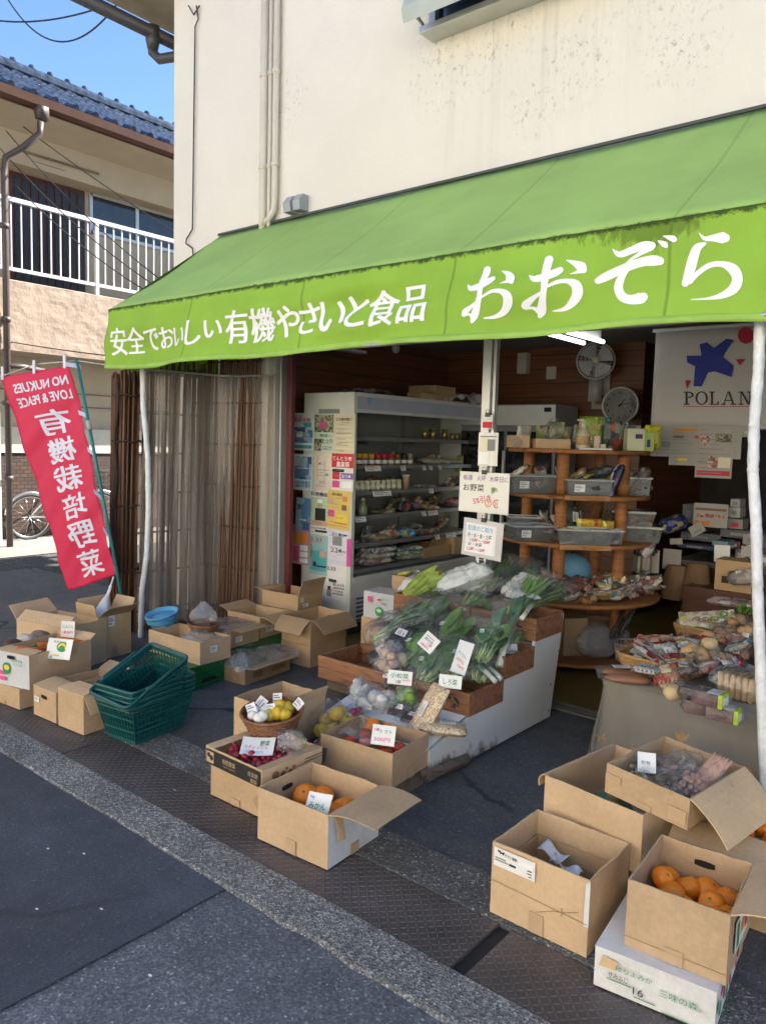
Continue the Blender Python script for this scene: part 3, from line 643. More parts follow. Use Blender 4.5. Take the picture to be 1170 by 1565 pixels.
# louvred door and window on the balcony wall
b = MB(); b.box(-11.6, 5.36, 2.8, -11.575, 6.52, 5.33); dr = b.build('louvre_door', mat('door_brown', (.075, .022, .016), .5, .25), nb, mw=NB())
b = MB()
for k in range(9): b.box(-11.575, 5.42+k*.122, 2.86, -11.56, 5.50+k*.122, 5.27)
b.build('louvre', mat('louvre_black', (.028, .028, .034), .5), dr)
b = MB(); b.box(-11.6, 6.62, 4.72, -11.56, 9.9, 4.77); b.box(-11.6, 6.62, 5.30, -11.56, 9.9, 5.35); b.box(-11.6, 6.6, 4.72, -11.56, 6.65, 5.35); b.box(-11.6, 7.42, 4.77, -11.565, 7.48, 5.3); b.box(-11.6, 9.86, 4.72, -11.56, 9.9, 5.35)
w_ = b.build('window', M_ALU, nb, mw=NB()); b = MB(); b.box(-11.6, 6.65, 4.77, -11.585, 9.86, 5.3); b.build('pane', mat('pane_dark', (.03, .035, .04), .1, .2), w_)
b = MB(); b.box(-11.598, 6.62, 2.8, -11.585, 16, 3.65); b.build('dado', mat('mauve_dado', (.30, .25, .24), .85, .05), nb, mw=NB())
# eave: soffit, beam, roof of glazed tiles, gutter with hopper
b = MB(); b.prism([(-10.32, -2, 5.80), (-11.6, -2, 5.62), (-11.6, -2, 5.7), (-10.32, -2, 5.86)], (0, 18, 0)); b.prism([(-11.25, -2, 5.35), (-11.6, -2, 5.35), (-11.6, -2, 5.64), (-11.02, -2, 5.72)], (0, 18, 0)); b.build('soffit', M_NWALL, nb, mw=NB())
M_TILE = mat('blue_glazed_tile', (.030, .040, .068), .22, .8, 9, 40, .15, .003, coat=.3)
b = MB()
ns, nr = 62*6, 15
vs = []; fs = []
ex, ez, rx_, rz_ = -10.22, 5.90, -12.6, 7.17
for r in range(nr):
    for e in (0, 1):
        t = (r+e)/nr
        for i in range(ns+1):
            ph = i/6; w = .030*math.sin(2*PI*ph)+.012*math.sin(4*PI*ph+.6)
            lift = .035*(1-e)
            vs.append((ex+(rx_-ex)*t, -2+18*i/ns, ez+(rz_-ez)*t+w+lift))
    o = 2*r*(ns+1)
    fs += [(o+i, o+i+1, o+ns+1+i+1, o+ns+1+i) for i in range(ns)]
    if r: fs += [(o-(ns+1)+i, o-(ns+1)+i+1, o+i+1, o+i) for i in range(ns)]
b.add(vs, fs)
b.tube([(rx_, -2, rz_+.07), (rx_, 16, rz_+.07)], .10, 10)
for k in range(60): b.ball((rx_+.02, -1.9+k*.3, rz_+.17), .045, 1, 1.2, 1, 8, 5)
for k in range(62): b.tube([(ex+.035, -2+(k+.25)*18/62, ez+.035), (ex-.15, -2+(k+.25)*18/62, ez+.12)], .052, 8)
b.build('roof', M_TILE, nb, mw=NB())
b = MB(); b.add([(rx_, -2, rz_), (rx_, 16, rz_), (-15, 16, 5.9), (-15, -2, 5.9)], [(0, 1, 2, 3)]); b.box(-15, -2, 0, -12.2, 16, 5.7); b.build('rear', M_NWALL, nb, mw=NB())
M_COP = mat('copper_brown', (.10, .045, .028), .45, .15)
b = MB(); b.prism([(-10.28, -2, 5.78), (-10.12, -2, 5.78), (-10.09, -2, 5.88), (-10.28, -2, 5.88)], (0, 18, 0)); b.box(-10.32, -2, 5.77, -10.283, 16, 5.93); b.build('gutter', M_COP, nb, mw=NB())
M_DP = mat('downpipe_brown', (.075, .055, .052), .5, .1)
b = MB(); b.prism([(-10.27, 5.06, 5.84), (-10.11, 5.06, 5.84), (-10.14, 5.09, 5.64), (-10.25, 5.09, 5.64)], (0, .14, 0))
b.tube([(-10.19, 5.13, 5.6), (-10.19, 5.12, 5.45), (-10.3, 4.95, 5.25), (-10.43, 4.78, 5.1), (-10.43, 4.76, 4.9), (-10.43, 4.75, 0)], .042, 12)
for z in (4.2, 3.0, 1.9, .9): b.tube([(-10.43, 4.75, z), (-10.43, 4.75, z+.06)], .06, 12)
b.tube([(-10.42, 4.75, 2.42), (-10.5, 5.0, 2.44), (-10.5, 5.3, 2.4)], .035, 8)
b.build('downpipe', M_DP, nb, True, mw=NB())
b = MB(); b.box(-10.75, 4.2, 0, -10.52, 4.69, 2.64); b.build('pillar', mat('white_pillar', (.68, .70, .72), .8, .05), nb, mw=NB())
m = MB(); m.tube([(-11.15, 5.3, 5.5), (-11.13, 6.5, 5.5)], .02, 6); m.box(-11.3, 5.5, 5.42, -11.2, 6.0, 5.5); m.build('soffit_vent', mat('vent_brown', (.22, .17, .11), .9), nb, mw=NB())
# ---------------------------------------------------------------- wires
M_WIRE = mat('wire_black', (.02, .02, .022), .6)
def wire(label, a, c, sag, r=.009, n=24, group='overhead cables'):
    a, c = Vector(a), Vector(c); m = MB()
    m.tube([a.lerp(c, i/n)-Vector((0, 0, sag*4*(i/n)*(1-i/n))) for i in range(n+1)], r, 5)
    return tag(m.build('cable', M_WIRE, None, True), label, 'cable', group)
wire('twisted dark cable crossing the top left corner of the sky', WD(-120, -6, 9), WD(168, 6, 7.5), .22)
wire('dark cable hanging in a deep loop against the blue sky', WD(12, -2, 9), WD(180, 4, 7.6), .42)
wire('thin cable slanting down from the copper gutter hopper in front of the soffit', WD(-20, 150, 11), WD(330, 395, 8.5), .06, .007)
for i, (p, q, t) in enumerate((((-30, 150), (262, 440), 'upper'), ((-30, 190), (245, 442), 'middle'), ((-30, 222), (235, 452), 'lowest'))):
    wire('%s of three thin black cables crossing the white balcony railing' % t, WD(*p, 11), WD(*q, 8.2), .16, .007)
wire('thin dark cable under the balcony slab leading to the awning corner', WD(-20, 515, 11), WD(180, 545, 8), .02, .007)
# ---------------------------------------------------------------- bicycle by the brick wall
M_BLK = mat('black_rubber', (.02, .02, .02), .6); M_CHR = mat('chrome', (.6, .6, .62), .25, .05, metal=.9)
bk = thing('bicycle', 'silver framed city bicycle leaning by the dark brick wall behind the red flag', 'bicycle', (-10.98, 4.95, 0), PI/2-.1, rot=(0.06, 0, PI/2-.04))
for k, x in enumerate((0.33, 1.40)):
    wh = MB(); wh.tube([(x+.32*math.cos(a*2*PI/40), 0, .33+.32*math.sin(a*2*PI/40)) for a in range(40)], .019, 8, True); w = wh.build('wheel', M_BLK, bk, True)
    r_ = MB(); r_.tube([(x+.295*math.cos(a*2*PI/40), 0, .33+.295*math.sin(a*2*PI/40)) for a in range(40)], .01, 6, True)
    for a in range(14): r_.tube([(x, .02*(-1)**a, .33), (x+.295*math.cos(a*2*PI/14), 0, .33+.295*math.sin(a*2*PI/14))], .0018, 4)
    r_.build('rim', M_CHR, w, True)
    f_ = MB(); f_.tube([(x+.355*math.cos(a*.16+.3), 0, .33+.355*math.sin(a*.16+.3)) for a in range(18)], .022, 6); f_.build('mudguard', M_CHR, bk, True)
f_ = MB()
for p in ([(1.40, 0, .33), (1.22, 0, .9), (1.2, 0, .98)], [(1.22, 0, .86), (.95, 0, .42), (.83, 0, .3), (.33, 0, .33)], [(.83, 0, .3), (.70, 0, .82)], [(.70, 0, .72), (.33, 0, .33)], [(1.23, 0, .74), (.75, 0, .45)]): f_.tube(p, .016, 8)
f_.build('frame', M_CHR, bk, True)
f_ = MB(); f_.tube([(1.2, 0, .98), (1.2, 0, 1.03)], .014, 8); f_.tube([(1.0, .28, 1.06), (1.12, .2, 1.08), (1.22, 0, 1.03), (1.12, -.2, 1.08), (1.0, -.28, 1.06)], .012, 8); f_.build('handlebar', M_CHR, bk, True)
f_ = MB(); f_.ball((.66, 0, .86), .12, 1.15, .75, .38); f_.build('saddle', M_BLK, bk, True)
f_ = MB()
for y0, y1, z0 in ((-.17, .17, .72),):
    for k in range(9):
        f_.tube([(1.38, -.17+k*.0425, .98), (1.40, -.15+k*.0375, .72), (1.58, -.15+k*.0375, .72), (1.64, -.17+k*.0425, .98)], .004, 4)
    for z in (.98, .9, .82, .74): f_.tube([(1.38, -.17, z), (1.64, -.17, z), (1.64, .17, z), (1.38, .17, z)], .005, 4, True)
f_.build('basket', M_BLK, bk)
# ---------------------------------------------------------------- advertising flag
fl = thing('advertising_flag', 'tall red flag with mirrored white lettering on a leaning teal pole', 'flag', (-5.3, 2.85, 0))
FM = fl.matrix_world.copy(); FI = Matrix.Translation(-Vector(fl.location))
TL, TR, BR, BL = WD(3, 577, 5.95), WD(108, 558, 5.8), WD(178, 878, 5.65), WD(104, 903, 5.8)
FN = (TR-TL).cross(TL-BL).normalized()
if FN.dot(Vector((0, 0, CH))-TL) < 0: FN = -FN
def fpt(u, t, off=0):
    a = TL.lerp(TR, u); c = BL.lerp(BR, u); p = a.lerp(c, t)
    w = .022*math.sin(t*9+u*2.2)*(.2+u*(1-u)*3)+.012*math.sin(t*23+u*7)+.02*math.sin(u*4-t*3)*t+.004*math.sin(t*60+u*13)
    return p+FN*(w+off)
b = MB(); b.grid(lambda u, v: fpt(u, v), 24, 90)
m_, nt_, b_ = _nt('flag_red'); tl_ = N(nt_, 'ShaderNodeBsdfTranslucent'); tl_.inputs[0].default_value = (.78, .03, .10, 1)
b_.inputs['Base Color'].default_value = (.78, .035, .11, 1); b_.inputs['Roughness'].default_value = .6
ms_ = N(nt_, 'ShaderNodeMixShader'); ms_.inputs[0].default_value = .3; L(nt_, b_.outputs[0], ms_.inputs[1]); L(nt_, tl_.outputs[0], ms_.inputs[2]); L(nt_, ms_.outputs[0], nt_.nodes['Material Output'].inputs[0])
b.build('cloth', m_, fl, True, mw=FI, solid=.0015)
def flag_text(mb, body, u0, u1, t0, t1, bold=.03, heavy=0):
    vs, fs = glyphs(body, bold, 0); xs = [v.x for v in vs]; ys = [v.y for v in vs]; x0, x1, y0, y1 = min(xs), max(xs), min(ys), max(ys)
    bm = bmesh.new(); vv = [bm.verts.new(v) for v in vs]
    for f in fs:
        try: bm.faces.new([vv[i] for i in f])
        except ValueError: pass
    for k in range(1, 8):
        for no, co in (((1, 0, 0), (x0+(x1-x0)*k/8, 0, 0)), ((0, 1, 0), (0, y0+(y1-y0)*k/8, 0))):
            bmesh.ops.bisect_plane(bm, geom=bm.verts[:]+bm.edges[:]+bm.faces[:], plane_co=co, plane_no=no)
    bm.verts.index_update()
    for off, dx, dy in [(q*(.003+.0003*i), dx, dy) for q in (1, -1) for i, (dx, dy) in enumerate(((0, 0), (.02, .012), (-.02, .012), (.02, -.012), (-.02, -.012)))]:   # printed through: mirrored on this side
        mb.add([fpt(u1-(u1-u0)*(v.co.x-x0+dx)/(x1-x0), t1-(t1-t0)*(v.co.y-y0+dy)/(y1-y0), off) for v in bm.verts], [[v.index for v in f.verts] for f in bm.faces])
    bm.free()
b = MB()
flag_text(b, 'NO NUKUES', .14, .93, .045, .088, .01); flag_text(b, 'LOVE & PEACE', .13, .93, .112, .155, .008)
for i, ch in enumerate('有機栽培野菜'): flag_text(b, ch, .34, .80, .192+i*.133, .192+i*.133+.112, 0.0)
b.build('lettering', mat('flag_lilac', (.70, .68, .78), .6, .04), fl, True, mw=FI)
M_TEAL = mat('teal_pole', (.03, .20, .19), .4, .1)
pt = WD(117, 549, 5.82); pb = WD(184, 905, 5.64)
d = (pb-pt); pg = pb+d*((pb.z)/(-d.z))
b = MB(); b.tube([pt, pt.lerp(pb, .5), pg], .013, 8); b.build('pole', M_TEAL, fl, True, mw=FI)
b = MB(); b.tube([pt.lerp(pb, .27), pt.lerp(pb, .31)], .019, 8); b.build('pole_joint', mat('joint_grey', (.45, .45, .44), .5), fl, True, mw=FI)
b = MB(); b.tube([WD(-30, 586, 6.6), TL.lerp(TR, .5)+Vector((0, 0, .055)), pt+Vector((0, 0, -.01))], .005, 6); b.build('cross_rod', mat('rod_pale', (.6, .58, .5), .5), fl, True, mw=FI)
b = MB()
for t in (0.0, .235, .415, .62, .80, .985):
    p = fpt(1, t); q = pt.lerp(pb, .03+t*.93); e = (q-p)*1.35 if (q-p).length > .02 else (TR-TL)*.06
    s_ = (BR-TR).normalized()*.018
    b.prism([p-e*.3-s_, p+e-s_, p+e+s_, p-e*.3+s_], FN*.008)
for u in (.02, .5, .93):
    p = fpt(u, 0); b.prism([p+Vector((-.02, 0, -.02)), p+Vector((.02, 0, -.02)), p+Vector((.02, 0, .08)), p+Vector((-.02, 0, .08))], FN*.01)
b.build('loop', mat('loop_lilac', (.68, .68, .75), .6), fl, mw=FI)
m = MB(); m.tube([pt+Vector((0, 0, -.01)), (AX0, 3.1, 2.06)], .004, 5)
tag(m.build('cord', mat('cord_pale', (.6, .58, .5), .6), None, True), 'thin pale cord from the flag pole to the lower corner of the green awning', 'cord')
# ---------------------------------------------------------------- reed screens behind the curtain
M_REED = mat('reed', (.13, .062, .032), .6, .25, 4, 0, 0, 0, stretch=(9, 9, .5))
M_REED2 = mat('reed_pale', (.17, .088, .045), .6, .25, 4, stretch=(9, 9, .5))
def reeds(label, a, c, h, lean, seed, r=.0075, n=None, wob=.012, mats=(0, 1)):
    g = random.Random(seed); a, c = Vector(a), Vector(c); n = n or int((c-a).length/.0115); m = MB(); lean = Vector(lean)
    for i in range(n):
        p = a.lerp(c, (i+g.random()*.6)/n)+Vector((g.uniform(-wob, wob), g.uniform(-wob, wob), 0)); hh = h*g.uniform(.97, 1.02)
        m.c = 1 if g.random() < .22 else 0
        q = p+lean+Vector((g.gauss(0, .006), g.gauss(0, .006), hh)); m.tube([p, p.lerp(q, .5)+Vector((g.gauss(0, .005), g.gauss(0, .005), 0)), q], r*g.uniform(.7, 1.25), 5, cap=False)
    o = m.build('reed_screen', [M_REED, M_REED2], None, True)
    t = MB()
    for k in range(7):
        z = .16+k*(h-.25)/6; f = z/h
        t.tube([a+lean*f+Vector((-.0, -.012, z)), c+lean*f+Vector((0, -.012, z))], .004, 5); t.tube([a+lean*f+Vector((.012, .0, z+.01)), c+lean*f+Vector((.012, 0, z+.01))], .004, 5)
    t.build('binding', mat('twine', (.05, .035, .025), .9), o)
    return tag(o, label, 'reed screen', 'reed screens leaning beside the shop front')
reeds('brown reed screen leaning on the wall behind the clear vinyl curtain', (-5.3, 3.9, 0), (-4.60, 4.02, 0), 2.25, (-.05, .1, 0), 3)
reeds('weathered reed screen standing edge-on behind the white taped pole', (-5.24, 3.35, 0), (-5.2, 4.02, 0), 2.12, (.0, .04, 0), 4)
rl = random.Random(9); m = MB()
for i in range(95):                                        # rolled screen
    a = i*2.4; rr = .10*math.sqrt(i/95); p = Vector((-5.36+rr*math.cos(a), 3.30+rr*math.sin(a), 0)); m.c = 1 if rl.random() < .3 else 0
    m.tube([p, p+Vector((.02+rl.gauss(0, .008), .04+rl.gauss(0, .008), 2.0+rl.uniform(-.05, .05)))], .0085*rl.uniform(.8, 1.2), 5)
o = m.build('rolled_reed_screen', [M_REED, M_REED2], None, True)
m = MB()
for z in (.5, 1.0, 1.5, 1.85): m.tube([(-5.35+z*.01+.112*math.cos(a*.35), 3.31+z*.02+.112*math.sin(a*.35), z+.01*math.sin(a*1.7)) for a in range(18)], .008, 5, True)
m.tube([(-5.30+.02*math.sin(k*1.3), 3.20+.006*k*.5, .5+k*.12) for k in range(13)], .012, 5)
m.build('rope', mat('twine', (.05, .035, .025), .9), o); tag(o, 'rolled up reed screen tied with dark rope, left of the vinyl curtain', 'reed screen')
# ---------------------------------------------------------------- vinyl curtain
M_VINYL = clear('vinyl', .085, (.80, .77, .73), .2, 2.5, .36, (.48, .42, .36))
PATH = [Vector(p) for p in ((-5.095, 3.35), (-5.065, 3.44), (-5.02, 3.7), (-4.99, 3.95), (-4.88, 4.05), (-4.7, 4.075), (-4.46, 4.07))]
def path(t):
    ln = [0]
    for i in range(1, len(PATH)): ln.append(ln[-1]+(PATH[i]-PATH[i-1]).length)
    d = t*ln[-1]
    for i in range(1, len(PATH)):
        if d <= ln[i]+1e-9:
            f = (d-ln[i-1])/(ln[i]-ln[i-1]); tg = (PATH[i]-PATH[i-1]).normalized(); return PATH[i-1].lerp(PATH[i], f), Vector((tg.y, -tg.x))
def cur(u, v):
    p, n = path(u); s = u*1.75
    a = .6+.4*math.sin(s*5+1)
    w = .022*a*math.sin(s*23+math.sin(s*7)*2.4+.5*math.sin(v*3))+.006*math.sin(s*61+1.3+math.sin(v*5))*(.4+.6*math.sin(s*4)**2)+.014*math.sin(s*11+v*2.5)
    w *= .6+.5*(1-v)*1.0
    spread = (1-v)**1.3*(1-u)**6                                 # the free edge swings out at the foot
    q = p+n*w+Vector((-.20, .0))*spread
    z = .07+1.97*v
    if u < .12: q = q+Vector((.03*math.sin(v*11), .02*math.sin(v*7)))*(1-u/.12)
    return Vector((q.x, q.y, z))
b = MB(); b.grid(cur, 420, 44)
cu = b.build('vinyl_curtain', M_VINYL, None, True); tag(cu, 'clear vinyl curtain hanging in folds in front of the reed screens', 'curtain')
m = MB(); m.tube([Vector((p.x, p.y, 2.045)) for p in [path(i/30)[0] for i in range(31)]], .009, 6); m.build('curtain_rail', M_ALU, cu, True)
# ---------------------------------------------------------------- cartons and fruit on the pavement
def cardboard(name, col):
    m, nt, b = _nt(name); v = coords(nt)
    f = tex(nt, v, 3.5, 5, .6); c = ramp(nt, f, [(.3, [x*.88 for x in col]), (.7, [x*1.08 for x in col])])
    f2 = tex(nt, v, 60, 3, .6); c = mixc(nt, 1.0, c, ramp(nt, f2, [(.3, .93), (.7, 1.05)]), 'MULTIPLY')
    scuff = ramp(nt, tex(nt, v, 9, 8, .75), [(.60, 0.0), (.74, .45)]); c = mixc(nt, scuff, c, [min(1, x*1.45) for x in col]); oi = N(nt, 'ShaderNodeObjectInfo'); c = mixc(nt, 1.0, c, ramp(nt, oi.outputs['Random'], [(0.0, (.80, .79, .78)), (.5, (1, 1, 1)), (1.0, (1.10, 1.07, 1.0))]), 'MULTIPLY')
    tc = N(nt, 'ShaderNodeTexCoord'); sp = N(nt, 'ShaderNodeSeparateXYZ'); L(nt, tc.outputs['Object'], sp.inputs[0])
    ad = N(nt, 'ShaderNodeMath', operation='ADD'); L(nt, sp.outputs[0], ad.inputs[0]); L(nt, sp.outputs[1], ad.inputs[1])
    mu = N(nt, 'ShaderNodeMath', operation='MULTIPLY'); mu.inputs[1].default_value = 900; L(nt, ad.outputs[0], mu.inputs[0])
    sn = N(nt, 'ShaderNodeMath', operation='SINE'); L(nt, mu.outputs[0], sn.inputs[0])
    hh = N(nt, 'ShaderNodeMath', operation='MULTIPLY_ADD'); L(nt, tex(nt, v, 12, 3), hh.inputs[0]); hh.inputs[1].default_value = 6.0; L(nt, sn.outputs[0], hh.inputs[2])
    L(nt, c, b.inputs['Base Color']); b.inputs['Roughness'].default_value = .72; b.inputs['Specular IOR Level'].default_value = .3
    bump(nt, b, hh.outputs[0], .10, .0012); MATS[name] = m; return m
M_CB = cardboard('kraft_board', (.60, .425, .26)); M_CB2 = cardboard('brown_board', (.45, .31, .18)); M_CBW = cardboard('white_board', (.66, .665, .68)); M_CB3 = cardboard('pale_board', (.60, .43, .26))
M_HOLE = mat('hole_dark', (.012, .010, .008), .9); M_PTAPE = mat('parcel_tape', (.50, .35, .21), .28, .08, 6, 30, .2, .002)
def carton(label, near, h, w, d, H, rz, flaps=(), m=None, closed=False, holes=(), tape=True, seed=0, front=None, group='cardboard cartons set out on the pavement', white=(), notch=None, tilt=None):
    m = m or M_CB; R = Matrix.Rotation(rz, 2); c = R @ Vector((-w/2, d/2))
    o = thing('carton', label, 'carton', (near[0]+c.x, near[1]+c.y, h), rz, group)
    if tilt: o.rotation_euler = (tilt[0], tilt[1], rz)
    t = .005; x, y = w/2, d/2; b = MB()
    def wall(p, q, nrm, mi, z0=0.0):
        p, q, nrm = Vector(p), Vector(q), Vector(nrm)
        def f(off):
            def g(u, v):
                e = 4*u*(1-u)*v; k = noise.noise(Vector((u*2+seed*3.1, v*2, nrm.x*5+nrm.y*9)))
                k2 = noise.noise(Vector((u*7+seed, v*5, nrm.x*3+nrm.y*7))); return p.lerp(q, u)+Vector((0, 0, z0+(H-z0)*v))+nrm*(off+e*.009*k+.0012*k2)+Vector((0, 0, v*(.003*k+.0025*k2)))
            return g
        b.c = mi; b.grid(f(0), 14, 6); b.c = 0; ip = p-nrm*t; b.grid(lambda u, v: f(-t)(1-u, v), 14, 6); b.c = 2
        b.grid(lambda u, v: f(-t*v)(u, 1.0), 14, 1)
    fr = x
    wall((-x, -y, 0), (x, -y, 0), (0, -1, 0), 1 if 'F' in white else 0)
    wall((x, -y, 0), (x, y, 0), (1, 0, 0), 1 if 'R' in white else 0)
    wall((x, y, 0), (-x, y, 0), (0, 1, 0), 1 if 'B' in white else 0); wall((-x, y, 0), (-x, -y, 0), (-1, 0, 0), 1 if 'L' in white else 0)
    b.c = 0; b.box(-x+.002, -y+.002, .001, x-.002, y-.002, .006)
    if closed:
        b.c = 1 if 'T' in white else 0
        b.box(-x-.001, -y-.001, H, x+.001, -.0015, H+.004); b.box(-x-.001, .0015, H, x+.001, y+.001, H+.004)
    body = b.build('body', [m, M_CBW, M_CB3], o)
    hinge = dict(F=((-x, -y), (x, -y), (0, -1)), B=((x, y), (-x, y), (0, 1)), L=((-x, y), (-x, -y), (-1, 0)), R=((x, -y), (x, y), (1, 0)))
    for fl_ in flaps:
        side, ln, ang = fl_[:3]; bend = fl_[3] if len(fl_) > 3 else .12; a, c_, n = hinge[side]; a = Vector((*a, H)); c_ = Vector((*c_, H)); n = Vector((*n, 0)); an = math.radians(ang); tw = fl_[4] if len(fl_) > 4 else 0
        e = (c_-a).normalized()
        def g(u, v):
            aa = an+bend*v+tw*(u-.5)+.05*noise.noise(Vector((u*2, v*2, seed)))*v; dr = Vector((0, 0, 1))*math.cos(aa)+n*math.sin(aa); ins = min(.012, .1*ln)*v
            q = a.lerp(c_, u)+e*ins*(1-2*u)+dr*ln*v; return q+n*.001
        fb = MB(); fb.grid(g, 6, 5); fb.build('flap', m, o, solid=.0042)
    for side, zc in holes:
        a, c_, n = hinge[side]; mid = (Vector(a)+Vector(c_))/2; e = Vector((c_[0]-a[0], c_[1]-a[1])).normalized(); hb = MB()
        for sgn, off in ((1, .0035), (-1, -.009)):
            pts = []
            for k in range(16):
                an = 2*PI*k/16; q = mid+e*(max(-.03, min(.03, .042*math.cos(an))))+Vector(n)*off; pts.append((q.x, q.y, zc+.011*math.sin(an)))
            hb.add(pts, [tuple(range(16)) if sgn > 0 else tuple(range(16))[::-1]])
        hb.build('handle_hole', M_HOLE, o)
    if tape:
        tb = MB(); g = random.Random(seed+77); z1 = H*.55
        tb.box(-.025, -y-.0035-.0015, 0.002, .025, -y-.0035, H*g.uniform(.2, .3)); tb.build('tape', M_PTAPE, o); tb = MB(); tb.box(x+.0035, -.025, 0.002, x+.005, .025, H*g.uniform(.2, .35)); tb.build('tape', M_PTAPE, o)
    return o
def at(o, x, y, z): return o.matrix_basis @ Vector((x, y, z))
def sticker(o, side, wdt, dpt, u, z, w, h, texts=(), blocks=(), name='shipping_label', rot=0):
    x, y = wdt/2, dpt/2
    if side == 'F': mw = frame((u, -y-.0065, z), (1, 0, 0), (0, 0, 1))
    elif side == 'R': mw = frame((x+.0065, u, z), (0, 1, 0), (0, 0, 1))
    else: mw = frame((-x-.0065, u, z), (0, -1, 0), (0, 0, 1))
    return sheet(name, None, None, mw @ Matrix.Rotation(rot, 4, 'Z'), w, h, PAPER, blocks, texts, parent=o)
SMALL = [(.08, .2, .55, .32, 'grey'), (.08, .5, .8, .62, 'grey'), (.08, .72, .6, .8, 'blue')]
# --- fruit
def peel(name, col, bs=260):
    m, nt, b = _nt(name); v = coords(nt); f = tex(nt, v, 9, 4); L(nt, ramp(nt, f, [(.3, [x*.85 for x in col]), (.7, [min(1, x*1.1) for x in col])]), b.inputs['Base Color'])
    b.inputs['Roughness'].default_value = .38; bump(nt, b, tex(nt, v, bs, 2), .35, .0015); b.inputs['Subsurface Weight'].default_value = .05; MATS[name] = m; return m
M_OR = peel('orange_peel', (.92, .26, .012)); M_LEM = peel('yellow_peel', (.66, .44, .03)); M_CAL = mat('calyx_green', (.12, .16, .03), .7)
def fruit_mesh(name, r, m, flat=.86, seed=1):
    b = MB(); vs = []
    b.ball((0, 0, 0), r, 1, 1, flat, 20, 14, .05, 1.6, seed)
    out = []
    for v in b.v:
        v = Vector(v); d = math.hypot(v.x, v.y); 
        if v.z > 0: v.z -= .14*r*math.exp(-(d/(.28*r))**2)
        out.append(v)
    b.v = [tuple(v) for v in out]; o = b.build(name, m, None, True)
    c = MB(); c.prism([(.16*r*math.cos(k*PI/5)*(1 if k % 2 else .55), .16*r*math.sin(k*PI/5)*(1 if k % 2 else .55), flat*r*.86) for k in range(10)], (0, 0, .02*r)); c.build('calyx', M_CAL, o)
    return o
ORANGE = None
fr_rng = random.Random(31)
def oranges(points, label, group, r=.036, cat='orange', kind='orange', m=None):
    global ORANGE
    first = fruit_mesh(kind, r, m or M_OR, .86 if kind == 'orange' else 1.02, len(points))
    for i, p in enumerate(points):
        s = fr_rng.uniform(.86, 1.1); o = first if i == 0 else dup(first)
        o.location = p; o.scale = (s, s, s); o.rotation_euler = (fr_rng.uniform(-.9, .9), fr_rng.uniform(-.9, .9), fr_rng.uniform(0, 6)); tag(o, label, cat, group)
# === right hand group
A = carton('empty taped kraft carton with a shipping label, beside the gap in the steel plates', (-.885, 2.105), 0.009, .342, .30, .245, -.01, holes=(), seed=1)
b = MB()
b.box(-.155, -.134, .007, .155, -.130, .15); b.box(-.155, .128, .007, .155, .132, .165); b.box(-.160, -.134, .007, -.156, .132, .158); b.box(.135, -.13, .007, .139, .13, .15)
b.build('inner_liner', M_CB2, A)
b = MB(); b.prism([(.158, -.1565, .10), (.1745, -.1565, .10), (.1745, -.1565, .244), (.160, -.1565, .236)], (0, .001, 0)); b.build('torn_corner', M_CBW, A)
b = MB(); b.tube([(.0, -.1575, .075), (.06, -.1575, .105), (.09, -.1575, .112), (.14, -.1575, .135)], .0012, 4); b.tube([(.086, -.158, .10), (.087, -.158, .125)], .0016, 4); b.tube([(-.17, -.1572, .117), (.17, -.1572, .108)], .0009, 4); b.build('crease', M_CB2, A)
sticker(A, 'F', .342, .30, -.085, .202, .15, .062, texts=[('ヤマト運輸', .27, .68, .17, 'black', .3)], blocks=[(.03, .42, .30, .5, 'grey'), (.03, .3, .36, .38, 'grey'), (.38, .28, .55, .4, 'black'), (.60, .55, .95, .8, 'white'), (.82, .42, .93, .47, 'black'), (.82, .27, .93, .32, 'black'), (.86, .12, .93, .17, 'black')], rot=0)
cat = MB(); cat.prism([(x*.0011-.146, -.1585, .2145+y*.0011) for x, y in ((0, 8), (2, 14), (4, 11), (6, 11), (8, 14), (10, 8), (18, 9), (24, 12), (22, 6), (19, 0), (17, 4), (12, 4), (10, 0), (8, 5))], (0, -.0006, 0)); cat.build('cat_emblem', INK['black'], A)
m = MB()
m.grid(lambda u, v: Vector((-.12+.09*u+.02*v, .06+.05*v-.02*u, .15+.012*math.sin(u*5+v*2)+.015*v*(1-u))), 8, 8); m.grid(lambda u, v: Vector((-.05+.10*u, .02+.05*v, .15+.02*math.sin(u*6+v*3)-.03*u)), 8, 8)
o = m.build('crumpled_sheet', mat('plastic_white', (.68, .70, .76), .4, .05), None, True, mw=A.matrix_basis.copy(), solid=.001); tag(o, 'crumpled white plastic sheet lying in the empty taped carton', 'plastic sheet')
F_ = carton('white flat printed carton lying under the open box of oranges', (-.497, 2.045), 0.009, .325, .40, .116, .10, m=M_CBW, closed=True, white=('F', 'R', 'B', 'L', 'T'), tape=False, seed=2)
b = MB()
for i, (body, x, z, h, w) in enumerate((('はなよみか', -.10, .074, .018, .10), ('三味の森。', .02, .052, .022, .11))):
    put_text(b, body, x, z, h, w, .0, fn=lambda p: Vector((p.x, -.2085, p.y)))
b.c = 1; put_text(b, 'せみふじ', -.12, .048, .02, .055, 0, fn=lambda p: Vector((p.x, -.2085, p.y))); put_text(b, '16', -.05, .026, .028, .028, 0, fn=lambda p: Vector((p.x, -.2085, p.y)))
b.c = 0
for x0, x1, z in ((-.125, -.055, .040), (-.048, .012, .017), (.03, .10, .006)): b.box(x0, -.2088, z, x1, -.2078, z+.0022)
b.build('lettering', [mat('ink_leaf', (.12, .32, .14), .6), INK['black']], F_)
b = MB(); b.prism([(-.148, -.2065, .07), (-.10, -.2065, .072), (-.095, -.2065, .098), (-.138, -.2065, .104)], (0, -.0008, 0)); b.build('torn_patch', M_CB, F_)
b = MB()
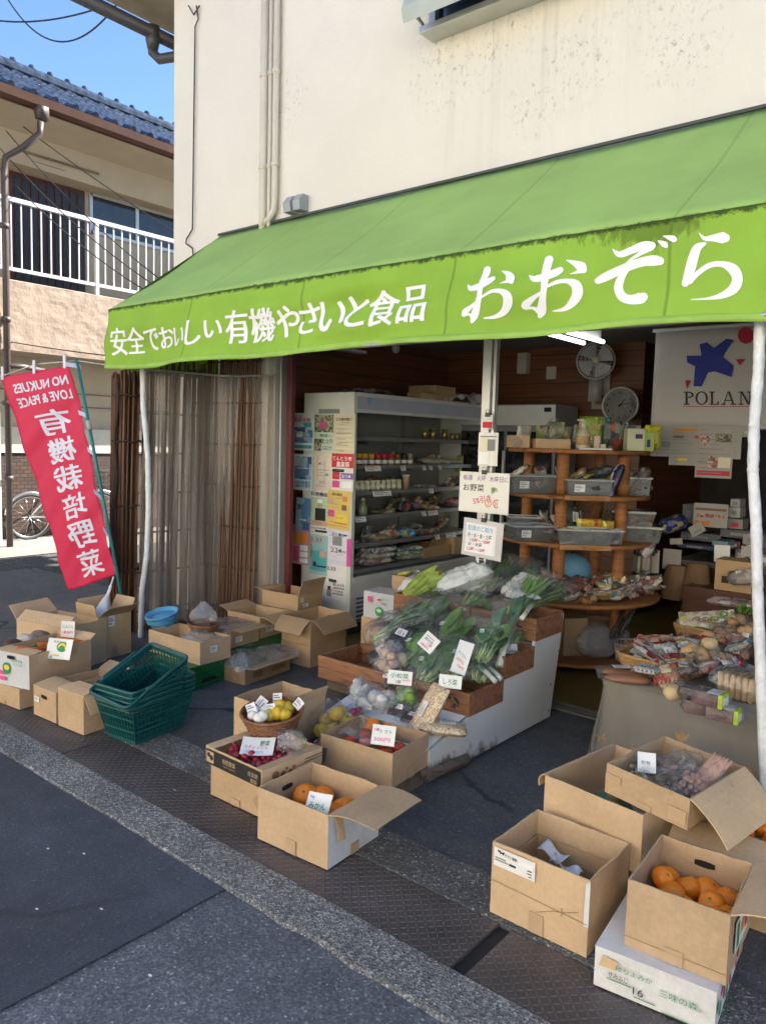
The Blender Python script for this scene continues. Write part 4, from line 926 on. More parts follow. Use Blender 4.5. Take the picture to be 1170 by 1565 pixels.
for k in range(7):
    y = -.17+k*.05; b.c = k % 2; b.ball((.1685, y, .06+.02*math.sin(k*2)), .018, .06, 1, 1.2, 10, 6)
b.build('print', [INK['green'], INK['red']], F_)
Gx = carton('open kraft carton of loose oranges standing on the white flat carton', (-.487, 2.085), .130, .272, .32, .198, .06, flaps=(('R', .14, 62, .35),), holes=(('B', .15),), seed=3)
b = MB(); b.box(-.136, -.1655, .03, .136, -.1645, .0315); b.build('crease', M_CB2, Gx)
sticker(Gx, 'R', .272, .32, -.02, .10, .16, .09, blocks=[(.1, .1, .3, .9, 'green'), (.4, .3, .7, .7, 'orange'), (.75, .2, .95, .8, 'red')], name='print_panel')
oranges([at(Gx, p[0], p[1]+.01, p[2]+.045) for p in ((-.09, .02, .085), (-.095, -.05, .045), (-.05, -.07, .07), (-.02, -.02, .04), (.0, -.08, .055), (.04, -.095, .05), (.06, -.03, .085), (.095, -.10, .075), (.10, -.04, .06), (-.10, .10, .045), (-.03, .08, .045), (.05, .06, .04), (-.055, -.005, .055), (.03, -.05, .03), (.08, .1, .04), (-.1, -.11, .035), (-.04, -.125, .03), (.02, .11, .04))],
        'loose orange in the open carton standing on the white flat carton', 'oranges in the carton on the white flat carton', .04)
Cl = carton('closed brown carton under the tall open carton beside the clothed table', (-.86, 2.46), 0, .36, .42, .15, -.15, m=M_CB2, closed=True, seed=4)
C_ = carton('large open kraft carton holding a green net bag, left of the tilted upper carton', (-.845, 2.405), .156, .39, .46, .205, -.16, flaps=(('L', .06, 100, .9),), seed=5)
m = MB(); m.ball((0, 0, 0), .085, 1, 1.1, .7, 16, 9, .12, 2.2, 3); o = m.build('net_bag', clear('green_net', .12, (.25, .75, .6), .4, 60, .55, (.02, .30, .22)), None, True, loc=at(C_, -.03, -.06, .085)); tag(o, 'bright green net bag of kiwis in the large open carton', 'net bag')
oranges([at(C_, *p) for p in ((-.01, -.07, .13), (-.06, -.05, .12), (.02, -.10, .12))], 'brown kiwi fruit in the green net bag', 'kiwis in the green net bag', .03, 'kiwi', 'kiwi_fruit', mat('kiwi_brown', (.22, .17, .06), .85, .2, 20, 200, .5, .002))
El = carton('closed carton under the rear carton of oranges, against the clothed table', (-.42, 2.62), 0, .37, .34, .14, .02, m=M_CB2, closed=True, seed=6)
E_ = carton('rear open carton of oranges half hidden under the tilted carton of dried goods', (-.415, 2.60), .147, .38, .36, .165, .02, flaps=(('F', .13, 96, .1), ('R', .13, 75, .2)), seed=7)
oranges([at(E_, *p) for p in ((.0, -.08, .13), (.05, -.02, .14), (.09, -.09, .13), (-.03, .05, .12), (.06, .08, .12), (.13, 0, .12), (.14, -.1, .11))], 'orange in the rear carton half hidden against the clothed table', 'oranges in the rear carton')
sheet('price_card', 'white card with blue handwriting lying in the rear carton of oranges', 'price card', fcam(G(1118, 1258, .30), 1.2, -.3), .11, .07, None, (), [('みかん', .12, .4, .34, 'teal', .6), ('300円', .3, .1, .24, 'blue', .5)], .004)
D_ = carton('tilted open kraft carton of bagged dried goods resting on top of two other cartons', (-.71, 2.42), .364, .30, .375, .105, -.17, flaps=(('R', .17, 118, .25),), seed=8, tilt=(.02, .05))
b = MB(); b.box(-.148, -.1935, .05, -.09, -.192, .075); b.build('tape_patch', M_PTAPE, D_); b = MB(); b.box(.085, -.1935, .015, .145, -.192, .06); b.build('tape_patch', M_PTAPE, D_)
# --- middle front group
B1 = carton('open carton of large oranges with a mikan card, nearest the road in the middle', (-1.795, 1.925), .009, .352, .31, .205, .06, flaps=(('R', .20, 74, .25),), white=('R',), holes=(('L', .155),), seed=9)
b = MB(); b.prism([(.1835, -.13, .19), (.1835, -.085, .19), (.205, -.09, .10), (.2, -.12, .10)], (.002, 0, 0)); b.build('tape_strip', M_PTAPE, B1)
oranges([at(B1, *p) for p in ((-.10, .03, .125), (-.06, .09, .115), (-.125, -.05, .07), (.02, -.05, .11), (.075, -.01, .125), (.10, .05, .13), (.0, -.1, .075), (-.06, -.02, .07), (.05, .08, .09), (.11, -.09, .08))],
        'large orange in the front carton with the mikan card', 'oranges in the front carton with the mikan card', .047)
CARD = lambda name, label, px, h, w, hh, tilt, turn, texts, blocks=(), curl=.004, **k: sheet('price_card', label, 'price card', fcam(G(*px, h), tilt, turn), w, hh, None, blocks, texts, curl, **k)
CARD('', 'white card reading mikan in green, propped on the oranges of the front carton', (487, 1228), .20, .095, .075, .75, -.15, [('みかん', .12, .22, .36, 'green', .7), ('1kg', .1, .72, .16, 'blue')])
B2l = carton('closed kraft carton under the black banded tray of red radishes', (-2.245, 2.02), .009, .33, .30, .15, .02, closed=True, m=M_CB, seed=10)
b = MB(); b.prism([(.10, -.152, .06), (.163, -.152, .0), (.163, -.158, .07), (.15, -.156, .11)], (0, .0015, 0)); b.build('loose_flap', M_CB2, B2l)
B2 = carton('shallow kraft tray with a black printed band holding red radishes', (-2.205, 1.975), .166, .365, .335, .073, -.02, flaps=(('L', .05, -92, 0), ('R', .045, -94, 0)), tape=False, seed=11)
b = MB(); b.box(-.17, -.1755, .004, .178, -.1745, .068); b.c = 1
put_text(b, '有機野菜', -.06, .034, .022, .085, .01, fn=lambda p: Vector((p.x, -.1762, p.y))); put_text(b, 'organic vegetables', -.055, .02, .009, .08, 0, fn=lambda p: Vector((p.x, -.1762, p.y)))
b.box(-.165, -.1765, .012, -.118, -.1757, .06); b.c = 0; b.ball((-.15, -.1768, .045), .011, 1, .05, 1, 10, 6); b.ball((-.132, -.1768, .035), .012, 1, .05, 1, 10, 6); b.c = 1
put_text(b, '産直便', .105, .035, .02, .06, 0, fn=lambda p: Vector((p.x, -.1762, p.y))); put_text(b, '農園', .12, .01, .018, .04, 0, fn=lambda p: Vector((p.x, -.1762, p.y)))
b.build('printed_band', [mat('band_black', (.022, .02, .018), .5), mat('band_tan', (.50, .36, .22), .6)], B2)
b = MB()
for k, (y, z, r) in enumerate(((-.10, .035, .02), (-.06, .03, .014), (-.04, .045, .008), (-.02, .03, .01), (.0, .04, .009))): b.ball((.1875, y, z), r, .04, 1, .8, 12, 6)
for k in range(2): b.box(.187, .06, .05-k*.012, .188, .16, .054-k*.012)
b.build('print', INK['brown'], B2)
M_RAD = mat('radish_red', (.30, .012, .03), .35, .25, 20, coat=.2)
rr = random.Random(4); pts = [(rr.uniform(-.12, .12), rr.uniform(-.12, .10), rr.uniform(.03, .055)) for _ in range(46)]
first = None
for i, p in enumerate(pts):
    if first is None:
        m = MB(); m.ball((0, 0, 0), .017, 1, 1, 1.15, 12, 8, .06, 2, 1); first = m.build('radish', M_RAD, None, True); o = first; t_ = MB(); t_.tube([(0, 0, -.018), (.004, 0, -.035)], .002, 5); t_.build('root', INK['pink'], o)
    else: o = dup(first)
    o.location = at(B2, *p); o.rotation_euler = (rr.uniform(0, 3), rr.uniform(0, 3), 0); s = rr.uniform(.8, 1.15); o.scale = (s, s, s); tag(o, 'small round red radish in the black banded tray', 'radish', 'red radishes in the black banded tray')
CARD('', 'white handwritten card lying on the red radishes', (394, 1141), .245, .14, .10, 1.15, .15, [('野菜', .55, .55, .3, 'green', .3), ('ラディッシュ', .1, .35, .22, 'pink', .7), ('1袋 150円', .1, .1, .18, 'sky', .6)], (), .006)
B3 = carton('tall open kraft carton under the round wicker basket of eggs and lemons', (-2.545, 2.37), 0, .30, .33, .295, .03, flaps=(('R', .05, 20, 0),), seed=12)
# --- left hand group
L1b = carton('closed kraft carton under the white printed carrot carton', (-4.165, 1.935), .009, .32, .40, .112, .10, closed=True, seed=13)
L1 = carton('white ended carton of carrots with two cards, stacked at the far left', (-4.11, 1.965), .127, .285, .44, .192, .24, white=('F',), flaps=(('F', .10, -88, 0), ('B', .05, 60, .1)), holes=(('F', .165),), tape=False, seed=14)
b = MB(); put_text(b, '農薬不使用', .01, .145, .018, .085, 0, fn=lambda p: Vector((p.x, -.2285, p.y))); put_text(b, 'にんじん', .03, .125, .018, .07, 0, fn=lambda p: Vector((p.x, -.2285, p.y)))
b.c = 1; b.box(-.128, -.2288, .06, -.05, -.2278, .082); b.box(-.128, -.2288, .028, -.035, -.2278, .050); b.c = 0; b.ball((-.03, -.2272, .10), .034, 1, .02, 1, 18, 8); b.c = 2; b.ball((-.03, -.2280, .105), .022, 1, .02, .7, 18, 8)
b.build('print', [INK['green'], INK['pink'], INK['yellow']], L1)
M_CAR = mat('carrot_orange', (.62, .15, .015), .5, .2, 14, 60, .3, .003, stretch=(1, 1, 1))
def carrots(root, pts, label, group):
    first = None
    for p, rz, ry in pts:
        if first is None:
            m = MB(); m.tube([(0, 0, 0), (.01, 0, 0), (.05, 0, .002), (.11, 0, 0), (.16, 0, -.002)], .02, 10, radii=[.012, .021, .019, .012, .003]); first = o = m.build('carrot', M_CAR, None, True); t_ = MB(); t_.tube([(0, 0, 0), (-.015, 0, .002)], .007, 6); t_.build('stub', INK['green'], o)
        else: o = dup(first)
        o.location = at(root, *p); o.rotation_euler = (0, ry, root.rotation_euler.z+rz); tag(o, label, 'carrot', group)
carrots(L1, [((-.09, -.12, .175), .5, 0), ((-.04, -.16, .185), .9, .1), ((.02, -.14, .175), 1.4, 0), ((-.08, .02, .165), 1.2, .1), ((.0, .02, .175), .7, 0), ((.06, .05, .165), 1.8, 0), ((-.06, .14, .175), .4, 0), ((.03, .12, .175), 1.1, .1)], 'orange carrot in the white ended carton at the far left', 'carrots in the white ended carton')
sheet('price_card', 'white card with a green and yellow emblem leaning in the carrot carton', 'price card', fcam(G(92, 992, .33), .35, -.05), .155, .115, None, [(.25, .15, .5, .22, 'yellow')], [('人参', .05, .02, .15, 'green', .2), ('農薬不使用', .2, .8, .1, 'grey', .5)], .01)
_c = bpy.data.objects[[o.name for o in bpy.data.objects if o.name.startswith('price_card')][-1]]
b = MB()
for k, (r, mi) in enumerate(((.034, 0), (.026, 1), (.02, 0))):
    b.c = mi; b.add([(.01+r*math.cos(a*2*PI/20), .012+r*.85*math.sin(a*2*PI/20)-(.01 if k == 2 else 0), .002+k*.0005) for a in range(20)], [tuple(range(20))])
b.build('emblem', [INK['green'], INK['yellow']], _c)
sheet('price_card', 'upright white card with green and red handwriting behind the emblem card', 'price card', fcam(G(104, 962, .36), .1, .1), .085, .10, None, (), [('にんじん', .1, .6, .22, 'green', .8), ('1本80円', .1, .25, .2, 'red', .75)], .004)
L2 = carton('open kraft carton with a hand hole, between the carrot carton and the green baskets', (-3.826, 1.97), .009, .225, .40, .165, .05, flaps=(('F', .13, -76, -.1), ('B', .08, 55, .1)), holes=(('F', .12),), seed=15, tape=False)
sticker(L2, 'F', .225, .40, -.07, .095, .045, .03, blocks=SMALL)
L3 = carton('open kraft carton with one orange showing, touching the green basket stack', (-3.574, 1.985), .009, .225, .36, .205, .08, flaps=(('F', .12, -80, -.1), ('R', .10, 150, .1)), seed=16, tape=False)
oranges([at(L3, *p) for p in ((.0, -.06, .165), (.05, .02, .14), (-.05, .04, .13))], 'yellowish orange in the carton touching the green baskets', 'oranges in the carton by the green baskets', .042, m=peel('orange_yellow', (.75, .33, .02)))
P1 = carton('open carton of dark packets at the back of the far left group', (-4.62, 2.46), .0, .46, .34, .30, .26, flaps=(('F', .09, -50, 0), ('L', .12, 40, .1)), seed=17, m=M_CB3)
P2 = carton('tall narrow open carton with raised flaps behind the carrot carton', (-4.74, 2.74), .0, .22, .28, .30, .12, flaps=(('F', .09, 12, 0), ('R', .13, 48, .1), ('L', .10, 5, .0), ('B', .1, 25, 0)), seed=18)
sticker(P2, 'R', .22, .30, -.03, .26, .05, .075, blocks=SMALL)
rg = random.Random(8)
for i, (px, py) in enumerate(((20, 985), (40, 978), (62, 972))):
    m = MB(); m.ball((0, 0, 0), .06, 1.3, .9, .6, 12, 8, .3, 2, i); o = m.build('packet', mat('packet_%d' % i, ((.06, .03, .025), (.55, .5, .42), (.22, .15, .11))[i], .5, .2), None, True, loc=G(px, py, .27)); tag(o, '%s packet in the back carton of the far left group' % ('dark brown', 'whitish', 'tan')[i], 'packet')
m = MB(); p0 = G(170, 893, .42); p1 = G(150, 938, .42)
M_BAGW = mat('white_plastic', (.70, .71, .73), .35, .06, 8, 18, .6, .02)
q0, q1 = WD(169, 895, 5.5), WD(150, 950, 5.35)
_d = (q1-q0); _a = _d.normalized().orthogonal(); _b = _d.normalized().cross(_a)
def _bg(u, v):
    a = 2*PI*u; r = (.010+.06*max(0, v-.3)**.8*(1 if v < .86 else 1-.5*(v-.86)/.14))*(1+.5*noise.noise(Vector((math.cos(a)*1.5, math.sin(a)*1.5, v*4)))+.25*math.sin(a*5)*max(0, v-.4)); return q0+_d*v+(_a*math.cos(a)+_b*math.sin(a)*.6)*r
m.grid(_bg, 24, 16); o = m.build('bag_on_stick', M_BAGW, None, True); tag(o, 'white plastic bag tied on a thin stick leaning over the tall narrow carton', 'plastic bag')
m = MB(); m.tube([q1, q1.lerp(q0, -.9)], .006, 6); m.tube([q0, q0.lerp(q1, -.25)], .006, 6); m.build('stick', M_BAGW, o)
# --- cartons behind the baskets on green crates
M_GC = mat('crate_green', (.006, .125, .035), .38, .12, 10)
def fcrate(label, near, h, w, d, H, rz):
    R = Matrix.Rotation(rz, 2); c = R @ Vector((-w/2, d/2)); o = thing('plastic_crate', label, 'plastic crate', (near[0]+c.x, near[1]+c.y, h), rz, 'green plastic crates under the cartons')
    x, y = w/2, d/2; b = MB(); b.box(-x, -y, .0, x, y, H-.01)
    for k in range(5): z = .012+k*(H-.03)/4; b.box(-x-.006, -y-.006, z, x+.006, y+.006, z+.008)
    n = int(w/.03)
    for i in range(n+1): u = -x+i*w/n; b.box(u-.003, -y-.005, .01, u+.003, -y, H-.01)
    n = int(d/.03)
    for i in range(n+1): u = -y+i*d/n; b.box(x, u-.003, .01, x+.005, u+.003, H-.01)
    b.box(-x-.008, -y-.008, H-.012, x+.008, y+.008, H)
    b.build('body', M_GC, o)
    s = MB(); s.box(-.06, -y-.0075, .03, .06, -y-.006, .055); s.box(x+.006, -.16, .03, x+.0075, -.04, .055); s.build('slot', M_HOLE, o)
    sheet('shipping_label', None, None, frame((-.08, -y-.0085, .09), (1, 0, 0), (0, 0, 1)), .04, .055, None, SMALL, (), parent=o); return o
fcrate('green folding plastic crate nearest the shopping baskets', (-3.774, 2.79), 0, .36, .50, .148, .12)
fcrate('green folding plastic crate behind the first, under two label bearing cartons', (-3.86, 3.33), 0, .36, .50, .150, .10)
K1 = carton('shallow wide kraft carton with a white label holding blue basins, on the nearer green crate', (-3.765, 2.855), .15, .50, .25, .142, .06, m=M_CB, tape=False, seed=19)
sticker(K1, 'R', .50, .25, -.02, .085, .055, .04, blocks=SMALL)
K2 = carton('kraft carton topped with pinkish plastic film, second along the green crates', (-3.93, 3.225), .153, .31, .27, .12, .08, m=M_CB2, tape=False, seed=20, flaps=(('R', .09, 80, .2),))
sticker(K2, 'R', .31, .27, -.06, .05, .06, .035, blocks=SMALL); sticker(K2, 'F', .31, .27, .11, .09, .04, .03, blocks=SMALL)
K3 = carton('open kraft carton with bent flaps, farthest along the green crates', (-3.98, 3.525), .153, .32, .29, .155, .08, m=M_CB2, tape=False, seed=21, flaps=(('R', .14, 88, .35), ('L', .10, 70, .1), ('F', .08, -100, 0)), holes=(('L', .11),))
sticker(K3, 'R', .32, .29, -.05, .06, .07, .045, blocks=SMALL)
K4b = carton('closed brown carton in the doorway under the open carton with one raised flap', (-4.02, 3.93), 0, .36, .30, .27, .06, m=M_CB2, closed=True, seed=22)
K4 = carton('open brown carton with one flap standing up, by the posters', (-4.03, 3.94), .276, .37, .28, .118, .06, m=M_CB2, tape=False, seed=23, flaps=(('R', .12, 10, .15), ('L', .10, 80, .15)))
sticker(K4, 'R', .37, .28, -.06, .035, .06, .03, blocks=SMALL); sticker(K4, 'R', .37, .28, -.10, .08, .03, .03, blocks=SMALL)
R1b = carton('closed brown carton under the open one, just left of the vegetable stand', (-3.60, 3.645), 0, .27, .38, .145, .06, m=M_CB2, closed=True, seed=24)
R1 = carton('open brown carton with drooping flaps, just left of the vegetable stand', (-3.60, 3.645), .151, .27, .38, .18, .05, m=M_CB2, tape=False, seed=25, flaps=(('F', .13, 118, .3), ('R', .14, 108, .35)), holes=(('B', .12),))
b = MB()
for k, (s_, u, z, w_, h_) in enumerate((('F', -.06, .09, .07, .02), ('F', -.04, .05, .09, .018), ('R', .02, .07, .12, .02), ('R', .05, .04, .1, .016))):
    if s_ == 'F': b.box(u, -.197, z, u+w_, -.1965, z+h_)
    else: b.box(.1415, u, z, .142, u+w_, z+h_)
b.build('print', MATS['brown_board'], R1)
S1 = carton('low brown carton with a flat lid and crumpled film on top, standing on the pavement', (-3.626, 3.095), 0, .22, .43, .105, .10, m=M_CB2, tape=False, seed=26, flaps=(('R', .09, 88, -.1),))
b = MB()
for k, (u, z, w_, h_) in enumerate(((-.15, .03, .09, .04), (.03, .035, .13, .03))): b.box(.1165, u, z, .117, u+w_, z+h_)
b.build('print', INK['brown'], S1)
M_FILM = clear('film', .20, (.93, .94, .95), .16, 20, .22, (.72, .70, .70)); M_FILMP = clear('film_pink', .2, (.93, .9, .9), .18, 18, .28, (.62, .50, .47))
def film(label, c, w, d, rz, m, amp=.03, seed=0, drape=.04, name='plastic_film', cat='plastic film'):
    b = MB()
    def f(u, v):
        x, y = (u-.5)*w, (v-.5)*d; p = Vector((x*9, y*9, seed*3)); e = max(abs(2*u-1), abs(2*v-1))
        return Vector((x+.01*noise.noise(p*2), y+.01*noise.noise(p*2+Vector((5, 0, 0))), amp*(.5+.7*noise.noise(p)+.35*abs(noise.noise(p*2.7)))-drape*max(0, e-.75)*4))
    b.grid(f, 40, 40); o = b.build(name, m, None, True, loc=c, rot=(0, 0, rz)); return tag(o, label, cat)
film('crumpled clear film spread over the low brown carton', at(S1, -.02, 0, .112), .34, .52, .12, M_FILM, .07, 1, .035)
film('pinkish clear film covering the second carton along the green crates', at(K2, 0, 0, .118), .32, .28, .08, M_FILMP, .035, 2, .02)
film('clear film in the shallow wide carton beside the wicker basket', at(K1, .13, 0, .12), .22, .22, .1, M_FILM, .05, 3, .02)
# basins
M_BLUE = mat('basin_blue', (.10, .33, .52), .35, .08, 6)
def basin(label, loc, rot):
    b = MB(); b.lathe([(0, .004), (.07, .004), (.078, .012), (.104, .07), (.112, .071), (.112, .075), (.102, .075), (.074, .015), (.0, .010)], 40)
    for k in (.03, .045): b.lathe([(.083+k*.3, k), (.088+k*.35, k+.004), (.085+k*.36, k+.006)], 40)
    return tag(b.build('basin', M_BLUE, None, True, loc=loc, rot=rot), label, 'basin', 'blue plastic basins')
pz = G(249, 957, .275)
basin('lower of two nested light blue plastic basins beside the taped pole', pz, (.12, -.05, 0)); basin('upper of two nested light blue plastic basins beside the taped pole', pz+Vector((.004, .006, .022)), (.22, -.10, .4))
# wicker
M_WICK = mat('wicker_brown', (.20, .085, .035), .5, .4, 40); M_WICKT = mat('wicker_tan', (.42, .24, .085), .55, .35, 40)
def wicker(label, loc, rx, ry, h, rz=0, n=2.0, rows=9, m=None, group=None, flare=1.25, rot=None):
    o = thing('wicker_basket', label, 'wicker basket', loc, rz, group, rot=rot); m = m or M_WICK; b = MB(); seg = 56
    def ring(t, wav, off=0):
        s = 1+(flare-1)*t; pts = []
        for k in range(seg):
            a = 2*PI*k/seg; ca, sa = math.cos(a), math.sin(a); e = 2/n
            x = math.copysign(abs(ca)**e, ca)*rx*s; y = math.copysign(abs(sa)**e, sa)*ry*s; q = 1+wav*math.cos(k*PI/1+off)*.018
            pts.append((x*q, y*q, h*t+.006))
        return pts
    for r in range(rows): b.tube(ring(r/rows, 1, PI*(r % 2)), h/rows*.62, 5, True)
    b.build('weave', m, o, True)
    c = MB(); c.tube(ring(1.0, 0), h/rows*.9, 7, True)
    for k in range(seg*2): 
        pass
    c.build('rim', m, o, True)
    d = MB(); p = ring(.02, 0); d.add([Vector(q)*1 for q in p], [tuple(range(seg))]); d.build('base', m, o); return o
wicker('small round brown wicker basket holding a crumpled clear bag, beside the blue basins', G(311, 964, .285), .085, .07, .04, 0, m=M_WICK, rows=5, flare=1.3)
def crumple(label, loc, r, h, m, seed, name='plastic_bag', rot=(0, 0, 0), group=None, neck=True, cat='plastic bag', sx=1, sy=1):
    b = MB()
    def f(u, v):
        a = 2*PI*u; t = v
        rr = r*(math.sin(PI*min(1, t*.78+.12))**.8)*(1-(.55*max(0, t-.55)/.45 if neck else 0))
        q = 1+.30*noise.noise(Vector((math.cos(a)*1.6, math.sin(a)*1.6, t*3+seed*5)))+.16*noise.noise(Vector((math.cos(a)*5, math.sin(a)*5, t*8+seed)))
        return Vector((rr*q*math.cos(a)*sx, rr*q*math.sin(a)*sy, h*t+.05*h*noise.noise(Vector((a*2, t*3, seed)))))
    b.grid(f, 44, 26); return tag(b.build(name, m, None, False, loc=loc, rot=rot), label, cat, group)
M_BAG = clear('clear_bag', .19, (.97, .975, .98), .04, 26, .045, (.85, .86, .87)); M_BAG2 = clear('clear_bag_thin', .10, (.975, .98, .98), .04, 34, .025)
crumple('crumpled clear plastic bag standing up in the small round wicker basket', G(311, 958, .295), .085, .17, M_FILM, 2)
# --- shopping baskets
M_TEALB = mat('basket_teal', (.010, .085, .085), .33, .1, 12)
def shop_basket(label, loc, rot, group='stacked green shopping baskets'):
    o = thing('shopping_basket', label, 'shopping basket', loc, 0, group, rot=rot)
    bx, by, tx, ty, H = .105, .155, .138, .205, .205; b = MB()
    def P(sx, sy, t): return Vector((sx*(bx+(tx-bx)*t), sy*(by+(ty-by)*t), H*t+.004))
    def bar(a, c, wv, th):
        n = (c-a).normalized(); e = wv.normalized(); q = n.cross(e)*th; w2 = wv
        b.add([a-w2-q, a+w2-q, a+w2+q, a-w2+q, c-w2-q, c+w2-q, c+w2+q, c-w2+q], [(0, 3, 2, 1), (4, 5, 6, 7), (0, 1, 5, 4), (1, 2, 6, 5), (2, 3, 7, 6), (3, 0, 4, 7)])
    for side in range(4):
        n = 11 if side % 2 == 0 else 15
        for i in range(n+1):
            u = -1+2*i/n
            g = (lambda t: P(1, u, t)) if side == 1 else (lambda t: P(-1, u, t)) if side == 3 else (lambda t: P(u, -1, t)) if side == 0 else (lambda t: P(u, 1, t))
            bar(g(0), g(.93), Vector((0, .0032, 0)) if side % 2 else Vector((.0032, 0, 0)), .0016)
        for t, ww in ((.03, .010), (.30, .006), (.62, .005), (.90, .012)):
            g0, g1 = ((P(1, -1, t), P(1, 1, t)), (P(-1, -1, t), P(-1, 1, t)))[side == 3] if side % 2 else ((P(-1, -1, t), P(1, -1, t)), (P(-1, 1, t), P(1, 1, t)))[side == 2]
            bar(g0, g1, Vector((0, 0, ww)), .0018)
    for i in range(13): u = -1+2*i/12; bar(Vector((u*bx, -by, .004)), Vector((u*bx, by, .004)), Vector((.004, 0, 0)), .0015)
    for i in range(9): u = -1+2*i/8; bar(Vector((-bx, u*by, .004)), Vector((bx, u*by, .004)), Vector((0, .004, 0)), .0015)
    b.build('lattice', M_TEALB, o)
    r = MB(); pts = []
    for cx, cy, a0 in ((tx-.02, ty-.02, 0), (-tx+.02, ty-.02, 90), (-tx+.02, -ty+.02, 180), (tx-.02, -ty+.02, 270)):
        for k in range(5): a = math.radians(a0+k*22.5); pts.append((cx+.026*math.cos(a), cy+.026*math.sin(a), H))
    r.tube(pts, .0085, 8, True); r.tube([(p[0]*.985, p[1]*.985, H-.022) for p in pts], .005, 6, True); r.build('rim', M_TEALB, o, True)
    for s in (-1, 1):
        h = MB(); h.tube([(s*(tx+.008), -ty*.62, H+.002), (s*(tx+.012), -ty*.5, H+.011), (s*(tx+.012), ty*.5, H+.011), (s*(tx+.008), ty*.62, H+.002)], .0065, 8); h.build('handle', M_TEALB, o, True)
    return o
sb = Vector((-3.40, 2.235, .009)); bz = .13
names = ('bottom', 'second from bottom', 'third from bottom', 'fourth from bottom')
base = shop_basket('bottom basket of the stack of dark green shopping baskets', sb, (0, 0, bz))
for k in range(1, 4): dup(base, sb+Vector((0, 0, .026*k)), bz, '%s in the stack of dark green shopping baskets' % names[k].capitalize())
dup(base, sb+Vector((-.01, .03, .135)), None, 'topmost dark green shopping basket, tipped with its far end up', rot=(math.radians(24), math.radians(6), bz))
# ---------------------------------------------------------------- vegetable stand
SX = -1.945
def woodmat(name, col, st=(1.2, 9, 9)):
    m, nt, b = _nt(name); v = coords(nt, st); f = tex(nt, v, 3.2, 7, .65, 1.2)
    c = ramp(nt, f, [(.25, [x*.22 for x in col]), (.45, [x*.75 for x in col]), (.75, [x*1.3 for x in col])]); c = mixc(nt, ramp(nt, tex(nt, coords(nt), 5, 6, .7), [(.6, 0.0), (.8, .55)]), c, [x*.25 for x in col])
    L(nt, c, b.inputs['Base Color']); b.inputs['Roughness'].default_value = .7; bump(nt, b, f, .35, .004); MATS[name] = m; return m
M_CRATE = woodmat('old_crate_wood', (.31, .135, .062)); M_BEAM = woodmat('weathered_beam', (.17, .13, .10))
m_, nt_, b_ = _nt('stand_white'); v_ = coords(nt_, rnd=False); sp_ = N(nt_, 'ShaderNodeSeparateXYZ'); tc_ = N(nt_, 'ShaderNodeTexCoord'); L(nt_, tc_.outputs['Object'], sp_.inputs[0])
mr_ = N(nt_, 'ShaderNodeMapRange'); mr_.inputs['From Min'].default_value = .17; mr_.inputs['From Max'].default_value = 0.0; L(nt_, sp_.outputs[2], mr_.inputs['Value'])
my_ = N(nt_, 'ShaderNodeMapRange'); my_.inputs['From Min'].default_value = .75; my_.inputs['From Max'].default_value = 0.0; my_.inputs['To Min'].default_value = .25; L(nt_, sp_.outputs[1], my_.inputs['Value'])
mm_ = N(nt_, 'ShaderNodeMath', operation='MULTIPLY'); L(nt_, mr_.outputs[0], mm_.inputs[0]); L(nt_, my_.outputs[0], mm_.inputs[1])
ma_ = N(nt_, 'ShaderNodeMath', operation='MULTIPLY_ADD'); L(nt_, mm_.outputs[0], ma_.inputs[0]); ma_.inputs[1].default_value = .8; L(nt_, tex(nt_, v_, 11, 7, .7), ma_.inputs[2])
L(nt_, mixc(nt_, ramp(nt_, ma_.outputs[0], [(.78, 0.0), (.95, .9)]), ramp(nt_, tex(nt_, v_, 2, 5), [(.3, (.60, .60, .58)), (.7, (.70, .70, .69))]), (.09, .075, .06)), b_.inputs['Base Color']); b_.inputs['Roughness'].default_value = .5
M_STAND = m_
st = thing('display_stand', 'stepped vegetable stand with a white peeling side panel and dark wooden skirting', 'display stand', (SX, 2.75, 0))
b = MB(); b.prism([(-.014, 0, .02), (-.014, 1.17, .01), (-.014, 1.285, .58), (-.014, 1.28, .60), (-.014, .95, .49), (-.014, .93, .37), (-.014, .64, .35), (-.014, .62, .245), (-.014, .33, .235), (-.014, .0, .16)], (.016, 0, 0)); sp = b.build('side_panel', M_STAND, st)
b = MB()
for y, z in ((1.15, .05), (1.16, .2), (1.24, .38), (1.27, .54), (.06, .06)): b.ball((.003, y, z), .006, .5, 1, 1, 8, 5)
b.build('screw', mat('screw_dark', (.08, .07, .07), .5), st)
b = MB(); b.box(-.95, .0, .0, -.014, 1.2, .16)
b.prism([(-.95, .32, .16), (-.95, .32, .232), (-.95, .63, .242), (-.95, .63, .345), (-.95, .94, .365), (-.95, .94, .482), (-.95, 1.28, .50), (-.95, 1.2, .16)], (.936, 0, 0)); b.build('steps', M_BEAM, st)
b = MB(); b.tube([(-.5, -.02, .06), (-.02, -.015, .06), (.0, .08, .05), (.0, .3, .03)], .03, 7); b.build('skirting', M_BEAM, st)
sk = MB(); sk.box(-2.56, 2.40, 0, -1.965, 2.46, .07); sk.box(-2.56, 2.60, 0, -1.965, 2.66, .07); sk.box(-2.56, 2.40, .07, -1.965, 2.50, .085); sk.box(-2.56, 2.52, .07, -1.965, 2.68, .085); sk.box(-2.05, 2.36, 0, -1.97, 2.74, .066)
o = sk.build('wooden_skid', M_BEAM); tag(o, 'dark wooden skid on the pavement in front of the vegetable stand', 'skid')
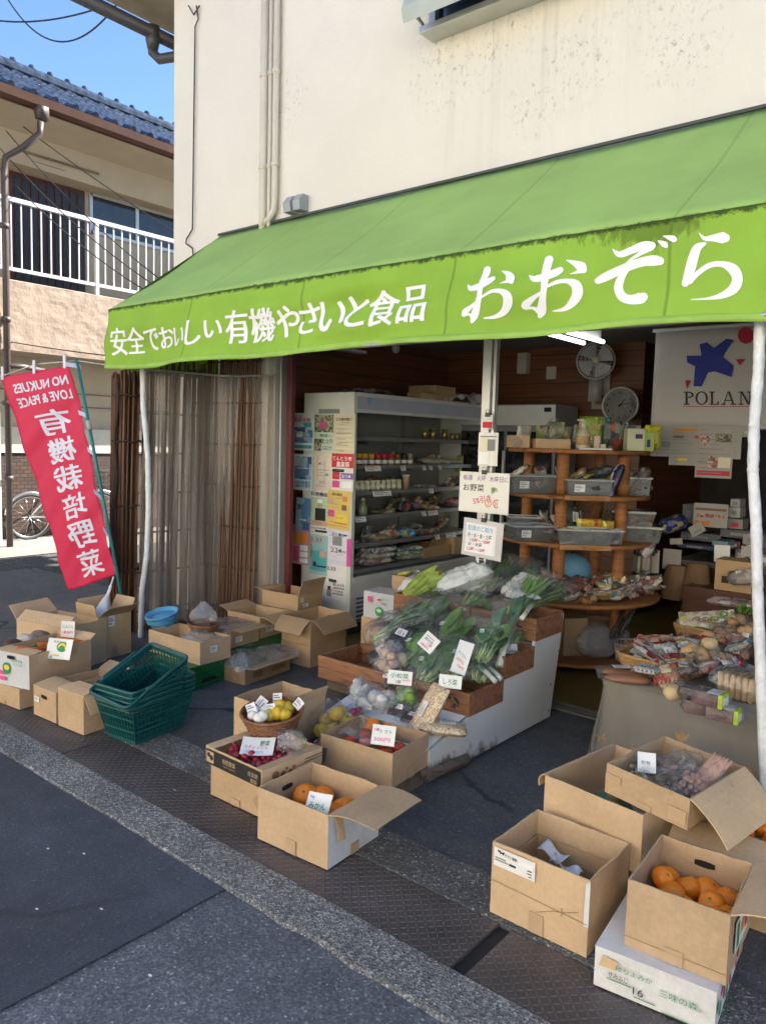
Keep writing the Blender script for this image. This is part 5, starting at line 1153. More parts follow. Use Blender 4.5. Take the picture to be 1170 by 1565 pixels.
def wcrate(label, x0, x1, y0, y1, z, h, marks=True, drop=0.0):
    o = thing('wooden_crate', label, 'wooden crate', ((x0+x1)/2, (y0+y1)/2, z), 0, 'old wooden crates on the vegetable stand'); w, d = (x1-x0)/2, (y1-y0)/2; t = .013; b = MB()
    for s in (-1, 1):
        b.box(-w, s*d-(t if s > 0 else 0), 0, w, s*d+(0 if s > 0 else t), h*.48); b.box(-w, s*d-(t if s > 0 else 0)-.001, h*.5, w, s*d+(0 if s > 0 else t)+.001, h)
        X = s*w
        b.prism([(X-(t if s > 0 else 0), -d+t, 0), (X-(t if s > 0 else 0), d-t, 0), (X-(t if s > 0 else 0), d-t, h*.75), (X-(t if s > 0 else 0), d-t-.03, h*1.0), (X-(t if s > 0 else 0), -d+t, h*1.0)], (t, 0, 0))
    b.box(-w+t, -d+t, .004, w-t, d-t, .012); b.build('body', M_CRATE, o, bevel=.0015)
    if marks:
        s = MB(); g = random.Random(int(x0*1000)); 
        for k in range(9): s.ball((w-.09+g.uniform(-.03, .03), -d-.0012, h*.45+g.uniform(-.025, .025)), g.uniform(.006, .012), 1, .06, .8, 8, 4)
        s.build('stamp', INK['black'], o)
        s = MB()
        for k in range(5): a = k*2*PI/5; s.prism([(w+.0006, .004*math.cos(a+1.57), h*.5+.004*math.sin(a+1.57)), (w+.0006, .016*math.cos(a), h*.5+.016*math.sin(a)), (w+.0006, .004*math.cos(a-1.57), h*.5+.004*math.sin(a-1.57))], (.0006, 0, 0))
        s.build('star_stamp', INK['purple'], o)
    return o
wcrate('front row wooden crate of komatsuna greens, at the right end by the white panel', -2.41, SX+.006, 3.055, 3.375, .236, .115)
wcrate('front row wooden crate at the left corner, holding dark packets', -2.90, -2.42, 3.0, 3.37, .238, .125, False)
wcrate('middle row wooden crate of leeks, at the right end by the white panel', -2.36, SX+.007, 3.385, 3.69, .348, .118)
wcrate('middle row wooden crate at the left holding bagged spinach', -2.86, -2.37, 3.385, 3.69, .35, .125, False)
wcrate('top row wooden crate at the right end holding leafy bundles', -2.36, SX+.005, 3.70, 4.02, .487, .125)
wcrate('top row wooden crate at the left holding the napa cabbage and white wrap', -2.93, -2.37, 3.70, 4.02, .487, .125)
# --- leafy produce
def leafmat(name, col):
    m, nt, b = _nt(name); v = coords(nt); L(nt, ramp(nt, tex(nt, v, 22, 4), [(.3, [x*.7 for x in col]), (.7, [x*1.35 for x in col])]), b.inputs['Base Color']); b.inputs['Roughness'].default_value = .55; b.inputs['Specular IOR Level'].default_value = .22; bump(nt, b, tex(nt, v, 60, 3), .4, .003); MATS[name] = m; return m
M_LG = leafmat('leaf_green', (.13, .27, .055)); M_LD = leafmat('leaf_dark', (.075, .17, .065)); M_LM = leafmat('leaf_mid', (.14, .25, .09)); M_LG2 = leafmat('leaf_light', (.20, .36, .10)); M_LP = leafmat('leaf_pale', (.20, .33, .06)); M_STEM = leafmat('stem_pale', (.33, .45, .16)); M_BLUEG = leafmat('leek_green', (.11, .22, .12)); M_WHITEV = leafmat('veg_white', (.66, .68, .55))
def leaf(b, p, d, ln, w, bend, up, seed):
    d = Vector(d).normalized(); s = d.cross(Vector(up)); s = s.normalized() if s.length > .01 else Vector((1, 0, 0)); nrm = s.cross(d); n = 5; rows = []
    for i in range(n+1):
        t = i/n; c = Vector(p)+d*ln*t+nrm*bend*ln*t*t; ww = w*math.sin(PI*min(1, .12+.86*t))**.75*(1+.15*noise.noise(Vector((t*5, seed, 0))))
        q = .25*ww; rows += [c-s*ww+nrm*q*(1+noise.noise(Vector((t*7, seed, 3)))), c, c+s*ww+nrm*q*(1+noise.noise(Vector((t*7, seed, 9))))]
    b.add(rows, [(3*i+k, 3*i+k+1, 3*i+4+k, 3*i+3+k) for i in range(n) for k in (0, 1)])
gr = random.Random(77)
def pack_bag(parent, Lx, Wy, T, seed, m, z0=0.0, wr=.16, open_end=False):
    b = MB()
    def f(sgn):
        def g(u, v):
            a, c = 2*u-1, 2*v-1; e = (1-abs(a)**5)**.55*(1-abs(c)**4)**.55
            p = Vector((a*3, c*3, seed*2.7+sgn)); w = noise.noise(p*1.3)*.5+noise.noise(p*3.1)*.35+noise.noise(p*6)*.2
            fl_ = (1-e)*.010*math.sin(c*19+seed)*(abs(a) > .8)
            z = T*.5+sgn*(T*.5*e)*(1+wr*2*w)+fl_
            return Vector((a*Lx/2, c*Wy/2*(1-.04*abs(a)**4), max(z, .001)+z0+(T*.1*w if sgn > 0 else 0)))
        return g
    b.grid(f(1), 26, 20); b.grid(lambda u, v: f(-1)(1-u, v), 20, 12)
    return b.build('bag', m, parent, True)
def greens(label, pos, rz, pitch, Lx, Wy, T, leafm, stemm, n=26, wide=.03, group='bagged leafy greens on the stand', cat='bagged greens', bag=True, seed=0, name='bag_of_greens', sticker_=True):
    o = thing(name, label, cat, pos, 0, group, rot=(0, pitch, rz)); g = random.Random(seed*13+5); s = MB(); l = MB()
    for i in range(n):
        y = g.uniform(-.30, .30)*Wy; z = T*g.uniform(.2, .8); x0 = -Lx*.42; x1 = g.uniform(-.15, .05)*Lx
        s.tube([(x0, y*.6, z*.6+.008), ((x0+x1)/2, y*.8, z*.8), (x1, y, z)], .0035, 5, radii=[.006, .004, .0025])
        ll = Lx*g.uniform(.32, .5); x1 = min(x1, Lx*.47-ll); l.c = i % 3; leaf(l, (x1, y, z), (1, g.uniform(-.22, .22), g.uniform(-.12, .15)), ll, wide*g.uniform(.7, 1.2), g.uniform(-.2, .2), (g.uniform(-.3, .3), g.uniform(-.45, .45), 1), i+seed*50); s.tube([(x1, y, z+.002), (x1+ll*.5, y, z+.004), (x1+ll*.8, y, z+.002)], .0016, 4)
    s.build('stems', stemm, o, True); l.build('leaves', [leafm, M_LG2 if leafm != M_BLUEG else M_BLUEG, leafm], o, True)
    if bag:
        pack_bag(o, Lx*1.16, Wy*1.06, T*1.3, seed, M_BAG2, 0, .24)
        if sticker_: sheet('price_sticker', None, None, frame((-.1*Lx, .1*Wy, T*1.27), (1, .2, 0), (0, 1, 0)), .03, .022, None, SMALL, (), parent=o)
    return o
A90 = PI/2
# front row, middle row, top row: heaped bags of greens
for (px, py, h, rz, lm, kind, sd, Lx, Wy, T, pit, wd) in (
        (648, 1040, .33, 1.75, M_LG, 'bag of komatsuna right of its card in the front row crate', 1, .30, .16, .11, -.45, .040), (672, 1036, .345, 1.35, M_LG, 'bag of broad leaf greens above the shirona card', 2, .32, .18, .12, -.4, .046),
        (700, 1036, .345, 1.6, M_LM, 'bag of pale leaf greens right of the shirona card', 3, .30, .17, .12, -.35, .048), (728, 1036, .345, 1.95, M_LD, 'bag of bluish greens at the right end of the front row crate', 4, .30, .17, .11, -.3, .046),
        (628, 972, .445, 1.0, M_LM, 'large bag of spinach in the middle row left crate', 11, .38, .20, .13, -.5, .040), (656, 962, .46, 1.35, M_LD, 'second bag of spinach leaning against the first in the middle row', 12, .38, .20, .13, -.5, .040),
        (690, 985, .44, 1.6, M_LG, 'bag of dark greens behind the diagonal white card', 13, .36, .18, .12, -.45, .036), (722, 962, .46, 1.75, M_LD, 'bag of curly dark kale left of the upright leeks', 14, .34, .2, .13, -.5, .036),
        (608, 978, .435, .8, M_LD, 'outermost bag of spinach at the left of the middle row', 15, .34, .19, .11, -.4, .040), (738, 935, .50, 1.5, M_LM, 'bag of grey green leaves behind the leeks', 16, .36, .2, .12, -.6, .03),
        (752, 905, .61, 1.25, M_LG, 'bag of long leafy greens in the top row, left of the white wrapped bundle', 21, .46, .18, .11, -.55, .018), (775, 905, .61, 1.0, M_BLUEG, 'bag of slender greens in the top row beside the leeks', 22, .46, .17, .10, -.5, .014),
        (822, 928, .60, 1.0, M_LG, 'bag of chives at the right end of the top row', 23, .40, .17, .08, -.3, .012), (735, 915, .60, 1.5, M_LM, 'leftmost bag of leafy greens in the top row right crate', 24, .40, .18, .12, -.5, .022),
        (800, 930, .62, 1.15, M_LG, 'bag of long green stalks in the middle of the top row right crate', 25, .44, .18, .10, -.55, .014), (632, 1012, .40, 1.3, M_LG, 'bag of greens at the left end of the front row right crate', 5, .28, .16, .10, -.4, .04), (745, 1000, .46, 1.8, M_LD, 'bag of dark leaves at the foot of the upright leeks', 17, .30, .18, .12, -.4, .036), (785, 985, .45, 1.7, M_LM, 'bag of greens at the right end of the middle row', 18, .28, .16, .10, -.4, .036)):
    greens(kind[0].upper()+kind[1:], G(px, py, h)+Vector((0, .06 if sd < 10 else .02, .01)), rz, pit, Lx, Wy, T, lm, M_STEM, (15 if sd < 10 else 20) if wd > .02 else 44, wd*(1.5 if sd < 10 else 1.3), seed=sd)
for k, (px, py, h, w_, d_) in enumerate(((735, 948, .58, .22, .16), (765, 893, .74, .26, .18), (655, 945, .56, .22, .14))):
    film('loose crumpled clear film over the greens, %s of three from the right' % ('second', 'first', 'last')[k], G(px, py, h), w_, d_, .5*k, M_BAG2, .05, 60+k, .05, 'plastic_film', 'plastic film')
# leeks
def leek(label, a, c, bow, r=.011, group='leeks on the vegetable stand', bagged=True, fan=.022):
    o = thing('leek', label, 'leek', a, 0, group); a, c = Vector(a), Vector(c); d = c-a; w = MB(); gm = MB()
    pts = [d*(i/8)+Vector((0, 0, bow*4*(i/8)*(1-i/8))) for i in range(9)]
    w.tube(pts[:4], r, 10, radii=[r*1.05, r, r, r*1.02]); gm.tube(pts[3:7], r, 10, radii=[r*1.01, r*1.05, r*1.15, r*1.0])
    q = d.cross(Vector((0, 0, 1))).normalized()
    for k in range(4): s = (k-1.5)*fan; gm.tube([pts[5], pts[6]+q*s*.4, pts[8]+q*s+Vector((0, 0, .01*k))], r, 7, radii=[r*.95, r*.9, r*.55])
    w.build('white_shaft', M_WHITEV, o, True); gm.build('green_tops', M_BLUEG, o, True)
    if bagged:
        bg = MB(); bp = [-d*.04]+pts+[d*1.05]; bg.tube([p+Vector((0, 0, .004*math.sin(i*3))) for i, p in enumerate(bp)], r*2.2, 12, radii=[r*1.4]+[r*1.9*(1+.15*math.sin(i*5)) for i in range(9)]+[r*3.2], cap=False); bg.build('sleeve', M_BAG2, o)
    return o
leek('upright leek in a clear sleeve, left one of the pair behind the shirona card', G(742, 1012, .42), G(764, 935, .66), .02, .019)
leek('upright leek in a clear sleeve, right one of the pair behind the shirona card', G(762, 1018, .42), G(792, 918, .70), .015, .019)
leek('leek lying with its white end over the right edge of the front crate', G(765, 1038, .385), G(722, 1000, .44), .01, .013)
leek('second leek lying beside the one over the front crate edge', G(757, 1042, .38), G(715, 1008, .43), .012, .012)
leek('dark green leek lying across the top row at the right', G(797, 945, .625), G(842, 888, .68), .01, .013, bagged=False)
# napa cabbage in the top row, white wrap beside it
o = thing('napa_cabbage', 'yellow green napa cabbage at the left of the top row', 'napa cabbage', G(643, 900, .64), 0, rot=(0, -.55, 1.05)); core = MB(); core.ball((0, 0, .0), .065, 2.0, 1, .95, 14, 10, .1, 2, 1); core.build('heart', M_WHITEV, o, True); l = MB(); g = random.Random(3)
for k in range(26):
    a = g.uniform(0, 2*PI); r = .062; leaf(l, (-.12+.02*g.random(), r*math.cos(a)*.8, r*math.sin(a)*.8), (1, .25*math.cos(a), .25*math.sin(a)), .22+.05*g.random(), .05, .12, (0, -math.cos(a), -math.sin(a)), k)
l.build('leaves', leafmat('napa_leaf', (.26, .34, .07)), o, True); l = MB()
for k in range(10):
    a = g.uniform(0, 2*PI); leaf(l, (.08, .035*math.cos(a), .035*math.sin(a)), (1, .3*math.cos(a), .3*math.sin(a)), .09, .03, .25, (0, -math.cos(a), -math.sin(a)), k+90)
l.build('tips', leafmat('napa_tip', (.34, .22, .04)), o, True)
o = thing('wrapped_bundle', 'big bundle in milky white plastic lying across the top row, right of the napa cabbage', 'wrapped bundle', G(712, 897, .66), 0, rot=(.1, -.35, .75)); pack_bag(o, .36, .21, .12, 97, mat('milky_plastic', (.62, .64, .60), .28, .12, 9, 24, .6, .015), 0, .22)
o = thing('wrapped_bundle', 'squarish white plastic bundle standing at the right of the top row', 'wrapped bundle', G(800, 905, .68), 0, rot=(.1, -.6, 1.1)); pack_bag(o, .20, .17, .09, 98, MATS['milky_plastic'], 0, .2)
film('loose white plastic wrap lying over the top row between the cabbage and the leeks', G(703, 893, .66), .40, .34, .5, clear('white_wrap', .12, (.95, .96, .95), .3, 14, .72, (.80, .82, .78)), .06, 5, .05)
film('white plastic wrap around the napa cabbage', G(648, 893, .63), .30, .24, .4, clear('white_wrap', .14), .05, 6, .05)
film('white wrapped bundle at the right of the top row', G(800, 908, .69), .20, .22, .5, clear('white_wrap', .14), .05, 7, .03)
# clear bags with mushrooms, garlic, turnips on the front board
def bagged(label, pos, items, m, r, h, seed, cat, sx=1, sy=1, name='filled_bag', group=None, st=True, lean=(0, 0), bagm=None):
    o = thing(name, label, cat, pos, 0, group); g = random.Random(seed); c = MB()
    for k in range(items[0]): c.ball((g.uniform(-r, r)*.55*sx, g.uniform(-r, r)*.55*sy, g.uniform(.1, .95)*h), items[1]*g.uniform(.8, 1.15), 1, 1, .9, 12, 8, .12, 2, k)
    c.build('contents', m, o, True); b = MB()
    def f(u, v):
        a = 2*PI*u; rr = r*(math.sin(PI*min(1, .16+v*.72))**.7)*(1-.5*max(0, v-.6)/.4); q = 1+.24*noise.noise(Vector((math.cos(a)*1.7, math.sin(a)*1.7, v*3+seed*5)))+.13*noise.noise(Vector((math.cos(a)*5, math.sin(a)*5, v*9+seed)))
        return Vector((rr*q*math.cos(a)*sx+lean[0]*v*v, rr*q*math.sin(a)*sy+lean[1]*v*v, h*1.25*v))
    b.grid(f, 36, 22); b.build('bag', bagm or M_BAG, o)
    if st: sheet('price_sticker', None, None, frame((r*.25*sx, -r*.93*sy, h*.55), (1, .1, 0), (0, .3, 1)), .032, .024, None, SMALL, (), parent=o)
    return o
M_GARL = mat('garlic_white', (.76, .72, .62), .5, .15, 14); M_MUSH = mat('mushroom', (.50, .34, .25), .6, .2, 30); M_TURN = mat('turnip_white', (.68, .68, .64), .4, .06)
bagged('clear bag of white garlic on the front board at the left', G(577, 1092, .17), (14, .034), M_GARL, .11, .13, 2, 'bag of garlic')
bagged('tall bunched clear bag of mushrooms at the left corner of the stand', G(600, 1062, .22), (24, .034), M_MUSH, .105, .24, 5, 'bag of mushrooms')
bagged('clear bag of pale turnips with green tops below the mushrooms', G(622, 1095, .165), (16, .032), M_LP, .105, .15, 7, 'bag of turnips')
bagged('clear bag of small whitish roots at the far left of the front board', G(556, 1075, .18), (12, .03), M_TURN, .085, .12, 9, 'bag of roots')
bagged('crinkled clear bag leaning at the left corner crate', G(588, 1010, .34), (8, .02), M_MUSH, .06, .13, 12, 'bag of mushrooms')
bagged('pinkish film wrapped tray by the komatsuna crate front', G(643, 1055, .27), (6, .02), mat('pinkish', (.45, .30, .26), .6, .2), .06, .05, 13, 'wrapped tray', 1.4, .6)
for i, (px, py, col, txt) in enumerate(((585, 1003, (.05, .045, .05), 'Black packet of beans in the left corner crate'), (606, 1004, (.035, .03, .03), 'Second black packet with a white label in the left corner crate'), (628, 1015, (.30, .22, .14), 'Beige packet in the left corner crate'), (612, 978, (.05, .05, .06), 'Dark packet at the left end of the middle row'))):
    o = thing('packet', txt, 'packet', G(px, py, .36 if i < 3 else .46), 0, rot=(.3, -.5, .7+i*.3)); pack_bag(o, .17, .11, .045, 30+i, mat('packet_ink%d' % i, col, .28, .3, 20)); sheet('label', None, None, frame((.01, .0, .052), (1, .1, 0), (0, 1, 0)), .05, .06, None, SMALL, (), parent=o)
# chocolate brown packs on the white paper of the front board
sheet('paper_sheet', 'white paper sheet lining the front board of the stand', 'paper', frame((-2.28, 2.885, .202), (1, 0, .0), (0, 1, .24)), .66, .33, None, (), (), .003)
cp = None
for i, (px, py) in enumerate(((592, 1093), (612, 1103), (632, 1113))):
    txt = ('Leftmost', 'Middle', 'Rightmost')[i]+' of three flat packs of dark brown miso on the front board'
    q = G(px*1.0+20, py-2, .205)
    if cp is None:
        cp = o = thing('flat_pack', txt, 'flat pack', q, 0, 'brown miso packs', rot=(.22, 0, .1)); c = MB(); c.box(-.055, -.042, .004, .055, .042, .026); c.build('block', mat('miso_brown', (.065, .028, .018), .5, .2), o, bevel=.006)
        pack_bag(o, .17, .12, .032, 40, M_BAG2); sheet('label', None, None, frame((0, 0, .036), (1, .0, 0), (0, 1, 0)), .045, .03, None, [(.05, .1, .95, .25, 'grey'), (.05, .45, .95, .6, 'black')], (), parent=o)
    else: dup(cp, q, rot=(.22, 0, .1+.05*i), label=txt)
# bags of grain
m_, nt_, b_ = _nt('grain'); v_ = coords(nt_); vo_ = N(nt_, 'ShaderNodeTexVoronoi'); vo_.inputs['Scale'].default_value = 170; L(nt_, v_, vo_.inputs['Vector']); sp_ = N(nt_, 'ShaderNodeSeparateColor'); L(nt_, vo_.outputs['Color'], sp_.inputs[0])
L(nt_, ramp(nt_, sp_.outputs[0], [(0, (.34, .23, .13)), (.4, (.62, .46, .28)), (1, (.80, .66, .46))]), b_.inputs['Base Color']); b_.inputs['Roughness'].default_value = .3; bump(nt_, b_, vo_.outputs['Distance'], .5, .004)
for i, (txt, q, rot, Lx, Wy, T) in enumerate((('clear bag of pale grain standing against the front crate with the shirona card', G(657, 1100, .24), (0, -1.02, 1.15), .33, .145, .06), ('clear bag of grain lying flat under the standing grain bag', G(676, 1119, .205), (.0, .08, .6), .22, .14, .045))):
    o = thing('grain_bag', txt, 'bag of grain', q, 0, rot=rot); pack_bag(o, Lx, Wy, T, 50+i, m_, 0, .06); sheet('label', None, None, frame((.02, 0, T*1.12), (1, 0, 0), (0, 1, 0)) if i else frame((.03, .0, T*1.12), (1, 0, 0), (0, 1, 0)), .075, .036, None, SMALL, (), parent=o)
# cards on the stand
CARD('', 'white card with komatsuna written in green on the front row crate', (611, 1036), .375, .125, .068, .3, -.1, [('小松菜', .1, .5, .36, 'green', .75), ('1袋', .35, .1, .26, 'black', .2), ('160円', .6, .28, .18, 'pink', .32)])
CARD('', 'white card with shirona written in green above the grain bag', (688, 1042), .42, .11, .062, .3, -.12, [('しろ菜', .18, .3, .45, 'green', .62)])
sheet('price_card', 'white card turned on its corner with small red and black notes, on the middle row', 'price card', fcam(G(655, 982, .55), .35) @ Matrix.Rotation(-.65, 4, 'Z'), .085, .085, None, [(.12, .75, .7, .78, 'black')], [('菜の花', .15, .52, .17, 'black', .6), ('1束', .5, .33, .17, 'red', .3), ('180円', .15, .12, .17, 'red', .55)], .003)
sheet('price_card', 'tall white triangular folded card with green and red writing among the greens', 'price card', fcam(G(706, 1005, .51), .25, .15) @ Matrix.Rotation(-.3, 4, 'Z'), .075, .16, None, (), [('カリフラワー', .1, .62, .11, 'green', .75, -.5), ('みかん', .15, .4, .12, 'red', .6, -.4), ('150円', .3, .22, .1, 'red', .5, -.4)], .003)
CARD('', 'blank white card tucked behind the right hand leek', (778, 992), .46, .09, .05, .5, .4, [('200円', .3, .2, .3, 'grey', .4)])
# tomato carton, tub of tomatoes, yellow citrus, red onions
T1 = carton('open kraft carton of bagged tomatoes on the skid in front of the vegetable stand', (-1.925, 2.452), .089, .385, .30, .152, .10, seed=31)
M_TOM = mat('tomato_red', (.62, .075, .02), .25, .12, 12, coat=.3)
def tomatoes(root, pts, label, group, r=.032):
    first = None
    for i, p in enumerate(pts):
        o = fruit_mesh('tomato', r, M_TOM, .84, 5) if first is None else dup(first)
        first = first or o
        o.location = at(root, *p); o.rotation_euler = (fr_rng.uniform(-.5, .5), fr_rng.uniform(-.5, .5), fr_rng.uniform(0, 6)); tag(o, label, 'tomato', group)
tomatoes(T1, [(-.08, .04, .115), (-.02, -.05, .11), (.05, .0, .12), (-.11, -.04, .10), (.10, -.06, .10), (.02, .06, .12), (.0, -.1, .09), (.06, -.1, .1), (.11, .03, .1), (-.06, -.1, .09)], 'red tomato bagged in the kraft carton in front of the stand', 'tomatoes in the kraft carton')
film('crumpled clear bag over the tomatoes in the kraft carton', at(T1, -.06, .02, .135), .20, .20, .2, M_BAG, .05, 9, .03, 'plastic_bag', 'plastic bag')
CARD('', 'white card turned on its corner with green and pink writing in the tomato carton', (586, 1124), .275, .105, .085, .4, -.1, [('トマト', .35, .6, .22, 'green', .5), ('200円', .1, .2, .22, 'pink', .7), ('1袋', .1, .68, .16, 'red', .2)])
_t = thing('clear_tub', 'clear plastic tub of tomatoes left of the tomato carton', 'tub', G(500, 1165, .09), .2); b = MB(); b.lathe([(.0, .002), (.05, .002), (.062, .09), (.066, .09), (.064, .092), (.06, .09)], 28); b.build('tub', clear('tub_clear', .2, (.93, .93, .94), .1, 4, .12), _t, True)
tomatoes(_t, [(.02, .0, .035), (-.025, .015, .04), (.0, -.02, .07), (.02, .025, .075), (-.02, -.01, .08)], 'red tomato in the clear plastic tub', 'tomatoes in the clear tub', .028)
sheet('paper_sheet', 'white paper hanging down beside the tub of tomatoes', 'paper', fcam(G(503, 1172, .06), .1), .08, .10, None, (), (), .004)
_l = MB(); _lp = G(508, 1132, .10)
oranges([_lp+Vector(p) for p in ((-.05, .0, .09), (.03, -.03, .07), (.0, .05, .13), (-.02, -.06, .06), (.06, .04, .09), (-.06, .06, .06), (.02, .0, .14), (.0, -.01, .02), (.05, -.06, .03))], 'yellow citrus heaped in a clear bag between the wicker basket and the tomatoes', 'yellow citrus in the clear bag', .038, 'citrus', 'citrus_fruit', M_LEM)
crumple('clear bag around the heap of yellow citrus', _lp+Vector((0, 0, -.01)), .125, .22, M_BAG2, 6, neck=True)
bagged('clear bag of red onions in front of the brown miso packs', G(512, 1093, .19)+Vector((.10, .02, 0)), (9, .018), mat('onion_red', (.28, .02, .07), .35, .25), .05, .06, 15, 'bag of onions')
oranges([G(568, 1111, .22), G(590, 1118, .20)], 'orange persimmon on the front board above the tomato carton', 'persimmons on the front board', .04)
tag(bpy.data.objects['wicker_basket.001'], '', '') if 'wicker_basket.001' in bpy.data.objects else None
wk = wicker('round brown wicker basket of eggs and lemons perched between two cartons', G(417, 1112, .262), .105, .105, .075, .2, rows=9, flare=1.3, rot=(.12, 0, .2))
oranges([G(x, y, z) for x, y, z in ((428, 1080, .345), (440, 1083, .335), (424, 1090, .34), (412, 1094, .33), (436, 1093, .335))], 'yellow lemon in the round wicker basket', 'lemons in the round wicker basket', .03, 'lemon', 'lemon', M_LEM)
M_EGG = mat('garlic_bulb', (.74, .72, .66), .55, .06)
oranges([G(x, y, z) for x, y, z in ((386, 1094, .335), (396, 1098, .335), (406, 1086, .34), (392, 1086, .34), (402, 1094, .345))], 'white garlic bulb in the round wicker basket', 'garlic bulbs in the round wicker basket', .024, 'garlic', 'garlic_bulb', M_EGG)
for i, (px, py, rz) in enumerate(((384, 1083, .4), (400, 1073, .9), (424, 1067, .1), (456, 1076, -.6), (413, 1081, .2))):
    sheet('price_card', ('leftmost', 'second', 'middle tilted', 'rightmost upright', 'smallest')[i]+' little white tag in the round wicker basket', 'price tag', fcam(G(px, py, .365), .35, rz*.4) @ Matrix.Rotation(rz, 4, 'Z'), .042, .045 if i != 4 else .03, None, SMALL, (), .002)
crumple('knotted corner of a clear bag beside the wicker basket', G(432, 1131, .25), .035, .06, M_BAG, 8)
crumple('clear bag of radishes bunched up in the black banded tray', G(446, 1148, .225), .06, .11, M_BAG, 10, rot=(.3, .2, 0))
# cardboard tray and white printed box behind the stand
Bx = carton('low wooden toned carton of wrapped fish packs behind the stand', (-2.93, 4.13), .56, .34, .24, .075, .1, m=M_CB2, tape=False, seed=33)
for k in range(4):
    o = thing('foil_packet', ('first', 'second', 'third', 'fourth')[k]+' foil packet from the left in the fish pack carton', 'packet', at(Bx, -.11+.07*k, -.03+.03*(k % 2), .065), 0, rot=(.2*k, -.3, .8*k)); pack_bag(o, .13, .08, .03, 60+k, mat('foil_dark', (.3, .3, .32), .25, .6, 30, metal=.4) if k % 2 else mat('foil_yellow', (.5, .45, .12), .35, .3, 20)); sheet('label', None, None, frame((0, 0, .035), (1, 0, 0), (0, 1, 0)), .05, .035, None, SMALL, (), parent=o)
Bs = carton('closed brown carton supporting the white printed box at the stand corner', (VY(603, 930, 3.90).x+.02, 3.89), 0, .30, .22, VY(578, 946, 3.90).z-.006, .0, m=M_CB2, closed=True, seed=35)
Bb = carton('carton under the fish packs behind the white printed box', (-2.93, 4.13), .0, .33, .22, .555, .1, m=M_CB2, closed=True, seed=36)
Bw = carton('white printed box with a green round emblem behind the left corner crate', VY(601, 930, 3.90).xy, VY(578, 946, 3.90).z, .25, .18, .175, .05, m=M_CBW, closed=True, white=('F', 'R', 'L', 'B', 'T'), tape=False, seed=34)
b = MB(); b.ball((.015, -.1035, .055), .032, 1, .02, 1, 20, 8); b.c = 1; b.ball((.015, -.1043, .062), .021, 1, .02, .6, 18, 8); b.c = 2; b.ball((.015, -.105, .135), .011, 1.2, .05, .7, 12, 6); b.c = 0
put_text(b, 'オーガニック', .03, .135, .016, .06, 0, fn=lambda p: Vector((p.x, -.1045, p.y))); put_text(b, '有機野菜', .03, .105, .018, .05, 0, fn=lambda p: Vector((p.x, -.1045, p.y)))
b.c = 3; b.box(-.08, -.1048, .11, -.045, -.1042, .15); b.build('print', [INK['green'], INK['palegreen'], INK['red'], INK['pink']], Bw)
# dried goods in the tilted carton
rg = random.Random(12)
for k in range(7):
    txt = ('first', 'second', 'third', 'fourth', 'fifth', 'sixth', 'last')[k]+' clear bag of dried goods, counting from the left in the tilted carton'
    o = thing('dried_goods_bag', txt, 'bag of dried goods', at(D_, -.10+.033*k, -.08+.06*(k % 4), .045+.008*(k % 3)), 0, rot=(rg.uniform(-.4, .4), rg.uniform(-.5, .1), rg.uniform(0, 3)))
    c = MB()
    for j in range(22): c.ball((rg.uniform(-.05, .05), rg.uniform(-.03, .03), rg.uniform(.008, .03)), rg.uniform(.006, .012), 1.4, 1, .6, 7, 5)
    c.build('contents', mat(('dried_tan', 'dried_dark', 'dried_pink')[k % 3], ((.55, .38, .20), (.20, .13, .08), (.50, .28, .20))[k % 3], .6, .3, 20), o, True); pack_bag(o, .16, .11, .045, 70+k, M_BAG2)
sheet('price_card', 'pale blue white card standing in the tilted carton of dried goods', 'price card', fcam(at(D_, -.07, -.07, .105), .7, -.1), .06, .07, None, (), [('乾物', .2, .4, .2, 'grey', .5)], .003)
o = thing('paper_pack', 'pinkish paper pack along the right wall of the tilted carton', 'packet', at(D_, .09, .06, .075), 0, rot=(.2, -.5, 1.3)); pack_bag(o, .19, .07, .035, 81, mat('pack_pink', (.50, .30, .22), .6, .2, 14))
# ---------------------------------------------------------------- inside the shop
M_EN = mat('enamel_pale', (.60, .62, .55), .45, .08, 3); M_ENB = mat('enamel_blue', (.42, .45, .55), .4, .06); M_SHELF = mat('shelf_grey', (.22, .23, .23), .4, .1, metal=.3); M_LIN = mat('cabinet_lining', (.27, .28, .27), .45, .08)
FX0, FX1, FY0, FY1 = -4.53, -3.98, 4.46, 6.38
fg = thing('refrigerated_cabinet', 'long open white refrigerated cabinet with a blue header, its end covered with posters', 'display fridge', (FX1, FY0, 0)); FM = Matrix.Translation((-FX1, -FY0, 0))
b = MB(); b.box(FX0, FY0, .10, FX1, FY0+.04, 1.93); b.build('end_panel', M_EN, fg, mw=FM, bevel=.004); b = MB(); b.box(FX0, FY1-.04, .1, FX1, FY1, 1.93); b.build('end_panel', M_EN, fg, mw=FM, bevel=.004)
b = MB(); b.box(FX0, FY0+.04, .1, FX0+.04, FY1-.04, 1.93); b.box(FX0+.04, FY0+.04, 1.88, FX1-.02, FY1-.04, 1.93); b.build('back_panel', M_LIN, fg, mw=FM)
b = MB(); b.box(FX1-.03, FY0+.042, 1.80, FX1, FY1-.042, 1.90); b.build('header', M_ENB, fg, mw=FM); b = MB(); b.box(FX1-.035, FY0+.042, 1.90, FX1+.008, FY1-.042, 1.93); b.box(FX1-.035, FY0+.042, 1.775, FX1+.008, FY1-.042, 1.80); b.build('trim', M_STEEL, fg, mw=FM)
b = MB(); p = VX(564, 612, FX1+.002); b.prism([(p.x, p.y-.02, p.z+.03), (p.x, p.y+.025, p.z+.03), (p.x, p.y+.025, p.z-.01), (p.x, p.y+.0025, p.z-.035), (p.x, p.y-.02, p.z-.01)], (.002, 0, 0)); b.build('emblem', INK['sky'], fg, mw=FM)
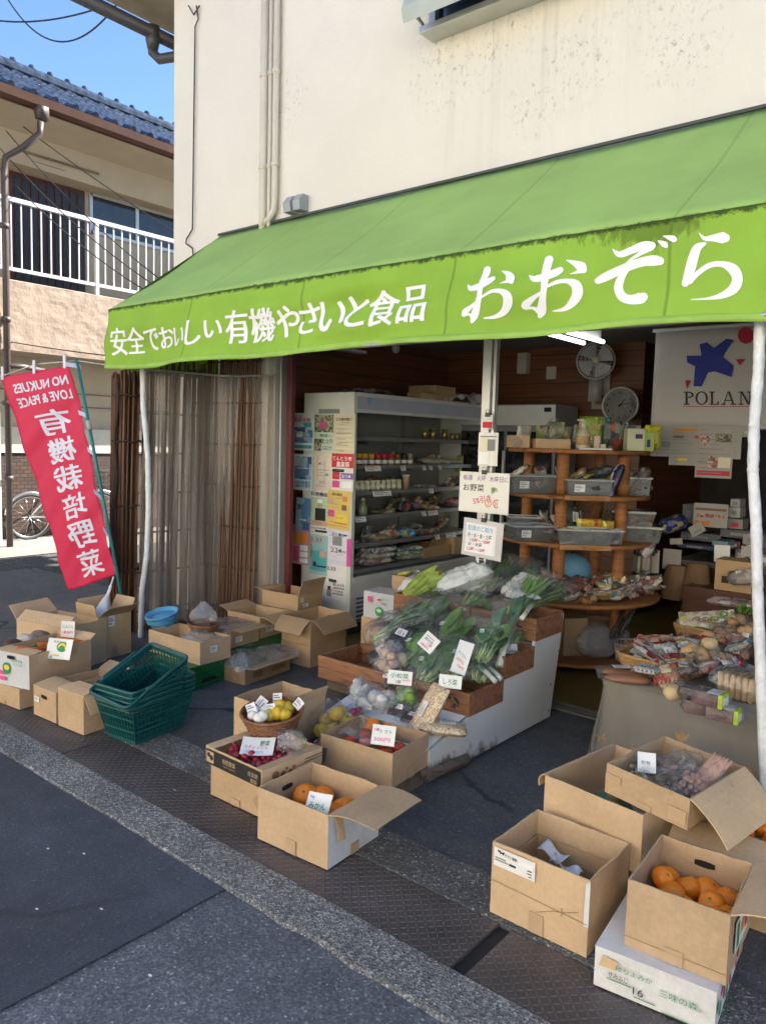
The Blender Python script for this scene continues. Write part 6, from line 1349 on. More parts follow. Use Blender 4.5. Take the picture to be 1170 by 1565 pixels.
b = MB(); b.box(FX0, FY0+.04, .10, FX1-.002, FY1-.04, .47); b.box(FX1-.004, FY0+.04, .42, FX1+.003, FY1-.04, .47); b.build('base', M_STEEL, fg, mw=FM, bevel=.003)
b = MB()
for k in range(6): b.box(FX1-.001, FY0+.08, .11+k*.035, FX1+.004, FY1-.08, .125+k*.035)
b.build('vent_grille', mat('grille_dark', (.12, .13, .14), .5), fg, mw=FM)
b = MB(); b.box(FX0+.02, FY0+.02, 0.005, FX1-.03, FY1-.02, .10); b.build('plinth', mat('plinth_dark', (.05, .05, .05), .6), fg, mw=FM)
SHZ = []
for i, (py, fx) in enumerate(((668, -4.12), (712, -4.08), (752, -4.06), (790, -4.04), (833, -4.02), (872, -4.0))):
    z = VX(542, py, fx).z; SHZ.append((z, fx)); b = MB(); b.box(FX0+.04, FY0+.042, z-.012, fx, FY1-.042, z); b.box(fx, FY0+.042, z-.028, fx+.006, FY1-.042, z+.006)
    for y in (FY0+.6, FY0+1.25): b.box(FX0+.04, y, z-.06, FX0+.18, y+.008, z-.012)
    b.build('shelf', M_SHELF, fg, mw=FM)
b = MB()
for y in (FY0+.60, FY0+1.25): b.box(FX0+.04, y-.015, .5, FX0+.055, y+.025, 1.86)
b.build('upright', M_SHELF, fg, mw=FM)
b = MB(); b.box(FX0+.17, FY0-.002, 1.68, FX0+.4, FY0, 1.80); b.build('rating_plate', mat('plate_grey', (.22, .23, .22), .5, .2), fg, mw=FM)
# posters on its end, each pinned by its corners
def poster(label, q, blocks, texts=(), base=None, y=None, rot=0.0):
    x0, y0, x1, y1 = [430+q[0]/4.348, 580+q[1]/4.348, 430+q[2]/4.348, 580+q[3]/4.348]; Y = (y or FY0-.006)
    a, c = VY(x0, (y0+y1)/2, Y), VY(x1, (y0+y1)/2, Y); t, d = VY((x0+x1)/2, y0, Y), VY((x0+x1)/2, y1, Y)
    g = random.Random(int(q[0]*7+q[1])); blocks = [(b_[0], b_[1], b_[2], b_[3], {'green': 'photo', 'brown': 'photo', 'navy': 'photo_sea', 'pink': b_[4]}.get(b_[4], b_[4]) if (b_[2]-b_[0])*(b_[3]-b_[1]) > .03 else b_[4]) for b_ in blocks]
    for k in range(9):
        x_, y_ = g.uniform(.06, .5), g.uniform(.04, .9); blocks.append((x_, y_, min(.95, x_+g.uniform(.15, .45)), y_+.009, g.choice(('grey', 'grey', 'brown', 'teal'))))
    return sheet('poster', label, 'poster', frame(((a.x+c.x)/2, Y, (t.z+d.z)/2), (1, 0, 0), (0, 0, 1)) @ Matrix.Rotation(rot, 4, 'Z'), c.x-a.x, t.z-d.z, base, blocks, texts, -.004)
PC = lambda n, c: mat('paper_'+n, c, .7, .06, 5)
poster('blue and white event poster with a red heading, top left on the fridge end', (70, 222, 213, 470), [(.05, .2, .95, .62, 'photo_sea'), (.08, .05, .92, .14, 'teal'), (.2, .35, .5, .5, 'white'), (.55, .62, .9, .75, 'teal')], [('東京・多摩', .08, .88, .08, 'red', .4), ('農業体験', .08, .77, .11, 'red', .8)], PC('ice', (.62, .70, .74)), y=FY0-.022)
poster('green and dark photo poster, top middle on the fridge end', (213, 226, 348, 485), [(.04, .52, .96, .97, 'brown'), (.1, .6, .9, .9, 'green'), (.04, .04, .4, .35, 'green'), (.3, .62, .6, .8, 'pink')], [('野の暮らし', .35, .4, .09, 'green', .6), ('まつり', .4, .25, .12, 'black', .55), ('二〇二六', .45, .08, .1, 'black', .45)], PC('mint', (.55, .64, .52)))
poster('cream poster of fine brown text, top right on the fridge end', (345, 224, 485, 490), [(.1, .1+.11*k, .9, .13+.11*k, 'cream') for k in range(6)]+[(.15, .5, .85, .512, 'brown'), (.15, .35, .6, .362, 'brown'), (.15, .2, .7, .212, 'brown')], [('土と緑の集い', .12, .82, .08, 'brown', .76)], PC('cream', (.66, .62, .46)))
poster('pale blue poster with small sea photos, second row left on the fridge end', (78, 495, 205, 735), [(.06, .3, .94, .93, 'photo_sea'), (.1, .08, .35, .26, 'navy'), (.38, .08, .63, .26, 'sky'), (.66, .08, .9, .26, 'navy'), (.2, .6, .8, .62, 'white')], (), PC('ice', (.6, .68, .74)), y=FY0-.02)
poster('cream hand drawn map poster, second row middle on the fridge end', (212, 490, 335, 740), [(.2, .3, .22, .9, 'pink'), (.2, .55, .8, .565, 'pink'), (.6, .2, .62, .8, 'pink'), (.65, .4, .82, .47, 'teal'), (.3, .7, .4, .75, 'red'), (.15, .12, .7, .13, 'red')], (), PC('map', (.68, .62, .52)))
poster('red and white festival poster, second row right on the fridge end', (330, 492, 475, 740), [(0, .62, 1, 1, 'red'), (.04, .5, .6, .58, 'black'), (.45, .32, 1, .48, 'purple'), (.05, .3, .4, .5, 'red'), (.05, .08, .4, .26, 'pink'), (.5, .08, .95, .26, 'white')], [('てんとう市', .06, .82, .12, 'white', .88), ('農業祭', .25, .65, .15, 'white', .6), ('2/18', .5, .36, .1, 'white', .4)], PC('plain', (.72, .70, .68)))
poster('deep blue sky and sea poster, third row left on the fridge end', (92, 785, 185, 1000), [(.02, .3, .98, .98, 'photo_sea'), (.02, .02, .98, .3, 'navy'), (.3, .3, .8, .34, 'white')], (), PC('sea', (.10, .24, .48)), y=FY0-.03, rot=-.05)
poster('magazine poster with a dark standing figure, third row middle on the fridge end', (190, 738, 310, 1030), [(.05, .2, .95, .84, 'palegreen'), (.28, .32, .85, .6, 'black'), (.42, .6, .66, .78, 'skin'), (.4, .72, .68, .8, 'white'), (.05, .2, .95, .32, 'skin'), (.3, .05, .95, .1, 'black')], [('料理通信', .05, .88, .1, 'black', .9), ('シェフの畑', .1, .12, .06, 'black', .8)], PC('plain', (.72, .70, .68)))
poster('yellow poster with four small pictures, third row right on the fridge end', (285, 735, 455, 995), [(.12, .62, .34, .78, 'skin'), (.7, .72, .88, .86, 'orange'), (.68, .5, .86, .64, 'brown'), (.15, .3, .4, .48, 'pink'), (.5, .2, .9, .4, 'yellow'), (.1, .08, .9, .1, 'orange'), (.45, .15, .9, .17, 'red')], [('春の講座', .3, .86, .08, 'brown', .4)], PC('yellow', (.68, .50, .14)), rot=-.03)
poster('pink poster with white boxes, lowest left on the fridge end', (68, 968, 180, 1228), [(.06, .55, .94, .78, 'orange'), (.5, .36, .95, .5, 'white'), (.5, .2, .95, .33, 'white'), (.5, .05, .95, .17, 'white'), (.08, .08, .42, .45, 'pink')], (), PC('rose', (.58, .26, .26)), y=FY0-.018)
poster('teal poster dated 3.21 in red, lowest middle on the fridge end', (185, 1035, 310, 1298), [(.1, .1, .9, .6, 'teal'), (.55, .45, .85, .6, 'skin'), (.2, .2, .38, .32, 'black'), (.05, .3, .14, .85, 'green'), (.4, .2, .9, .24, 'black')], [('3.21', .05, .85, .12, 'red', .6)], PC('aqua', (.32, .52, .50)))
poster('white and lilac poster dated 2.24 with grey faces, on the fridge end', (300, 1003, 440, 1232), [(.28, .56, .72, .82, 'grey'), (.05, .92, .4, .97, 'lilac'), (.8, .86, .95, .9, 'black'), (.05, .1, .95, .12, 'lilac'), (.1, .05, .7, .07, 'lilac')], [('2.24', .22, .36, .17, 'black', .5), ('(土)', .76, .38, .07, 'black', .14), ('食と農の', .25, .84, .1, 'black', .6)], PC('lilacw', (.68, .66, .74)))
poster('white poster dated 2.23 hanging lowest on the fridge end', (293, 1232, 425, 1478), [(.15, .52, .55, .6, 'black'), (.05, .12, .3, .3, 'grey'), (.1, .3, .26, .4, 'black'), (.4, .36, .95, .40, 'grey'), (.35, .2, .9, .24, 'grey'), (.1, .04, .9, .06, 'lilac')], [('2.23', .06, .84, .13, 'black', .45), ('種と土の会', .4, .44, .09, 'black', .55), ('上映会', .5, .27, .07, 'black', .4)], PC('plain', (.72, .70, .68)))
sheet('poster', 'narrow magenta sheet edge peeking out behind the 2.24 poster', 'poster', frame(VY(533, 845, FY0-.003), (1, 0, 0), (0, 0, 1)), .05, .22, mat('magenta_paper', (.6, .08, .3), .6))
# goods in the fridge
gi = random.Random(21)
M_GOLD = mat('gold_tin', (.42, .31, .10), .3, .15, metal=.7); M_JARL = mat('jar_pale', (.52, .50, .36), .25, .15); M_GLASSY = clear('glassy', .22, (.9, .93, .92), .06, 3, .04)
def fpos(px, shelf, dx=.06):
    z, fx = SHZ[shelf]; p = VX(px, 700, fx-dx); return Vector((fx-dx, p.y, z))
def lath(name, label, cat, pos, parts, group=None, seg=18):
    o = thing(name, label, cat, pos, 0, group)
    for n, prof, m in parts: b = MB(); b.lathe(prof, seg); b.build(n, m, o, True)
    return o
tin = None
for i, px in enumerate((648, 660, 678, 690, 697)):
    h = .10 if i < 3 else .065; q = fpos(px, 0)
    l = ('first', 'second', 'tallest third', 'short fourth', 'short fifth')[i]+' gold tin from the left on the top fridge shelf'
    lath('food_tin', l, 'tin', q, (('can', [(0, 0), (.028, 0), (.028, h), (.026, h)], M_GOLD), ('lid', [(.029, h-.004), (.029, h+.004), (.0, h+.004)], M_SHELF)), 'gold tins in the fridge')
cols = ((.60, .34, .02), (.58, .33, .03), (.50, .03, .05), (.50, .03, .07), (.30, .05, .04))
cn = ('yellow', 'amber', 'red', 'crimson', 'dark red'); jr = None
for i, px in enumerate((548, 557, 567, 577, 587, 597, 607, 617, 626)):
    c = i % 5; q = fpos(px, 1); l = '%s capped jar, number %s from the left on the second fridge shelf' % (('yellow', 'yellow', 'amber', 'red', 'crimson', 'red', 'brown', 'black', 'grey')[i], ('one', 'two', 'three', 'four', 'five', 'six', 'seven', 'eight', 'nine')[i])
    cm = mat('cap_'+('yellow', 'yellow', 'amber', 'red', 'crimson', 'red', 'brown', 'black', 'grey')[i], ((.60, .36, .02), (.6, .36, .02), (.55, .28, .02), (.5, .02, .04), (.5, .02, .07), (.5, .02, .04), (.2, .08, .04), (.02, .02, .02), (.3, .3, .3))[i], .35)
    lath('preserve_jar', l, 'jar', q, (('glass', [(0, 0), (.026, 0), (.027, .055), (.021, .062)], mat('preserve_%d' % (i % 3), ((.28, .10, .02), (.20, .12, .16), (.32, .2, .08))[i % 3], .2, .2)), ('lid', [(.024, .062), (.026, .064), (.026, .10), (.0, .102)], cm), ('label', [(.0276, .015), (.0278, .045)], PAPER)), 'capped jars on the second fridge shelf')
for i, (px, w) in enumerate(((655, .16), (672, .16), (690, .15))):
    o = thing('flat_packet', 'pale flat packet, %s of three on the right of the second fridge shelf' % ('left', 'middle', 'right')[i], 'packet', fpos(px, 1, .12), 0, 'pale packets on the second fridge shelf', rot=(0, .1, 1.2)); pack_bag(o, .2, .12, .05, 90+i, mat('udon_white', (.5, .5, .42), .3, .1, 16))
o = thing('standing_packet', 'yellow green standing packet at the right of the second fridge shelf', 'packet', fpos(704, 1, .1), 0, rot=(0, -1.4, 1.2)); pack_bag(o, .17, .10, .04, 95, mat('packet_lime', (.42, .42, .12), .35, .2))
for i, px in enumerate((546, 554, 562, 570, 578, 586, 594, 602, 610)):
    q = fpos(px, 2); l = 'small pale glass jar, number %s from the left on the third fridge shelf' % ('one', 'two', 'three', 'four', 'five', 'six', 'seven', 'eight', 'nine')[i]
    if i == 0: jj = lath('glass_jar', l, 'jar', q, (('glass', [(0, 0), (.024, 0), (.025, .06), (.02, .068)], M_JARL), ('lid', [(.022, .068), (.023, .07), (.023, .085), (0, .086)], mat('lid_cream', (.6, .58, .45), .4)), ('label', [(.0256, .012), (.0258, .04)], mat('jar_label', (.66, .64, .5), .6, .2, 30))), 'small pale jars on the third fridge shelf')
    else: dup(jj, q, label=l)
lath('tall_jar', 'tall pinkish jar at the end of the small pale jars', 'jar', fpos(621, 2), (('glass', [(0, 0), (.028, 0), (.033, .11), (.028, .115)], mat('miso_pink', (.45, .30, .2), .3, .15)), ('lid', [(.033, .112), (.033, .125), (0, .126)], MATS['lid_cream'])))
def pk(label, pos, L_, W_, T_, rot, col, seed, cat='packet', name='packet', rough=.3, lab=False, group=None):
    o = thing(name, label, cat, pos, 0, group, rot=rot); w_ = [min(.75, c*1.7+.12) for c in col]; k_ = seed % 4; pack_bag(o, L_, W_, T_, seed, printmat('pk_%d_%02d%02d%02d' % ((k_,)+tuple(int(c*99) for c in col)), [col, w_, [c*.55 for c in col], col, ((.6, .58, .52), (.45, .08, .06), (.5, .42, .12), (.1, .2, .3))[k_], col], 16+4*k_, (1, 1.6, 1), rough))
    if lab: sheet('label', None, None, frame((0, 0, T_*1.1), (1, 0, 0), (0, 1, 0)), L_*.4, W_*.35, None, SMALL, (), parent=o)
    return o
pk('white tray pack in the middle of the third fridge shelf', fpos(650, 2), .22, .12, .03, (0, 0, 1.5), (.45, .45, .42), 101, lab=True); pk('dark checked packet right on the third fridge shelf', fpos(690, 2), .2, .12, .07, (0, -.6, 1.5), (.14, .09, .10), 102, lab=True); pk('second dark packet right on the third fridge shelf', fpos(712, 2), .2, .12, .07, (0, -.6, 1.5), (.10, .07, .09), 103)
o = lath('squeeze_bottle', 'clear bottle of pickles at the left of the fourth fridge shelf', 'bottle', fpos(556, 3), (('glass', [(0, 0), (.035, 0), (.04, .03), (.036, .07), (.02, .10), (.014, .12)], mat('pickle_green', (.24, .27, .15), .12, .3)), ('cap', [(.015, .12), (.015, .14), (0, .141)], MATS['lid_cream'])))
pk('flat olive packet on the fourth fridge shelf', fpos(588, 3), .2, .12, .03, (0, 0, 1.5), (.28, .26, .12), 104); pk('black crumpled packet on the fourth fridge shelf', fpos(622, 3), .2, .14, .09, (0, 0, 1.5), (.04, .045, .06), 105)
pk('red and white packet on the fourth fridge shelf', fpos(655, 3), .24, .12, .05, (0, .1, 1.5), (.42, .22, .22), 106, lab=True); pk('dark red packet at the right of the fourth fridge shelf', fpos(697, 3), .2, .12, .09, (0, 0, 1.5), (.28, .08, .08), 107)
o = lath('sauce_bottle', 'small dark topped bottle standing on the fourth fridge shelf', 'bottle', fpos(666, 3, .2), (('glass', [(0, 0), (.02, 0), (.02, .09), (.012, .11)], mat('sauce', (.4, .33, .28), .2)), ('cap', [(.013, .11), (.013, .14), (0, .141)], MATS['cap_black'])))
pk('tan packet on the fifth fridge shelf', fpos(578, 4), .2, .14, .06, (0, 0, 1.4), (.34, .28, .18), 108); pk('cream packet on the fifth fridge shelf', fpos(596, 4), .18, .14, .08, (0, 0, 1.6), (.46, .43, .3), 109)
pk('bright blue packet on the fifth fridge shelf', fpos(620, 4), .2, .14, .08, (.1, 0, 1.3), (.06, .22, .45), 110); pk('brown tray of mushrooms on the fifth fridge shelf', fpos(652, 4), .26, .16, .07, (0, 0, 1.5), (.2, .11, .07), 111)
pk('dark packet at the left of the fifth fridge shelf', fpos(550, 4), .2, .14, .04, (0, 0, 1.5), (.05, .05, .05), 112)
for i, z in enumerate((0, .045, .09)):
    pk('%s of three pale rice bags stacked at the bottom of the fridge' % ('Lowest', 'Middle', 'Topmost')[i], fpos(572+i*5, 5, .12)+Vector((0, 0, z)), .34, .22, .06, (0, 0, 1.5+.1*i), (.50, .46, .42), 113+i, 'rice bag', 'rice_bag', lab=i == 2)
for i, z in enumerate((0, .035, .07)):
    pk('%s of three green topped packets at the bottom of the fridge' % ('Lowest', 'Middle', 'Topmost')[i], fpos(625, 5, .1)+Vector((0, 0, z)), .3, .14, .05, (0, 0, 1.3), (.28, .36, .32), 117+i, 'packet', 'packet')
KB = carton('brown open carton on the bottom shelf of the fridge, right of the green packets', (-4.0, 5.45), SHZ[5][0], .26, .42, .10, 0, m=M_CB2, tape=False, seed=41)
KC = carton('second carton on the fridge floor behind the shop mullion', (-3.98, 5.9), SHZ[5][0], .26, .34, .16, 0, m=M_CB2, tape=False, seed=42)
for i, (px, sh) in enumerate(((570, 1), (616, 1), (648, 1), (658, 1), (672, 1), (585, 2), (660, 2), (553, 3), (650, 3), (664, 3), (672, 4), (693, 4))):
    z, fx = SHZ[sh]; p = VX(px, 700, fx+.01); w = (.2, .07, .05, .05, .05, .24, .07, .13, .06, .15, .07, .16)[i]
    sheet('price_tag', 'white price tag clipped to the edge of a fridge shelf', 'price tag', frame((fx+.012, p.y, z-.02), (0, 1, 0), (-.35, 0, 1)), w, .05, None, SMALL, (), group='price tags along the fridge shelf edges')
# on top of the fridge, vent fan, strips
film('folded plastic sheet on top of the refrigerated cabinet near the posters', (-4.25, 4.9, 1.935), .35, .45, .2, mat('dusty_plastic', (.2, .21, .25), .4, .3), .06, 11, .02, 'plastic_sheet', 'plastic sheet')
KD = carton('closed brown carton on top of the refrigerated cabinet', (-4.05, 5.62), 1.935, .3, .32, .13, 0, m=M_CB2, closed=True, seed=43); KE = carton('long flat carton on top of the refrigerated cabinet below the vent fan', (-4.0, 5.35), 1.932, .16, .3, .05, 0, m=M_CB2, closed=True, seed=44)
KF = carton('long low brown carton at the far end of the cabinet top', (-4.2, 5.98), 1.932, .25, .42, .10, 0, m=M_CB2, closed=True, seed=45)
film('crumpled white plastic sheet draped over the far end of the cabinet top', (-4.1, 6.1, 1.95), .35, .6, .1, clear('white_wrap', .14), .08, 12, .04, 'plastic_sheet', 'plastic sheet')
vf = thing('vent_fan', 'square white ventilation fan with a dark round opening high on the boarded wall', 'fan', (-4.735, 6.02, 0)); q = VX(724, 565, -4.73); b = MB(); b.box(0, -.15, q.z-.15, .05, .15, q.z+.15); b.build('frame', M_STEEL, vf, bevel=.006)
vf.location = (-4.738, q.y, 0); b = MB(); b.ball((.051, 0, q.z), .115, .05, 1, 1, 24, 10); b.build('opening', M_HOLE, vf); b = MB()
for k in range(5): a = k*2*PI/5; b.prism([(.058, .02*math.cos(a), q.z+.02*math.sin(a)), (.058, .10*math.cos(a-.3), q.z+.10*math.sin(a-.3)), (.07, .10*math.cos(a+.4), q.z+.10*math.sin(a+.4))], (.003, 0, 0))
b.tube([(.07, .03*math.cos(a), q.z+.03*math.sin(a)) for a in [i*PI/6 for i in range(12)]], .004, 5, True); b.build('blade', mat('blade_grey', (.45, .46, .46), .4), vf)
q = VX(604, 532, -4.73); b = MB(); b.lathe([(0, 0), (.05, 0), (.05, .02), (.03, .035), (0, .035)], 20, M=Matrix.Rotation(PI/2, 4, 'Y')); tag(b.build('smoke_detector', M_STEEL, None, True, loc=(-4.737, q.y, q.z)), 'small round white alarm on the boarded wall under the awning edge', 'alarm')
q = VX(525, 541, -4.6); b = MB(); b.box(-.04, -.2, -.012, .04, .2, .012); tag(b.build('wall_fitting', M_STEEL, None, loc=(-4.55, q.y, q.z+.03)), 'white strip fitting just under the awning above the posters', 'fitting')
# second fridge with glass doors
f2 = thing('glass_door_fridge', 'tall dark glass doored fridge with a white header behind the round shelf', 'fridge', (-3.6, 6.3, 0)); b = MB(); b.box(-.62, 0, 1.72, .39, .45, 1.93); b.box(-.62, .02, .02, .39, .45, 1.72); b.build('body', mat('fridge_grey', (.26, .27, .29), .4, .1), f2, bevel=.004)
b = MB(); b.box(-.62, -.006, 1.74, .39, -.001, 1.92); b.build('header', M_STEEL, f2); b = MB(); b.box(-.6, -.012, .2, -.13, -.002, 1.68); b.box(-.09, -.012, .2, .37, -.002, 1.68); b.build('door', mat('fridge_glass', (.02, .022, .026), .08, .2, spec=.8), f2)
b = MB(); b.box(-.125, -.03, .6, -.1, -.004, 1.5); b.build('handle', M_STEEL, f2); b = MB(); b.box(.28, -.009, 1.86, .35, -.0065, 1.90); b.build('display', M_HOLE, f2)
M_TUBE = bpy.data.materials.new('lit_tube'); M_TUBE.use_nodes = True; _e = M_TUBE.node_tree.nodes['Principled BSDF']; _e.inputs['Emission Color'].default_value = (.95, 1, .97, 1); _e.inputs['Emission Strength'].default_value = 1.5
b = MB(); b.tube([(-.30, -.022, .55), (-.30, -.022, 1.35)], .012, 8); b.build('lit_tube', M_TUBE, f2, True)
# ceiling tubes: lit
lf = thing('ceiling_light', 'twin tube ceiling light, lit, seen under the awning edge', 'ceiling light', (-2.63, 5.44, 2.365)); b = MB(); b.box(-.05, -.33, .03, .05, .33, .12); b.build('housing', M_STEEL, lf)
for x in (-.08, .08): b = MB(); b.tube([(x, -.30, .008), (x, .30, .008)], .016, 10); b.build('lit_tube', M_TUBE, lf, True)
# wall fan and clock, wall bits
fa = thing('wall_fan', 'round wire guarded wall fan with a pale hub on the dark boarded wall', 'fan', WD(910, 552, 6.9)); FA = frame((0, 0, 0), (.93, .35, 0), (.05, .1, 1)); b = MB()
for r in (.165, .13, .09, .055): b.tube([(r*math.cos(a*2*PI/40), r*math.sin(a*2*PI/40), .07-(r/.165)**2*.05) for a in range(40)], .0028 if r < .16 else .007, 5, True)
for k in range(36): a = k*2*PI/36; b.tube([(r*math.cos(a), r*math.sin(a), .07-(r/.165)**2*.05) for r in (.03, .09, .165)], .0015, 4)
b.build('guard', MATS['blade_grey'], fa, mw=FA); b = MB()
for k in range(4):
    a = k*PI/2; b.grid(lambda u, v: Vector(((.03+.12*u)*math.cos(a+v*1.2), (.03+.12*u)*math.sin(a+v*1.2), .02+.02*v)), 4, 4)
b.build('blade', mat('blade_clear', (.48, .49, .49), .25), fa, True, mw=FA); b = MB(); b.ball((0, 0, .075), .035, 1, 1, .4, 18, 8); b.build('hub', mat('hub_cream', (.55, .52, .42), .5), fa, True, mw=FA)
b = MB(); b.tube([(0, 0, 0), (0, -.02, -.1), (0, -.16, -.14)], .02, 8); b.box(-.06, -.34, -.17, .06, -.10, -.13); b.build('bracket', mat('bracket_grey', (.4, .4, .38), .5), fa, True, mw=FA)
ck = thing('wall_clock', 'round white wall clock with a grey rim below the fan, above the top shelf', 'clock', WD(948, 619, 6.75)); CK = frame((0, 0, 0), (.97, .24, 0), (0, 0, 1)); b = MB(); b.lathe([(0, .02), (.14, .02)], 36); b.build('dial', mat('dial', (.58, .57, .52), .5, .03), ck, mw=CK)
b = MB(); b.lathe([(.14, 0), (.158, 0), (.163, .02), (.155, .035), (.14, .03), (.139, .02)], 40); b.build('rim', mat('rim_silver', (.38, .38, .37), .35, metal=.4), ck, True, mw=CK)
b = MB()
for k in range(1, 13): a = PI/2-k*PI/6; put_text(b, str(k), .108*math.cos(a)-.014*(1+.4*(k > 9)), .108*math.sin(a)-.012, .032, None, .012, z=.022)
b.build('numeral', INK['black'], ck, mw=CK); b = MB()
for a, l, w in ((PI/2-1.18*PI/6, .065, .006), (PI/2-13*PI/30, .10, .004), (-.9, .11, .0015)):
    d = Vector((math.cos(a), math.sin(a), 0)); s = Vector((-d.y, d.x, 0))*w; b.prism([Vector((0, 0, .025))-d*.02-s, Vector((0, 0, .025))+d*l-s*.5, Vector((0, 0, .025))+d*l+s*.5, Vector((0, 0, .025))-d*.02+s], (0, 0, .002))
b.build('hand', INK['black'], ck, mw=CK)
q = VY(843, 570, 6.79); b = MB(); b.box(-.05, -.02, -.06, .05, 0, .06); tag(b.build('switch_plate', mat('switch_ivory', (.45, .43, .36), .5), None, loc=q), 'small ivory switch plate on the dark boarded wall left of the fan', 'switch'); q = VY(803, 556, 6.79); b = MB(); b.box(-.05, -.08, -.1, .05, 0, .1); tag(b.build('meter_box', MATS['switch_ivory'], None, loc=q), 'small pale box on the dark boarded wall beside the aluminium mullion', 'box')
sheet('framed_notice', 'pale framed notice hanging behind the wall fan', 'notice', frame(VY(918, 590, 6.78), (1, 0, 0), (0, 0, 1)), .17, .42, PC('dim', (.4, .36, .3)), [(.2, .1, .8, .3, 'brown')], ())
# ---- cloth banner
BY = 5.75; a_, c_ = VY(1002, 508, BY), VY(993, 652, BY); bx0, bx1, bz1, bz0 = a_.x, a_.x+.98, a_.z, c_.z
bn = thing('cloth_banner', 'white roller banner with a blue star figure, red shapes and POLAN lettering', 'banner', (bx0, BY, bz0)); b = MB(); b.grid(lambda u, v: Vector(((bx1-bx0)*u, .004*math.sin(u*9+v*3), (bz1-bz0)*v)), 20, 12); b.build('cloth', mat('banner_cloth', (.50, .48, .44), .8, .04), bn, True, solid=.002)
b = MB(); b.tube([(-.02, 0, bz1-bz0+.012), (bx1-bx0+.02, 0, bz1-bz0+.012)], .014, 8); b.build('roller', M_STEEL, bn, True); b = MB(); b.tube([(0, 0, 0), (bx1-bx0, 0, 0)], .008, 8); b.build('bottom_rod', M_STEEL, bn, True)
def bp(x, y): p = VY(720+x/2.6, 480+y/2.6, BY); return Vector((p.x-bx0, -.009, p.z-bz0))
b = MB(); b.prism([bp(*p) for p in ((908, 120), (938, 112), (965, 135), (1015, 98), (1042, 102), (1000, 170), (1042, 205), (1035, 250), (968, 228), (942, 232), (915, 288), (884, 286), (890, 208), (858, 192), (856, 165), (915, 165))], (0, -.001, 0)); b.build('star_figure', mat('banner_blue', (.02, .035, .26), .7), bn)
b = MB(); b.prism([bp(1092+34*math.cos(k*2*PI/9+.3), 85+34*math.sin(k*2*PI/9+.3)) for k in range(9)], (0, -.001, 0)); b.prism([bp(*p) for p in ((1052, 180), (1090, 178), (1068, 204))], (0, -.001, 0)); b.prism([bp(*p) for p in ((851, 264), (875, 262), (858, 298))], (0, -.001, 0)); b.build('red_shape', mat('banner_red', (.42, .015, .03), .7), bn)
b = MB(); b.prism([bp(842, 366), bp(1145, 366), bp(1145, 368.5), bp(842, 368.5)], (0, -.001, 0)); b.build('underline', MATS['banner_red'], bn)
b = MB(); y0, y1 = 308, 360
def bar(x0, ya, x1, yb): b.prism([bp(x0, ya), bp(x1, ya), bp(x1, yb), bp(x0, yb)], (0, -.001, 0))
def seg_(x0, ya, x1, yb, w): b.prism([bp(x0, ya), bp(x0+w, ya), bp(x1+w, yb), bp(x1, yb)], (0, -.0013, 0))
bar(852, y0, 860, y1); bar(844, y0-.1, 866, y0+4); bar(844, y1-4, 868, y1+.1)
def arc(cx, cy, rx, ry, a0, a1, w):
    n = 16; o_ = [bp(cx+rx*math.cos(a0+(a1-a0)*i/n), cy+ry*math.sin(a0+(a1-a0)*i/n)) for i in range(n+1)]; i_ = [bp(cx+(rx-w)*math.cos(a0+(a1-a0)*i/n), cy+(ry-w*.55)*math.sin(a0+(a1-a0)*i/n)) for i in range(n+1)]
    b.add([Vector((p.x, -.0102, p.z)) for p in o_+i_], [(i, i+1, n+2+i, n+1+i) for i in range(n)])
arc(862, 321, 23, 13, -PI/2, PI/2, 8)
arc(916, 334, 25, 27, 0, 2*PI, 8)
bar(953, y0, 961, y1); bar(946, y0-.1, 969, y0+4); bar(946, y1-4, 984, y1+.1); bar(979, y1-14, 984, y1)
seg_(1020, y0, 1001, y1, 3); seg_(1020, y0, 1038, y1, 8); bar(1009, 341, 1036, 345); bar(993, y1-4, 1012, y1+.1); bar(1029, y1-4, 1053, y1+.1)
bar(1070, y0, 1074, y1); bar(1104, y0, 1108, y1); seg_(1070, y0, 1099, y1, 9); bar(1062, y0-.1, 1082, y0+4); bar(1062, y1-4, 1082, y1+.1); bar(1096, y0-.1, 1116, y0+4)
b.build('lettering', INK['black'], bn)
# flyers under the banner
for i, (x0, y0_, x1, y1_, bl, tx, lb) in enumerate(((996, 651, 1026, 698, [(.08, .1+.12*k, .9, .12+.12*k, 'grey') for k in range(5)]+[(.5, .3, .9, .5, 'grey')], (), 'leftmost white sheet'), (1025, 650, 1068, 712, [(.1, .85, .9, .92, 'orange'), (.1, .68, .45, .75, 'brown'), (.8, .68, .93, .75, 'red'), (.05, .3, .95, .31, 'grey'), (.3, .1, .6, .2, 'yellow')], (), 'cream listing sheet'), (1066, 650, 1117, 732, [(.08, .62, .35, .8, 'photo_warm'), (.5, .68, .95, .85, 'photo'), (.35, .2, .6, .42, 'photo_warm'), (.62, .2, .95, .4, 'cream'), (.05, .05, .95, .14, 'red'), (.1, .45, .95, .46, 'grey'), (.05, .3, .3, .32, 'grey')], (), 'largest glossy food flyer'), (1117, 652, 1131, 702, [], (), 'narrow plain sheet'), (1133, 652, 1148, 668, [(.3, .3, .7, .6, 'palegreen')], (), 'smallest note'))):
    a_, c_ = VY(x0, y0_, BY-.03), VY(x1, y1_, BY-.03)
    bl = list(bl)+[(.08, y_/22, .08+.25+.5*((y_*7) % 5)/5, y_/22+.014, 'grey') for y_ in range(2, 21, 2)]
    sheet('flyer', lb+' hanging under the roller banner', 'flyer', frame((a_+c_)/2, (1, 0, 0), (0, 0, 1)), c_.x-a_.x, a_.z-c_.z, PC('drab', (.40, .38, .34)), bl, tx, .003)
